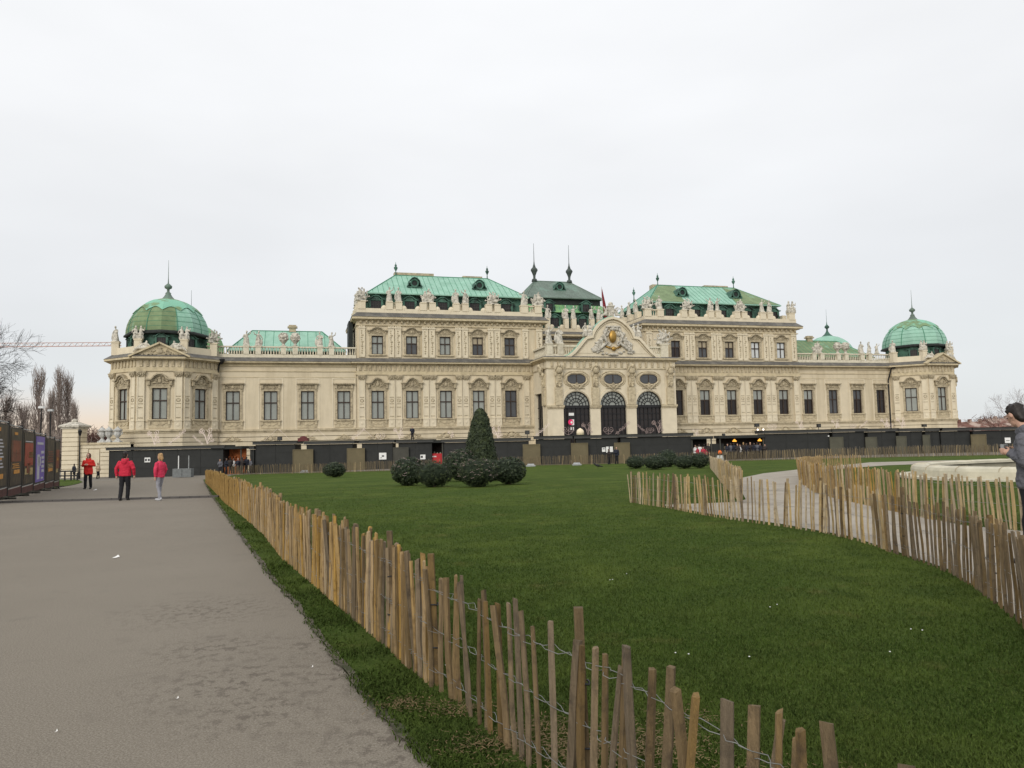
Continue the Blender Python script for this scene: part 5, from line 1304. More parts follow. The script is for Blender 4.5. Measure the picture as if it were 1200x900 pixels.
# ------------------------------------------------------------------ the market huts
def hutD(px): return 82.5
GH = -1.35
def seat(px0, px1, y0, y1, dd=0.):
    a = at(px0, y0, hutD(px0) + dd); b = at(px1, y1, hutD(px1) + dd); z = (a.z + b.z) / 2; d = Vector((b.x - a.x, b.y - a.y)); return Vector((a.x, a.y, GH)), math.atan2(d.y, d.x), d.length, z - GH
def hut(label, px0, px1, y0, y1, depth=2.6, over=.22, vents=True, cover=True, dd=0.):
    p, rz, L, H = seat(px0, px1, y0, y1, dd); t = thing('market_hut', label, 'hut', p, rz, 'black market huts in front of the palace')
    mb = MB(); mb.box(over, L - over, .28, depth, 0, H - .36); mb.build('wall', M_hut, t)
    mb = MB(); mb.box(0, L, 0, depth + .2, H - .32, H - .06, 0); mb.slab([(-.05, -.05), (L + .05, -.05), (L + .05, depth + .25), (-.05, depth + .25)], H - .06, H, mi=1); mb.build('roof', [M_hroof2 if cover else M_hroof, M_hroof], t)
    n = max(2, int(L / 2.3)); r = random.Random(int(px0)); 
    for i in range(n + 1):
        x = over + .04 + (L - 2 * over - .08) * i / n; q = MB(); q.box(x - .03, x + .03, .245, .285, 0, H - .34); q.build('batten', M_hut, t)
    for k in range(2): 
        q = MB(); z = (.32, .68)[k] * H; q.box(over + .08, L - over - .08, .255, .283, z - .05, z + .05); q.build('rail', M_hut, t)
    return t
def panel(label, px0, px1, y0, m, dd=-.02, y1=None):
    p, rz, L, H = seat(px0, px1, y0, y1 or y0, dd); t = thing('board_screen', label, 'screen', p, rz, 'board screens closing the gaps between huts')
    mb = MB(); mb.box(.04, L - .04, 0, .05, 0, H - .05); mb.build('board', m, t)
    for x in (.0, L - .07): q = MB(); q.box(x, x + .07, -.04, .08, 0, H); q.build('post', m, t)
    q = MB(); q.box(.07, L - .07, -.04, .06, H - .08, H - .001); q.build('rail', m, t); return t
hut('long black hut at the left end beside the promenade', 124, 263, 525.4, 520.4, 3.0)
hut('narrow low black booth just left of the second hut', 291.5, 297.5, 523, 523, 2.0, .05)
hut('second black hut from the left, behind the grey paling fence', 296, 347.5, 517.3, 516.8)
panel('brown board screen right of the second hut', 343, 367, 526.5, M_ply)
hut('black hut with grey roof edge between the first two brown screens', 356, 415, 517, 516.2)
panel('brown board screen behind the single ball shrub', 406.5, 427.5, 525.2, M_ply)
hut('black hut with the white notice board', 421, 462, 515.6, 515.4)
panel('dark taupe screen left of the ball shrubs', 460.5, 478.8, 524, M_ply3)
hut('black hut under the dark standing figure', 464, 508, 515.4, 514.6)
hut('black hut directly behind the yew cone', 517, 622, 514.6, 513.2)
panel('tan board screen right of the yew cone', 612.5, 633, 520.5, M_ply)
hut('black hut below the left portal pillar', 626, 671, 510.9, 510.4)
panel('tan board screen under the left arch', 669, 689, 519, M_ply)
hut('black hut with white posters under the middle arch', 672.5, 726, 510.4, 509.3, dd=.1)
panel('taupe screen behind the dark standing visitor', 719.5, 738, 518.6, M_ply)
hut('wide black hut under the right arch', 725, 812.5, 509.2, 506.8)
panel('low black board between the two lit stalls', 832, 848, 520, M_hut, .8)
hut('large black hut right of the lit stall', 894, 975, 505.2, 502.4)
panel('grey board screen right of the large black hut', 972, 988, 512, M_ply2)
hut('black hut left of the third right screen', 974, 1016, 502.4, 502.3)
panel('grey board screen under the pink light ornament', 1013.8, 1027.5, 512, M_ply2)
hut('short black hut under the right downpipe', 1015.5, 1053, 502.2, 502)
panel('narrow grey board screen under the domed pavilion', 1050, 1062, 511, M_ply2)
hut('black hut below the domed pavilion windows', 1052, 1084, 502, 501.6)
panel('narrowest grey board screen near the right pavilion edge', 1081, 1089.5, 509.5, M_ply2)
hut('black hut just right of the narrowest screen', 1083, 1104, 501.6, 501.4)
hut('wide plain black hut beyond the palace end', 1101, 1140, 501.4, 501)
panel('tan board screen near the person in grey', 1137.5, 1155.5, 509, M_ply)
hut('last black hut at the right edge with a white notice', 1139, 1212, 501, 499.6)
hut('black hut out at the far right margin', 1214, 1300, 499.6, 498)

def stall(label, px0, px1, y0, y1, mlam, front, lamps=(), ch=1.05, back=None):
    p, rz, L, H = seat(px0, px1, y0, y1, .3); t = thing('open_stall', label, 'stall', p, rz, 'open market stalls with lights inside')
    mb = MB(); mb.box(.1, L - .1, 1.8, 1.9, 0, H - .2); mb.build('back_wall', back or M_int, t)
    mb = MB(); mb.box(-.1, L + .1, -.2, 2.0, H - .3, H); mb.build('roof', M_hroof, t)
    for x in (0, L - .12): q = MB(); q.box(x, x + .12, 0, .12, 0, H - .3); q.build('post', M_ply3, t)
    mb = MB(); mb.box(.14, L - .14, .3, .9, 0, ch); mb.build('counter', front, t)
    r = random.Random(int(px0)); mb = MB()
    for i in range(int(L / .32)):
        x = .3 + i * .32; 
        if x > L - .3: break
        mb.box(x - .1, x + .1, 1.4, 1.7, 1.25, 1.25 + r.uniform(.15, .5)); mb.blob((x, 1.5, 2.0 + r.uniform(-.1, .1)), (.12, .1, .12), 6, 4)
    mb.box(.15, L - .15, 1.3, 1.78, 1.18, 1.249); mb.box(.15, L - .15, 1.45, 1.78, 1.82, 1.87); kind(mb.build('goods', mlam, t), 'stuff')
    for f in lamps:
        q = MB(); q.lathe(L * f, .4, [(.05, H - .40), (.24, H - .62), (.22, H - .68), (.05, H - .68)], 10); q.build('hanging_lamp', M_lamp, t)
    return t
stall('warm red-brown food stall at the end of the left hut', 249, 283, 523, 523, M_warm, M_warm, (), 1.05, M_warm)
t = stall('narrow dark stall with a red banner behind the ball shrubs', 490, 519, 516, 515.5, M_tan, M_red, (.42,), 1.98)
mb = MB(); mb.box(.35, .9, .27, .298, 1.45, 1.85); 
for k in range(5): mb.box(1.1 + k * .17, 1.22 + k * .17, .27, .298, 1.6, 1.72)
kind(mb.build('banner_print', M_white, t), 'stuff')
stall('dark stall with people in red right of the wide hut', 810, 834, 511.5, 511, M_tan, M_hut, ())
stall('wide lit stall with two orange lamps behind a dark crowd', 843, 895, 511.4, 508.6, M_tan, M_hut, (.36, .93))
# notices fixed to hut walls
def notice(label, px, py, w, h, lines, dd=.2, m=None):
    p = at(px, py, hutD(px) + dd); t = thing('notice', label, 'notice', p, 0, 'white notices on the black huts'); mb = MB(); mb.box(-w / 2, w / 2, 0, .03, -h / 2, h / 2); mb.build('board', m or M_white, t)
    q = MB()
    for (x0, x1, z0, z1) in lines: q.box(x0 * w, x1 * w, -.012, -.001, z0 * h, z1 * h)
    if lines: kind(q.build('print', M_dgl, t), 'stuff')
notice('white square notice with a small grey picture on the third hut', 448.5, 534.5, .78, .72, [(-.12, .2, -.1, .12), (-.3, -.15, -.3, -.2)])
notice('small grey-white placard beside the red banner', 495.5, 535.5, .55, .5, [(-.4, 0, -.2, .25)])
notice('pale rectangular poster left on the hut under the middle arch', 707.5, 527, .36, .46, [(-.3, .3, .1, .3)])
notice('torn white poster beside the rectangular one under the middle arch', 711.8, 527, .28, .66, [])
notice('ragged white poster with a dark figure in front of it', 716.5, 526.5, .34, .58, [])
notice('small white sign on the last hut beside the person in grey', 1181, 516, .62, .58, [(-.3, .3, -.1, .0)])
notice('white double sign on the long left hut, two little pictures', 172.7, 539, .62, .5, [(-.42, -.08, -.25, .25), (.08, .42, -.25, .25)])
notice('tiny white label high on the large right hut', 971, 511, .14, .14, [], .15)
# pale light ornaments standing on the roofs (unlit rope lights on wire frames)
def orn_mesh(k, m):
    mb = MB(); r = random.Random(k); R = .021
    if k == 0:                    # two mirrored scrolls, heart-like
        for s in (-1, 1): mb.spiral(s * .34, .62, 0, .34, R, 1.5, PI / 2 + s * PI * .5, s, 20, 4); mb.tube([(0, 0, 0), (s * .3, 0, .12), (s * .66, 0, .5)], R, 4)
        mb.tube([(0, 0, 0), (0, 0, .9)], R, 4)
    elif k == 1:                  # tall spray of scrolls
        for i in range(6): x = r.uniform(-.55, .55); z = r.uniform(.3, 1.25); mb.spiral(x, z, 0, r.uniform(.16, .3), R, 1.3, r.uniform(0, 6), r.choice((-1, 1)), 14, 4); mb.tube([(0, 0, 0), (x * .4, 0, z * .6), (x, 0, z)], R, 4)
    elif k == 2:                  # rising branch with curls
        mb.tube([(-.9, 0, 0), (-.4, 0, .35), (.2, 0, .75), (.75, 0, 1.35)], R, 4)
        for i in range(5): t = i / 4; x = -.7 + 1.35 * t; z = .15 + 1.1 * t; mb.spiral(x + .1, z + .05, 0, .22, R, 1.3, r.uniform(0, 6), 1 if i % 2 else -1, 14, 4)
    else:                         # guy line tent: two sloping lines of rope light
        mb.tube([(-1.5, 0, 0), (0, 0, 1.35)], R * .8, 4); mb.tube([(1.5, 0, 0), (.1, 0, 1.35)], R * .8, 4)
    return mesh_only(mb, 'light_ornament', m)
LAB = ['heart-shaped scroll', 'spray of curls', 'rising curled branch', 'pair of sloping strings']
def orn(k, px, ybase, hpx, where, lit=True, flip=1):
    D = hutD(px) + .8; p = at(px, ybase, D); m = M_lit if lit else M_litd; h = hpx * D / FPX; me = cached(('orn', k, m.name), lambda: orn_mesh(k, m)); o = link('light_ornament', me, None, p)
    s = h / (.95, 1.45, 1.5, 1.35)[k]; o.scale = (s * flip, s, s); tag(o, ('pale ' if lit else 'dull pinkish ') + LAB[k] + ' of rope light ' + where, 'light ornament', 'rope light ornaments on the hut roofs')
for a in ((1, 181, 521.5, 18, 'on the left hut under the wide pavilion window'), (2, 207, 521, 18, 'on the left hut right of the pavilion middle'), (1, 243, 520.5, 20, 'on the left hut beside the downpipe'), (2, 232, 521, 11, 'in the middle of the left hut roof', True, -1),
          (3, 325, 516.5, 14, 'over the second hut'), (3, 372, 515.5, 12, 'over the hut between the brown screens'), (3, 424, 514.5, 13, 'over the hut with the white notice'), (1, 468, 514.5, 14, 'left of the standing figure'), (2, 420, 515, 14, 'beside the left block corner'), (0, 446, 515, 8, 'above the white notice'), (1, 529, 513.5, 9, 'left of the yew cone tip'), (2, 578, 513.5, 16, 'right of the yew cone', True, -1), (1, 583, 513, 15, 'just right of the yew cone'),
          (2, 636, 510.6, 15, 'at the portal side arch', True), (0, 666, 509.5, 10, 'low in the left arch', False), (1, 689, 509.5, 15, 'at the right side of the left arch', False), (0, 713, 508.8, 9, 'low in the middle arch', False), (2, 730, 508.6, 15, 'at the right side of the middle arch', False), (2, 753, 508, 11, 'low at the left of the right arch', False, -1), (1, 772, 507.5, 16, 'at the right side of the right arch', False), (0, 762, 507.5, 7, 'low in the middle of the right arch', False),
          (1, 816, 511, 9, 'on the stall with people in red'), (0, 905, 503.8, 8, 'near the loudspeaker on the large right hut'), (1, 938, 503, 11, 'like a leaping animal on the large hut'), (1, 980, 502, 11, 'on the hut left of the third right screen'), (2, 1012, 501.5, 9, 'above the grey screens at right'), (1, 1038, 501.5, 12, 'at the foot of the right downpipe'), (1, 1057, 501.5, 13, 'under the right pavilion corner pilaster'), (0, 1000, 502, 6, 'between two right hut roofs'), (0, 1043, 501.5, 6, 'right of the downpipe foot')): orn(*a)
mb = MB(); mb.lathe(0, 0, [(.38, 0), (.38, .3), (.3, .5), (.12, .62), (.02, .68)], 10); o = mb.build('paper_lantern', mat('cream_lantern', (.78, .66, .48), .05, 3, .7), None, True, loc=at(680, 509.5, 78)); tag(o, 'cream onion-shaped lantern on the hut roof in the left arch', 'lantern')
mb = MB()
for px, y in ((888, 503.6), (894.5, 503.4)): q = at(px, y, 78.2); mb = MB(); mb.blob((0, 0, 0), .1, 8, 6); o = mb.build('light_bulb', M_bulb, None, True, loc=q); tag(o, 'bright white bulb at the corner of the large right hut, %s one' % ('left' if px < 890 else 'right'), 'bulb', 'bright bulbs on the large hut')
def speaker(label, px, ytop, w, h, hp):
    D = hutD(px) + 1; p = at(px, ytop + hp, D); k = D / FPX; t = thing('loudspeaker', label, 'loudspeaker', p, 0, 'black loudspeakers on the hut roofs'); H = hp * k
    mb = MB(); mb.slab([(-w * k / 2, -.2), (w * k / 2, -.2), (w * k / 2 * .8, .22), (-w * k / 2 * .8, .22)], H - h * k, H); mb.build('cabinet', M_black, t); mb = MB(); mb.tube([(0, 0, 0), (0, 0, H - h * k)], .035, 6); mb.build('pole', M_black, t)
    mb = MB(); mb.box(-w * k * .38, w * k * .38, -.215, -.202, H - h * k * .9, H - h * k * .1); mb.build('grille', M_hroof2, t)
speaker('black loudspeaker on a pole left of the portal', 618, 504.5, 5.5, 4.5, 9); speaker('black loudspeaker on a pole above the orange lamps', 887, 496.3, 5.4, 4, 9); speaker('small black loudspeaker on the second left hut', 328, 512, 5, 4, 5.5); speaker('small black box on the hut right of the leaping ornament', 959.5, 496.8, 4, 4, 6.5); speaker('small black box below the right pavilion', 1083, 497, 4.5, 3.2, 5); speaker('tiny black box above the left lit stall post', 848, 508, 3, 3, 4)
mb = MB(); mb.slab([(-.5, -.3), (.5, -.3), (.5, .3), (-.5, .3)], 0, .32); mb.blob((0, 0, .36), (.4, .2, .14), 8, 5); o = mb.build('roof_sign', mat('maroon_sign', (.12, .03, .03), .3, 3, .7), None, loc=at(355.5, 517, 78.6)); tag(o, 'small maroon sign box on the hut roof between the brown screens', 'sign')
# grey bins with posts in front of the left hut
M_bin = mat('dull_grey_bin', (.15, .16, .16), .2, 4, .6)
t = thing('planter_bin', 'pair of grey metal bins with two upright poles by the left hut', 'bin', gp(212, 559.3)); k = t.location.y / FPX
for i in range(2): mb = MB(); mb.box((-10 + i * 11.2) * k, (.8 + i * 10.8) * k, 0, .7, 0, 10 * k); mb.build('bin', M_bin, t)
for x, m in ((-4.5, M_white), (7.5, M_metal)): mb = MB(); mb.tube([(x * k, .3, 9 * k), (x * k, .3, 25 * k)], .05, 6); mb.build('pole', m, t)
# low lamps at the foot of the far fence
for px, y, l in ((622, 547, 'low pale floodlight box at the far fence right of the yew cone'), (676, 545.6, 'low pale floodlight box at the far fence under the left arch'), (357, 554.5, 'low pale floodlight box at the far fence behind the single ball shrub')):
    mb = MB(); mb.box(-.45, .45, -.15, .15, 0, .13); mb.slab([(-.35, -.12), (.35, -.12), (.35, .12), (-.35, .12)], .131, .26, [(-.3, -.02), (.3, -.02), (.3, .12), (-.3, .12)]); o = mb.build('floodlight', M_metal, None, loc=gp(px, y) + Vector((0, 0, .03))); tag(o, l, 'floodlight', 'low floodlights along the far fence')

# ------------------------------------------------------------------ left edge: poster stands, gate pier, wall with vases, lamp, crane
a, b = gp(5, 586.5), gp(70, 572.0); dv = (b - a); LL_ = dv.xy.length; ex = Vector((dv.x, dv.y)) / LL_; rzp = math.atan2(ex.y, ex.x)
M_p1 = mat('dark_poster', (.034, .029, .022), .4, 2.5, .5, c2=(.10, .07, .035), c2sc=2.5); M_p2 = mat('rust_poster', (.17, .045, .022), .4, 2.5, .5, c2=(.055, .04, .025), c2sc=1.6); M_p3 = mat('violet_poster', (.15, .105, .36), .15, 2, .5)
M_maroon = mat('maroon_kick_board', (.075, .03, .026), .3, 3, .8); M_po = mat('amber_print', (.50, .23, .045), .3, 6, .5); M_pg = mat('pale_print', (.42, .43, .47), .1, 6, .5); M_py = mat('ochre_print', (.36, .27, .12), .4, 5, .5); M_pr = mat('red_print', (.26, .045, .025), .25, 4, .5)
def pxt(px): return gp_on(px)
def line_t(px):
    r = ray(px, 540); n = Vector((-ex.y, ex.x)); k = (a.xy - CAM.xy).dot(n) / Vector((r.x, r.y)).dot(n); q = CAM.xy + Vector((r.x, r.y)) * k; return (q - a.xy).dot(ex)
def poster(label, px0, px1, m, prints):
    t0, t1 = line_t(px0), line_t(px1); w = t1 - t0; p = a.xy + ex * t0; z = gz(p.x, p.y); t = thing('poster_stand', label, 'poster stand', (p.x, p.y, z), rzp, 'poster stands along the left edge')
    mb = MB(); mb.box(.0, w, .04, .09, .42, 2.85); mb.build('board', M_black, t)
    e_ = .12 * w; q = MB(); q.box(e_, w - e_, .025, .039, .5, 2.78); q.build('poster', m, t); q = MB(); q.box(.05, w - .05, .05, .08, .08, .36); q.build('kick_board', M_maroon, t)
    for x in (.03, w - .03): q = MB(); q.tube([(x, .065, -.1), (x, .065, 3.0)], .04, 6); q.build('post', M_black, t)
    q = MB(); q.tube([(0, .06, .40), (w, .06, .40)], .022, 6); q.build('bottom_rail', M_metal, t); q = MB(); q.tube([(0, .06, 2.92), (w, .06, 2.92)], .022, 6); q.build('top_rail', M_metal, t)
    q = MB(); q.box(.05, .12, -.25, .5, 0, .06); q.box(w - .12, w - .05, -.25, .5, 0, .06); q.box(.06, w - .06, .3, .45, .0, .09); q.build('foot', M_ply3, t)
    for mm in {x[4].name: x[4] for x in prints}.values():
        q = MB()
        for x0, x1, z0, z1, m2 in prints:
            if m2 is mm: q.box(e_ + (w - 2 * e_) * x0, e_ + (w - 2 * e_) * x1, .012, .024, .5 + 2.28 * z0, .5 + 2.28 * z1)
        kind(q.build('print', mm, t), 'stuff')
bars = lambda z0, z1, n, m, x0=.15, x1=.85: [(x0 + .08 * (i % 2), x1 - .1 * ((i * 7) % 3) / 2, z0 + (z1 - z0) * i / n, z0 + (z1 - z0) * (i + .45) / n, m) for i in range(n)]
poster('dark poster stand with amber lettering at the left frame edge', -16, 11.2, M_p1, bars(.3, .8, 9, M_pg, .2, .8) + [(.2, .7, .42, .47, M_po), (.3, .8, .12, .2, M_po), (.3, .6, .9, .96, M_po)])
poster('poster stand with a rust band and small amber squares, second in view', 11.3, 27.2, M_p1, [(.05, .95, .42, .8, M_p2), (.12, .85, .72, .75, M_pr), (.12, .85, .6, .63, M_pr), (.12, .8, .55, .57, M_pr), (.3, .85, .2, .27, M_po), (.3, .6, .9, .95, M_po)] + bars(.3, .4, 3, M_po))
poster('poster stand with red picture and ochre figures, third in view', 27.3, 41, M_p1, [(.05, .95, .35, .8, M_pr), (.45, .95, .5, .62, M_py), (.1, .45, .18, .3, M_py), (.6, .95, .16, .3, M_py), (.1, .9, .82, .84, M_pg), (.25, .7, .2, .4, M_p2)])
poster('violet poster stand with pale column of print', 41.1, 54.2, M_p3, [(.12, .38, .06, .6, M_pg), (.2, .5, .35, .55, M_pg), (.62, .9, .2, .26, M_pg), (.62, .9, .3, .36, M_pg), (.62, .9, .4, .46, M_pg), (.62, .9, .5, .56, M_pg), (.55, .9, .62, .68, M_pg), (.1, .8, .82, .87, M_pg), (.6, .8, .05, .09, M_pg)])
poster('dark poster stand with rust lettering right of the violet one', 54.3, 64.7, M_p1, bars(.45, .75, 5, M_p2, .1, .9) + [(.2, .8, .22, .3, M_po)] + bars(.32, .42, 3, M_py))
poster('narrow dark poster stand at the right end of the row', 64.8, 71, M_p1, [(.1, .9, .3, .8, M_p2), (.3, .7, .5, .6, M_po), (.2, .6, .2, .3, M_py)])
# gate pier and wall, built of banded courses
DP = 86.0
def pxw(px, D=DP): return at(px, 540, D).x
PT = thing('gate_pier', 'tall banded cream stone gate pier with a moulded cap', 'pier', (pxw(72), DP, -1.35)); w = pxw(90.5) - pxw(72)
hz = at(80, 502.5, DP).z + 1.35
for i in range(11): mb = MB(); h = hz / 11; mb.box(.0, w, 0, 1.9, i * h + .07, (i + 1) * h); mb.build('stone_course', M_pil, PT)
mb = MB(); mb.box(.06, w - .06, .06, 1.84, 0, hz - .01); mb.build('core', M_orn, PT)
mb = MB(); mb.box(-.12, w + .12, -.12, 2.0, hz, hz + .18); mb.box(-.3, w + .3, -.3, 2.2, hz + .18, hz + .36); mb.slab([(-.3, -.3), (w + .3, -.3), (w + .3, 2.2), (-.3, 2.2)], hz + .362, hz + .75, [(.5, .5), (w - .5, .5), (w - .5, 1.4), (.5, 1.4)]); mb.blob((w / 2, .9, hz + .85), (.35, .35, .3), 8, 6); mb.build('cap', M_stat, PT)
WT = thing('garden_wall', 'banded cream garden wall between the pier and the palace with a blind panel', 'wall', (pxw(90.5), DP + .5, -1.35)); w = pxw(150) - pxw(90.5); hz2 = at(110, 521, DP).z + 1.35
pa, pb = pxw(100) - pxw(90.5), pxw(114.5) - pxw(90.5)
for i in range(8):
    h = hz2 / 8
    mb = MB(); 
    if 1 <= i < 7: mb.box(.01, pa, 0, .8, i * h + .07, (i + 1) * h); mb.box(pb, w, 0, .8, i * h + .07, (i + 1) * h)
    else: mb.box(.01, w, 0, .8, i * h + .07, (i + 1) * h)
    mb.build('stone_course', M_pil, WT)
mb = MB(); mb.box(.02, w, .06, .74, 0, hz2 - .01); mb.build('core', M_orn, WT); mb = MB(); mb.box(pa + .1, pb - .1, .0, .039, h + .1, 7 * h - .1); mb.build('blind_panel', M_pil, WT); mb = MB(); mb.box(0, w, -.15, .95, hz2, hz2 + .22); mb.build('coping', M_trim, WT)
def vase():
    mb = MB(); mb.box(-.42, .42, -.42, .42, 0, .15); mb.lathe(0, 0, [(.40, .15), (.30, .3), (.14, .5), (.2, .6), (.30, .7), (.40, .9), (.42, 1.05), (.40, 1.12), (.40, 1.3), (.56, 1.42), (.56, 1.56), (.36, 1.58), (.30, 1.72), (.12, 1.8), (.06, 1.95)], 8)
    for s in (-1, 1): mb.tube([(s * .4, 0, .9), (s * .6, 0, 1.1), (s * .45, 0, 1.3)], .06, 5)
    return mesh_only(mb, 'stone_vase', mat('white_vase_stone', (.46, .455, .43), .25, 4, .9), False)
for px, l in ((114.3, 'leftmost white stone vase on the garden wall'), (122, 'middle white stone vase on the garden wall'), (132.5, 'right white stone vase on the garden wall beside the palace')):
    o = link('stone_vase', cached('vase', vase), None, (pxw(px), DP + .9, hz2 + .22 - 1.35)); o.scale = (.92,) * 3; tag(o, l, 'vase', 'white stone vases on the garden wall')
p = gpt(93, 80, -1.2); t = thing('street_lamp', 'thin black street lamp in front of the gate pier', 'lamp', p); top = at(93, 503, 80).z + 1.2
mb = MB(); mb.lathe(0, 0, [(.14, 0), (.1, .8), (.07, 1.0), (.05, top - .7), (.09, top - .65)], 8); mb.build('post', M_black, t); mb = MB(); mb.lathe(0, 0, [(.1, top - .65), (.2, top - .2), (.24, top - .18), (.05, top)], 8); mb.build('lantern', M_black, t)
for px, py, l in ((47, 478.5, 'white box lamp head among the bare branches'), (58, 482, 'grey box lamp head right of the white one')):
    D = 58; p = gpt(px, D, -.9); z = at(px, py, D).z + .9; t = thing('street_lamp', l + ' above the posters', 'lamp', p); mb = MB(); mb.tube([(0, 0, 0), (0, 0, z)], [.06, .04], 6); mb.build('post', M_black, t); mb = MB(); mb.slab([(-.2, -.12), (.2, -.12), (.2, .12), (-.2, .12)], z, z + .16, [(-.17, -.1), (.17, -.1), (.17, .1), (-.17, .1)]); mb.build('lamp_head', M_white if px < 50 else M_metal, t)
# low dark railing by the grass corner
t = thing('railing', 'low dark railing in front of the gate pier', 'railing', gpt(69, 74, -1.1)); w = pxw(91, 74) - pxw(69, 74)
for i in range(4): mb = MB(); x = w * i / 3; mb.box(x - .06, x + .06, -.05, .05, 0, .95 if i < 3 else .7); mb.build('post', M_black, t)
for z in (.82, .38): mb = MB(); mb.box(0, w, -.03, .03, z, z + .13); mb.build('rail', M_black, t)
# crane
t = thing('tower_crane', 'long pale lattice crane jib crossing the sky behind the bare tree', 'crane', gpt(-110, 260, -1)); ba = Vector(t.location); q = at(0, 403.5, 260)
ja, jb = at(-150, 405.6, 262), at(142, 403.2, 240); hh = 5.2 * 255 / FPX; mb = MB(); mg = MB(); n = 46
for i in range(n):
    p0 = ja.lerp(jb, i / n) - ba; p1 = ja.lerp(jb, (i + 1) / n) - ba; s = hh * (1 - .28 * i / n); s1 = hh * (1 - .28 * (i + 1) / n)
    mb.tube([p0 - Vector((0, 0, s / 2)), p1 - Vector((0, 0, s1 / 2))], .16, 4); mb.tube([p0 + Vector((0, 0, s / 2)), p1 + Vector((0, 0, s1 / 2))], .12, 4)
    pm = (p0 + p1) / 2; mg.tube([p0 - Vector((0, 0, s / 2)), pm + Vector((0, 0, s / 2)), p1 - Vector((0, 0, s1 / 2))], .10, 3)
mb.build('jib', mat('pale_red_crane_paint', (.40, .24, .20), .1, 2, .6), t, fix=False); kind(mg.build('lattice', mat('pale_crane_paint', (.62, .52, .48), .1, 2, .6), t, fix=False), 'stuff')
mb = MB(); m0 = ja.lerp(jb, 40 / 292) - ba; mb.box(m0.x - .8, m0.x + .8, m0.y - .8, m0.y + .8, 0, m0.z - 1); mb.build('mast', MATS['pale_red_crane_paint'], t)
# red roofs beyond the right end of the palace
M_tile = mat('old_red_roof_tiles', (.17, .085, .065), .45, .9, .9, c2=(.40, .31, .26), c2sc=.5, c2lo=.48, c2hi=.58)
for x0, x1, yt, D, l in ((1131, 1172, 493.5, 150, 'long low house with mottled red tiled roof beyond the huts at right'), (1174, 1215, 489.5, 160, 'house with red and pale roof behind the person in grey')):
    p = gpt(x0, D, -1); t = thing('house', l, 'house', p, .05, 'red roofed houses beyond the huts'); w = at(x1, 500, D).x - p.x; h = at((x0 + x1) / 2, yt, D).z + 1; mb = MB(); mb.box(0, w, 0, 8, 0, h - 2.2); mb.build('wall', M_wall, t)
    mb = MB(); mb.add([(-.4, -.5, h - 2.3), (w + .4, -.5, h - 2.3), (w + .4, 8.5, h - 2.3), (-.4, 8.5, h - 2.3), (-.1, 4, h), (w + .1, 4, h)], [(0, 1, 5, 4), (2, 3, 4, 5), (0, 4, 3), (1, 2, 5), (3, 2, 1, 0)]); ro = mb.build('roof', M_tile, t)
    for i in range(3): q = MB(); x = w * (.2 + .3 * i); q.box(x, x + .5, 3.4, 4, h - .6, h + .5); q.build('chimney', M_tile, ro)
    for i in range(4): q = MB(); x = w * (i + .5) / 4; q.box(x - .5, x + .5, -.03, .1, h - 4.6, h - 3.0); q.build('window', M_dark, t)

# ------------------------------------------------------------------ pond basin
M_basin = mat('pale_basin_stone', (.52, .485, .38), .16, 1.6, .85, .15, 12, (.40, .37, .29), 1.1, .5, .8)
pc = Vector((36.2, 27.6, gz(36.2, 27.6))); ax_ = Vector((1, 0)); RX, RY = 21.5, 7.0
t = thing('pond_basin', 'wide pale stone pond basin with a rounded rim at the right', 'pond', (pc.x, pc.y, gz(pc.x, pc.y)))
def ell(rx, ry, z, n=72): 
    res = []
    for i in range(n):
        a = 2 * PI * i / n; c, s = math.cos(a), math.sin(a); x = rx * math.copysign(abs(c) ** .72, c); y = ry * math.copysign(abs(s) ** .9, s); res.append((x * ax_.x - y * ax_.y, x * ax_.y + y * ax_.x, z))
    return res
rings = [(0, -.4), (0, .30), (-.04, .40), (-.16, .46), (-.50, .46), (-.60, .42), (-.60, .33), (-.48, .32), (-.48, -.35)]
mb = MB(); rr_ = [ell(RX + o, RY + o, z) for o, z in rings]; n = 72
mb.add([p for r in rr_ for p in r], [(i * n + j, i * n + (j + 1) % n, (i + 1) * n + (j + 1) % n, (i + 1) * n + j) for i in range(len(rr_) - 1) for j in range(n)]); rim = mb.build('rim', M_basin, t); rim.data.materials.append(mat('shaded_basin_inside', (.27, .25, .19), .2, 1.5, .9)); rim.data.polygons.foreach_set('material_index', [1 if i // n >= 6 else 0 for i in range(len(rim.data.polygons))])  # shade on the inner wall is painted in as darker stone
jb = MB()
for k in range(0, n, 2):
    jb.tube([Vector(rr_[q][k]) * 1.0006 + Vector((0, 0, .002)) for q in (1, 2, 3, 4, 5)], .012, 3)
kind(jb.build('stone_joint', M_orn, t), 'stuff')
mb = MB(); e_ = ell(RX - .5, RY - .5, .0); mb.add(e_, [tuple(range(n))]); mb.build('water', mat('dark_pond_water', (.03, .035, .03), .2, .5, .12, .05, 3), t)
mb = MB(); rr_ = [ell(RX + .5, RY + .5, .0), ell(RX + .5, RY + .5, .08), ell(RX - .01, RY - .01, .081)]; mb.add([p for r in rr_ for p in r], [(i * n + j, i * n + (j + 1) % n, (i + 1) * n + (j + 1) % n, (i + 1) * n + j) for i in range(2) for j in range(n)]); mb.build('plinth', M_basin, t)

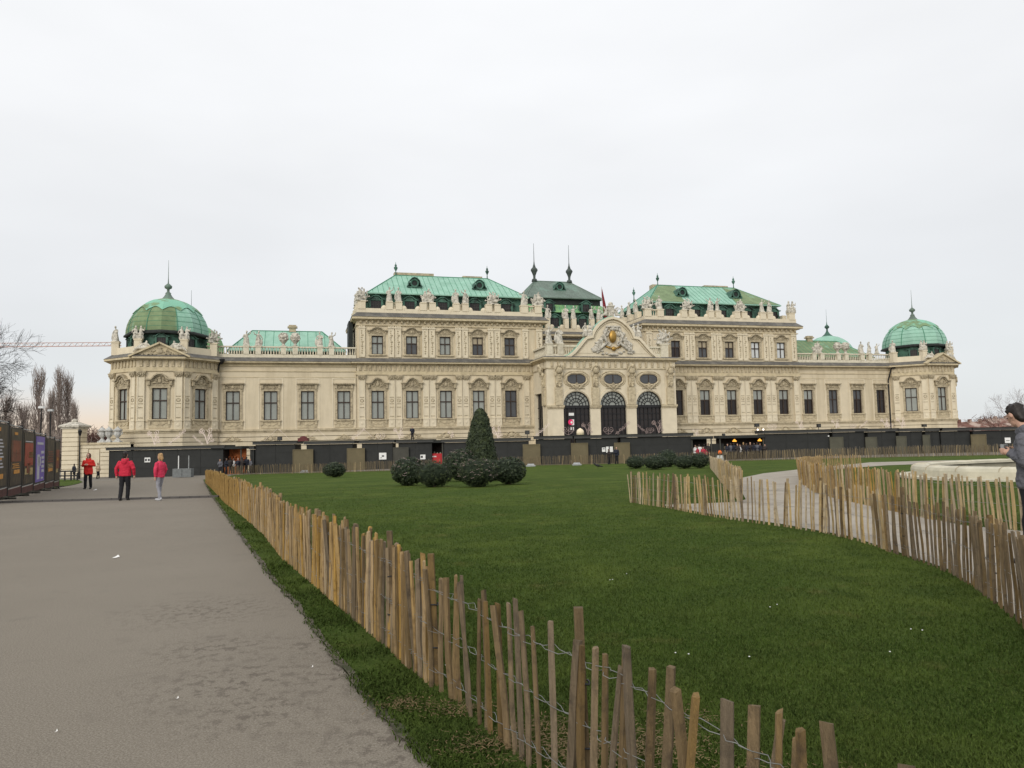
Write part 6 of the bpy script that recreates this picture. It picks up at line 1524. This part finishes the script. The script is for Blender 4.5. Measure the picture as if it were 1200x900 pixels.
# ------------------------------------------------------------------ people
M_skin = mat('skin', (.50, .30, .22), .06, 8, .55); M_hairb = mat('dark_hair', (.018, .013, .011), .3, 20, .5); M_hairl = mat('blond_hair', (.36, .22, .10), .3, 15, .5)
M_crim = mat('crimson_jacket_cloth', (.48, .018, .045), .12, 6, .75, .5, 9); M_pinkj = mat('pink_red_jacket_cloth', (.56, .035, .085), .12, 6, .75, .5, 9); M_redj = mat('bright_red_jacket_cloth', (.62, .028, .022), .12, 6, .75, .5, 9)
M_trs = mat('black_trouser_cloth', (.014, .014, .017), .2, 6, .85, .3, 9); M_greyl = mat('grey_legging_cloth', (.26, .26, .29), .15, 8, .85, .3, 9); M_greyj = mat('grey_padded_cloth', (.115, .115, .13), .25, 7, .85, .9, 16, (.07, .07, .08), 3.5, .5, .7); M_greyh = mat('grey_knit_hood', (.20, .205, .225), .14, 8, .85, .6, 14)
M_shoe = mat('dark_shoe', (.03, .028, .027), .2, 6, .6); M_shoel = mat('light_trainer', (.42, .42, .44), .2, 9, .6); M_hoodb = mat('brown_hood', (.12, .055, .04), .2, 6, .85)
def V3(*a): return Vector(a)
def person(label, p, rz, H, jacket, trouser, hairm, shoe, stride=.16, arms='down', hem=.80, hood=False, hooded=False, voxel=.013, long_hair=False, headturn=0., headtilt=0., widen=1., group=None, fingers=True, sway=.0, headfwd=0., collar=False):
    t = thing('person', label, 'person', p, rz, group); k = H / 1.75; t.scale = (k, k, k)
    legs = [(-1, -stride), (1, stride)]
    # joints (facing -y)
    sh = [V3(s * .172 * widen, .005, 1.395) for s in (-1, 1)]
    if arms == 'down': el = [V3(s * .26 * widen, .03, 1.15) for s in (-1, 1)]; wr = [V3(s * .25 * widen, -.03 + s * .05, .91) for s in (-1, 1)]; hd = [V3(s * .005, -.12, -1) for s in (-1, 1)]
    elif arms == 'front': el = [V3(s * .235 * widen, .03, 1.15) for s in (-1, 1)]; wr = [V3(s * .09, -.25, 1.20) for s in (-1, 1)]; hd = [V3(-s * .8, -.3, .05) for s in (-1, 1)]
    else: el = [V3(s * .25 * widen, .05, 1.13) for s in (-1, 1)]; wr = [V3(s * .08, -.15, 1.215) for s in (-1, 1)]; hd = [V3(-s * .15, -.9, .25) for s in (-1, 1)]
    # body: one continuous skin
    hq = Matrix.Translation((0, -.01 - headfwd, 1.53)) @ Matrix.Rotation(headturn, 4, 'Z') @ Matrix.Rotation(headtilt, 4, 'X')
    h = lambda x, y, z: hq @ Vector((x, y, z))
    mb = MB(); R3 = hq.to_3x3()
    mb.blob(h(0, .005, .125), (.074, .092, .105), 14, 10, rot=R3); mb.blob(h(0, -.03, .06), (.055, .062, .065), 12, 8, rot=R3)
    mb.tube([h(0, -.088, .135), h(0, -.105, .10), h(0, -.092, .088)], [.010, .017, .014], 6); mb.blob(h(0, -.083, .045), (.026, .014, .010), 8, 5, rot=R3)
    for s in (-1, 1): mb.blob(h(s * .077, .01, .115), (.012, .024, .034), 7, 5, rot=R3)
    limb(mb, [V3(0, .01, 1.40), V3(0, -.005 - headfwd * .6, 1.50), h(0, 0, .06)], [.062, .054, .052])
    mb.blob((0, 0, 1.25), (.15, .095, .22), 10, 8); mb.blob((0, 0, .98), (.145, .10, .15), 10, 8)
    for i in range(2): limb(mb, [sh[i] - V3(0, 0, .02), el[i], wr[i]], [.036, .032, .026])
    for s, y in legs:
        kn = V3(s * .095 + sway * .3, y * .45 - .03, .50); an = V3(s * .09 + sway, y, .09); limb(mb, [V3(s * .085, 0, .93), kn, an], [.078, .055, .038])
    for i, s in enumerate((-1, 1)):
        d = hd[i].normalized(); c = wr[i] + d * .055; side = V3(0, -1, 0) if arms == 'down' else V3(0, 0, 1); side = (side - d * side.dot(d)).normalized(); nrm = d.cross(side)
        mb.tube([wr[i], c, c + d * .03], [.026, .034, .034], 8)
        if fingers:
            inw = nrm * (1 if nrm.x * -s > 0 else -1)
            for q in range(4):
                b0 = c + d * .035 + side * (.026 - .0175 * q); L = (.072, .08, .074, .058)[q]; mb.tube([b0, b0 + d * L * .5 + inw * .008, b0 + d * L * .85 + inw * .028], [.0095, .009, .0075], 6)
            b0 = c - d * .02 + side * .03; mb.tube([b0, b0 + d * .03 + side * .026 + inw * .01, b0 + d * .062 + side * .02 + inw * .018], [.011, .010, .008], 6)
    me = remesh(mb, 'body', min(voxel, .008) if fingers else voxel, M_skin, 1); link('body', me, t)
    for s in (-1, 1): q = MB(); q.blob(h(s * .03, -.083, .128), (.011, .008, .007), 8, 6, rot=R3); q.build('eye', M_black, t, True)
    # trousers
    mb = MB()
    mb.lathe(0, 0, [(.15, .84), (.162, .95), (.15, 1.06)], 14, sy=.72)
    for s, y in legs: limb(mb, [V3(s * .09, 0, .92), V3(s * .10 + sway * .3, y * .45 - .03, .50), V3(s * .092 + sway, y + .005, .10)], [.108, .08, .066] if trouser is not M_greyl else [.10, .066, .05], 10)
    tm = remesh(mb, 'trousers', voxel, trouser, 2); crease(tm, .007, 8); link('trousers', tm, t)
    for s, y in legs:
        mb = MB(); x = s * .095 + sway; mb.blob((x, y - .06, .035), (.048, .135, .04), 10, 6); mb.blob((x, y + .02, .07), (.046, .06, .06), 8, 6); mb.blob((x, y - .13, .035), (.046, .06, .032), 8, 6); link('shoe', remesh(mb, 'shoe', voxel, shoe, 1), t)
    # jacket: torso and sleeves in one piece
    mb = MB(); r = random.Random(int(H * 1000)); n = 16
    prof = [(hem, .175, .13), (hem + .03, .19, .142), (hem + .16, .188, .14), (1.08, .178, .132), (1.24, .19, .14), (1.34, .19, .132), (1.42, .135, .105), (1.485, .078, .076)]
    vs = []; 
    for z, rx, ry in prof:
        for j in range(n):
            a_ = 2 * PI * j / n; w = 1 + .02 * math.sin(5 * a_ + z * 14); vs.append((rx * widen * w * math.cos(a_), ry * w * math.sin(a_), z))
    mb.add(vs, [(i * n + j, i * n + (j + 1) % n, (i + 1) * n + (j + 1) % n, (i + 1) * n + j) for i in range(len(prof) - 1) for j in range(n)] + [tuple(range(n - 1, -1, -1)), tuple(range((len(prof) - 1) * n, len(prof) * n))])
    for i in range(2):
        e2 = el[i].lerp(wr[i], 1.12 if arms == 'hold' else .93); m1 = sh[i].lerp(el[i], .5) + V3(r.uniform(-.01, .01), r.uniform(-.01, .01), 0); m2 = el[i].lerp(e2, .5)
        limb(mb, [sh[i] + V3(0, 0, -.02), m1, el[i], m2, e2], [.070, .072, .066, .060, .048], 10)
    if hood or hooded:
        for j in range(9): a_ = PI * (-.15 + 1.3 * j / 8); mb.blob((.095 * math.cos(a_), .02 + .085 * math.sin(a_), 1.475 - .02 * math.sin(a_)), (.045, .045, .05), 7, 5)
        if hood: mb.blob((0, .125, 1.41), (.095, .06, .10), 9, 7)
    if collar:
        for j in range(12): a_ = 2 * PI * j / 12; mb.blob((.095 * math.cos(a_), -.005 + .08 * math.sin(a_), 1.47 + .03 * math.sin(a_)), (.05, .05, .055), 7, 5)
        mb.blob((0, .10, 1.44), (.12, .08, .12), 9, 7)
    jm = remesh(mb, 'jacket', voxel, jacket, 3); crease(jm, .011, 7); link('jacket', jm, t)
    # hair or hood
    mb = MB()
    if hooded: 
        mb.blob(h(0, .04, .12), (.108, .112, .135), 14, 10, rot=R3); mb.blob(h(0, .05, .02), (.10, .09, .08), 12, 8, rot=R3); hm = remesh(mb, 'hood', voxel, hairm, 2); 
    else:
        mb.blob(h(0, .028, .155), (.085, .093, .088), 14, 10, rot=R3); mb.blob(h(0, .055, .10), (.078, .062, .085), 12, 8, rot=R3); mb.blob(h(0, .065, .045), (.062, .045, .05), 10, 7, rot=R3)
        rr = random.Random(3)
        for j in range(26): a_ = rr.uniform(0, 6.28); e_ = rr.uniform(.25, 1.4); mb.blob(h(.082 * math.cos(a_) * math.cos(e_), .028 + .09 * math.sin(a_) * math.cos(e_), .155 + .086 * math.sin(e_)), (.022, .022, .016), 6, 4)
        if long_hair:
            for s in (-1, 1): mb.tube([h(s * .068, .02, .16), h(s * .08, .03, .06), h(s * .07, .05, -.03)], [.03, .032, .018], 7)
            mb.tube([h(0, .08, .15), h(0, .10, .04), h(0, .09, -.04)], [.05, .055, .03], 8)
        hm = remesh(mb, 'hair', min(voxel, .01), hairm, 1)
    link('hood' if hooded else 'hair', hm, t); return t
def crease(me, amp, sc):
    """soft folds in cloth: push the skin in and out along its normals"""
    nr = [v.normal.copy() for v in me.vertices]
    for v, nv in zip(me.vertices, nr):
        c = v.co; q = noise.noise(Vector((c.x * sc, c.y * sc, c.z * sc * 1.7 + c.x * 4))) + .5 * noise.noise(Vector((c.x * sc * 2, c.y * sc * 2, c.z * sc * 4)))
        v.co = c + nv * (amp * q)
def face(dx, dy): return math.atan2(dy, dx) + PI / 2       # rotation so that local -y looks along (dx, dy)
def onp(px, py, off=0.): p = gp(px, py); return p + Vector((0, 0, off))
def ht(px, yfoot, ytop): p = gp(px, yfoot); return (yfoot - ytop) * p.y / FPX
person('person in a bright red hooded coat walking towards the camera with hands together', onp(103, 573), face(.15, -1), ht(103, 573, 532.0), M_redj, M_trs, M_hoodb, M_shoe, .10, 'front', hem=.72, hooded=True, widen=1.15)
person('person in a crimson hooded jacket and black trousers walking away on the promenade', onp(146, 586.5), face(-.12, 1), ht(146, 586.5, 530.5), M_crim, M_trs, M_hairb, M_shoe, .10, 'down', hem=.88, hood=True, widen=1.15, sway=.03)
person('fair-haired person in a pink-red jacket and grey leggings looking left', onp(187, 586.5), face(-1, .35), ht(187, 586.5, 532.5), M_pinkj, M_greyl, M_hairl, M_shoel, .12, 'down', hem=.86, long_hair=True, widen=1.0)
D = 8.7; pr_ = at(1213, 600, D); pr_.z = gz(pr_.x, pr_.y) + .045; ztop = at(1194, 477.5, D).z
gp_ = person('dark-haired person in a grey padded jacket bending over a small camera at the right edge', pr_, face(-.58, .81), (ztop - pr_.z) * 1.02, M_greyj, M_trs, M_hairb, M_shoe, .12, 'hold', hem=.84, hood=True, voxel=.011, headturn=-.4, headtilt=.5, collar=True, widen=1.15, headfwd=.07)
k = gp_.scale[0]; Mx = Matrix.Translation(gp_.location) @ Matrix.Rotation(gp_.rotation_euler[2], 4, 'Z') @ Matrix.Scale(k, 4)
mb = MB(); mb.box(-.055, .055, -.02, .015, -.035, .035, 0); mb.lathe(0, 0, [(.001, 0), (.001, .001)], 4); mb.v = mb.v[:8]; mb.f = mb.f[:6]; mb.m = mb.m[:6]
cm = thing('compact_camera', 'small silver camera held by the person in grey', 'camera', Mx @ Vector((0, -.255, 1.285)), gp_.rotation_euler[2]); mb.build('body', M_metal, cm)
mb = MB(); mb.tube([(0, -.02, 0), (0, -.05, 0)], [.024, .02], 10); mb.build('lens', M_black, cm); mb = MB(); mb.box(-.04, .03, .0151, .018, -.024, .024); mb.build('screen', M_dgl, cm)
# far-off visitors
def crowd_mesh(key, coat, leg, hairc, seed):
    def f():
        mb = MB(); r = random.Random(seed)
        limb(mb, [V3(-.09, 0, .95), V3(-.1, -.05, .5), V3(-.1, .06, .06)], [.11, .085, .07]); limb(mb, [V3(.09, 0, .95), V3(.1, -.06, .5), V3(.1, -.08, .06)], [.11, .085, .07])
        for s in (-1, 1): mb.blob((s * .1, -.06, .04), (.05, .12, .05), 7, 5); limb(mb, [V3(s * .2, 0, 1.4), V3(s * .27, .02, 1.14), V3(s * (.22 if s > 0 else .1), -.12 if s > 0 else -.28, .95 if s > 0 else 1.15)], [.085, .075, .06]); 
        mb.tube([(0, 0, .82), (0, 0, 1.0), (0, 0, 1.3), (0, 0, 1.46)], [.2, .19, .21, .11], 10); limb(mb, [V3(0, 0, 1.45), V3(0, -.01, 1.56)], [.07, .06]); mb.blob((0, -.01, 1.65), (.088, .1, .12), 9, 7)
        return remesh(mb, 'person', .035, [coat, leg, hairc, M_skin], 1, lambda c: 1 if c.z < .84 else (0 if c.z < 1.5 else (2 if (c.y > -.045 or c.z > 1.72) else 3)))
    return cached(('crowd', key), f)
M_navy = mat('navy_coat', (.018, .02, .03), .2, 6, .85); M_beige = mat('beige_coat', (.42, .31, .21), .15, 6, .85); M_wht = mat('white_coat', (.6, .58, .56), .1, 6, .85); M_drk = mat('dark_brown_coat', (.03, .024, .022), .3, 6, .85); M_hrb = mat('brown_hair', (.06, .035, .025), .3, 8, .7); M_rosec = mat('rose_coat', (.35, .03, .05), .15, 6, .85)
CRW = {'navy': (M_navy, M_trs, M_hairb), 'beige': (M_beige, M_trs, M_hrb), 'white': (M_wht, M_trs, M_hrb), 'brown': (M_drk, M_trs, M_hairb), 'red': (M_rosec, M_trs, M_hrb), 'grey': (M_greyj, M_trs, M_hrb), 'blond': (M_drk, M_trs, M_hairl)}
def far_person(label, key, px, D, H, rz, z=None, group='visitors among the huts'):
    p = at(px, 540, D); p.z = gz(p.x, p.y) if z is None else z; o = link('person', crowd_mesh(key, *CRW[key], hash(key) % 7 if False else len(key)), None, p, rz); s = H / 1.77; o.scale = (s, s, s); tag(o, label, 'person', group)
far_person('person in a long dark coat standing by the low railing near the pier', 'navy', 87, 79, 1.62, 2.6, group=None or 'visitors near the gate pier'); far_person('person in a beige coat with a dark bag walking past the garden wall', 'beige', 115, 80, 1.65, 1.3, group='visitors near the gate pier')
zr = at(483, 515.2, 78.9).z; far_person('small dark figure standing on a hut roof', 'navy', 483.5, 78.9, 1.38, .3, zr, 'figure on the roof')
far_person('dark figure with a pale head before the taupe screen under the right arch', 'navy', 722.5, 77.5, 1.75, 0.3); far_person('dark figure passing the torn white posters', 'brown', 713.5, 77.4, 1.55, 1.2)
for i, (key, px, dd, H, l) in enumerate((('grey', 258, 0, 1.62, 'person in grey at the left of the food stall crowd'), ('navy', 265, -1, 1.7, 'person in a dark coat second in the food stall crowd'), ('brown', 270, .5, 1.75, 'bareheaded person in the middle of the food stall crowd'), ('white', 274, .8, 1.62, 'person in white half hidden in the food stall crowd'), ('navy', 279, -.6, 1.66, 'person in navy right of the middle of the food stall crowd'), ('brown', 284, -.8, 1.75, 'tall dark person near the right of the food stall crowd'), ('navy', 289, -.4, 1.78, 'tallest dark person near the narrow booth'), ('grey', 293.5, -.2, 1.55, 'last person of the queue against the booth'),
        ('white', 815, 0, 1.65, 'person in white at the left of the red group'), ('white', 820, .2, 1.7, 'second person in white beside the red coats'), ('red', 818, -.9, 1.5, 'person in red in front of the dark stall'), ('red', 824.5, -1, 1.45, 'second person in red at the dark stall'), ('red', 828, -2.2, 1.25, 'small person in bright red low by the shrubs'), ('brown', 826, .5, 1.72, 'dark person behind the red coats'), ('brown', 830.5, .3, 1.82, 'tall dark person at the right post of the dark stall'),
        ('navy', 853, -.2, 1.68, 'dark person nearest the left post of the lamp-lit stall'), ('grey', 857, .4, 1.72, 'grey person second in the lamp-lit crowd'), ('navy', 861, .2, 1.75, 'dark person under the left orange lamp'), ('brown', 865, -.3, 1.66, 'brown-coated person right of the left orange lamp'), ('white', 867.5, .1, 1.55, 'person in white in the lamp-lit crowd'), ('blond', 872, .5, 1.76, 'fair-haired person in the middle of the lamp-lit crowd'), ('navy', 876, -.5, 1.66, 'navy-coated person in the middle of the lamp-lit crowd'), ('blond', 880, .4, 1.74, 'second fair-haired person in the lamp-lit crowd'), ('navy', 884, -.3, 1.68, 'dark person left of the right orange lamp'), ('grey', 888, .4, 1.7, 'grey person under the right orange lamp'), ('navy', 892, -.5, 1.6, 'dark person at the right end of the lamp-lit crowd'), ('brown', 897, -.8, 1.5, 'seated-looking dark person before the large hut'))):
    far_person(l, key, px, hutD(px) - .7 + dd, H, (i * 1.7) % 6.28)
# dark car-like tables? -> a barrel table with an orange lantern
p = gpt(844, 77, -.75); mb = MB(); mb.lathe(0, 0, [(.3, 0), (.34, .3), (.3, .7)], 10); t = thing('bar_table', 'small round table carrying an orange lantern between the stalls', 'table', p); mb.build('barrel', M_white, t); mb = MB(); mb.lathe(0, 0, [(.34, .701), (.34, .75)], 10); mb.build('top', M_black, t)
mb = MB(); mb.blob((0, 0, .2), (.2, .2, .2), 8, 6); mb.lathe(0, 0, [(.12, .36), (.12, .42)], 8); o = mb.build('lantern', mat('orange_lantern', (.75, .16, .03), .1, 4, .6), None, True, loc=p + Vector((0, 0, .75))); tag(o, 'round orange lantern on the small table', 'lantern')
# crow on the lawn
p = gp(700.5, 548.8) + Vector((0, 0, .03)); mb = MB(); sc = 1.25
mb.blob((0, 0, .17 * sc), (.2 * sc, .08 * sc, .085 * sc), 10, 7, rot=Matrix.Rotation(.25, 3, 'Y')); mb.blob((-.2 * sc, 0, .28 * sc), (.06 * sc, .05 * sc, .055 * sc), 8, 6); mb.tube([(-.15 * sc, 0, .22 * sc), (-.2 * sc, 0, .27 * sc)], [.06 * sc, .05 * sc], 7); mb.tube([(-.25 * sc, 0, .28 * sc), (-.32 * sc, 0, .265 * sc)], [.02 * sc, .004], 6); mb.tube([(.15 * sc, 0, .13 * sc), (.36 * sc, 0, .08 * sc)], [.05 * sc, .03 * sc], 6)
t = thing('crow', 'black crow walking on the lawn below the left arch', 'bird', p); link('body', remesh(mb, 'body', .012, M_black, 1), t)
for s in (-1, 1): mb = MB(); mb.tube([(.02, s * .03, .14), (.0, s * .035, 0), (-.05, s * .035, .004)], .009, 5); mb.build('leg', M_black, t)
# scraps of paper and daisies
for i, (px, py, sz, l) in enumerate(((136, 654, .055, 'crumpled white scrap of paper on the left promenade'), (111.5, 574.5, .10, 'white scrap lying beside the person in the bright red coat'), (208, 820, .008, 'tiny pale scrap near the camera on the promenade'), (66, 859, .008, 'small pale twig scrap at the lower left of the promenade'), (366, 783, .007, 'tiny pale scrap by the verge'))):
    r = random.Random(i); mb = MB(); s = sz; pts = [(-s, -s * .4, .005), (s * .2, -s * .5, .01), (s, 0, .01 + s * .25), (.3 * s, s * .5, .02 + s * .5), (-.7 * s, s * .4, .006), (0, 0, .01 + s * .3)]
    mb.add(pts, [(0, 1, 5), (1, 2, 5), (2, 3, 5), (3, 4, 5), (4, 0, 5)]); o = mb.build('paper_scrap', M_white, None, loc=gp(px, py)); tag(o, l, 'litter', 'scraps on the promenade')
mb = MB(); r = random.Random(12)
for i in range(11):
    px, py = r.uniform(480, 1150), r.uniform(575, 880); p = gp(px, py)
    if inpoly(np.array([p.x]), np.array([p.y]), gpl(PATH))[0] or not inpoly(np.array([p.x]), np.array([p.y]), lawn_poly)[0] or inpoly(np.array([p.x]), np.array([p.y]), verge)[0]: continue
    for _ in range(r.choice((1, 1, 2))): mb.blob((p.x + r.gauss(0, .05), p.y + r.gauss(0, .05), p.z + .055), (.007, .007, .004), 6, 4)
o = mb.build('daisies', M_white, None); o['kind'] = 'stuff'; tag(o, 'few tiny white daisies scattered in the lawn', 'flowers')
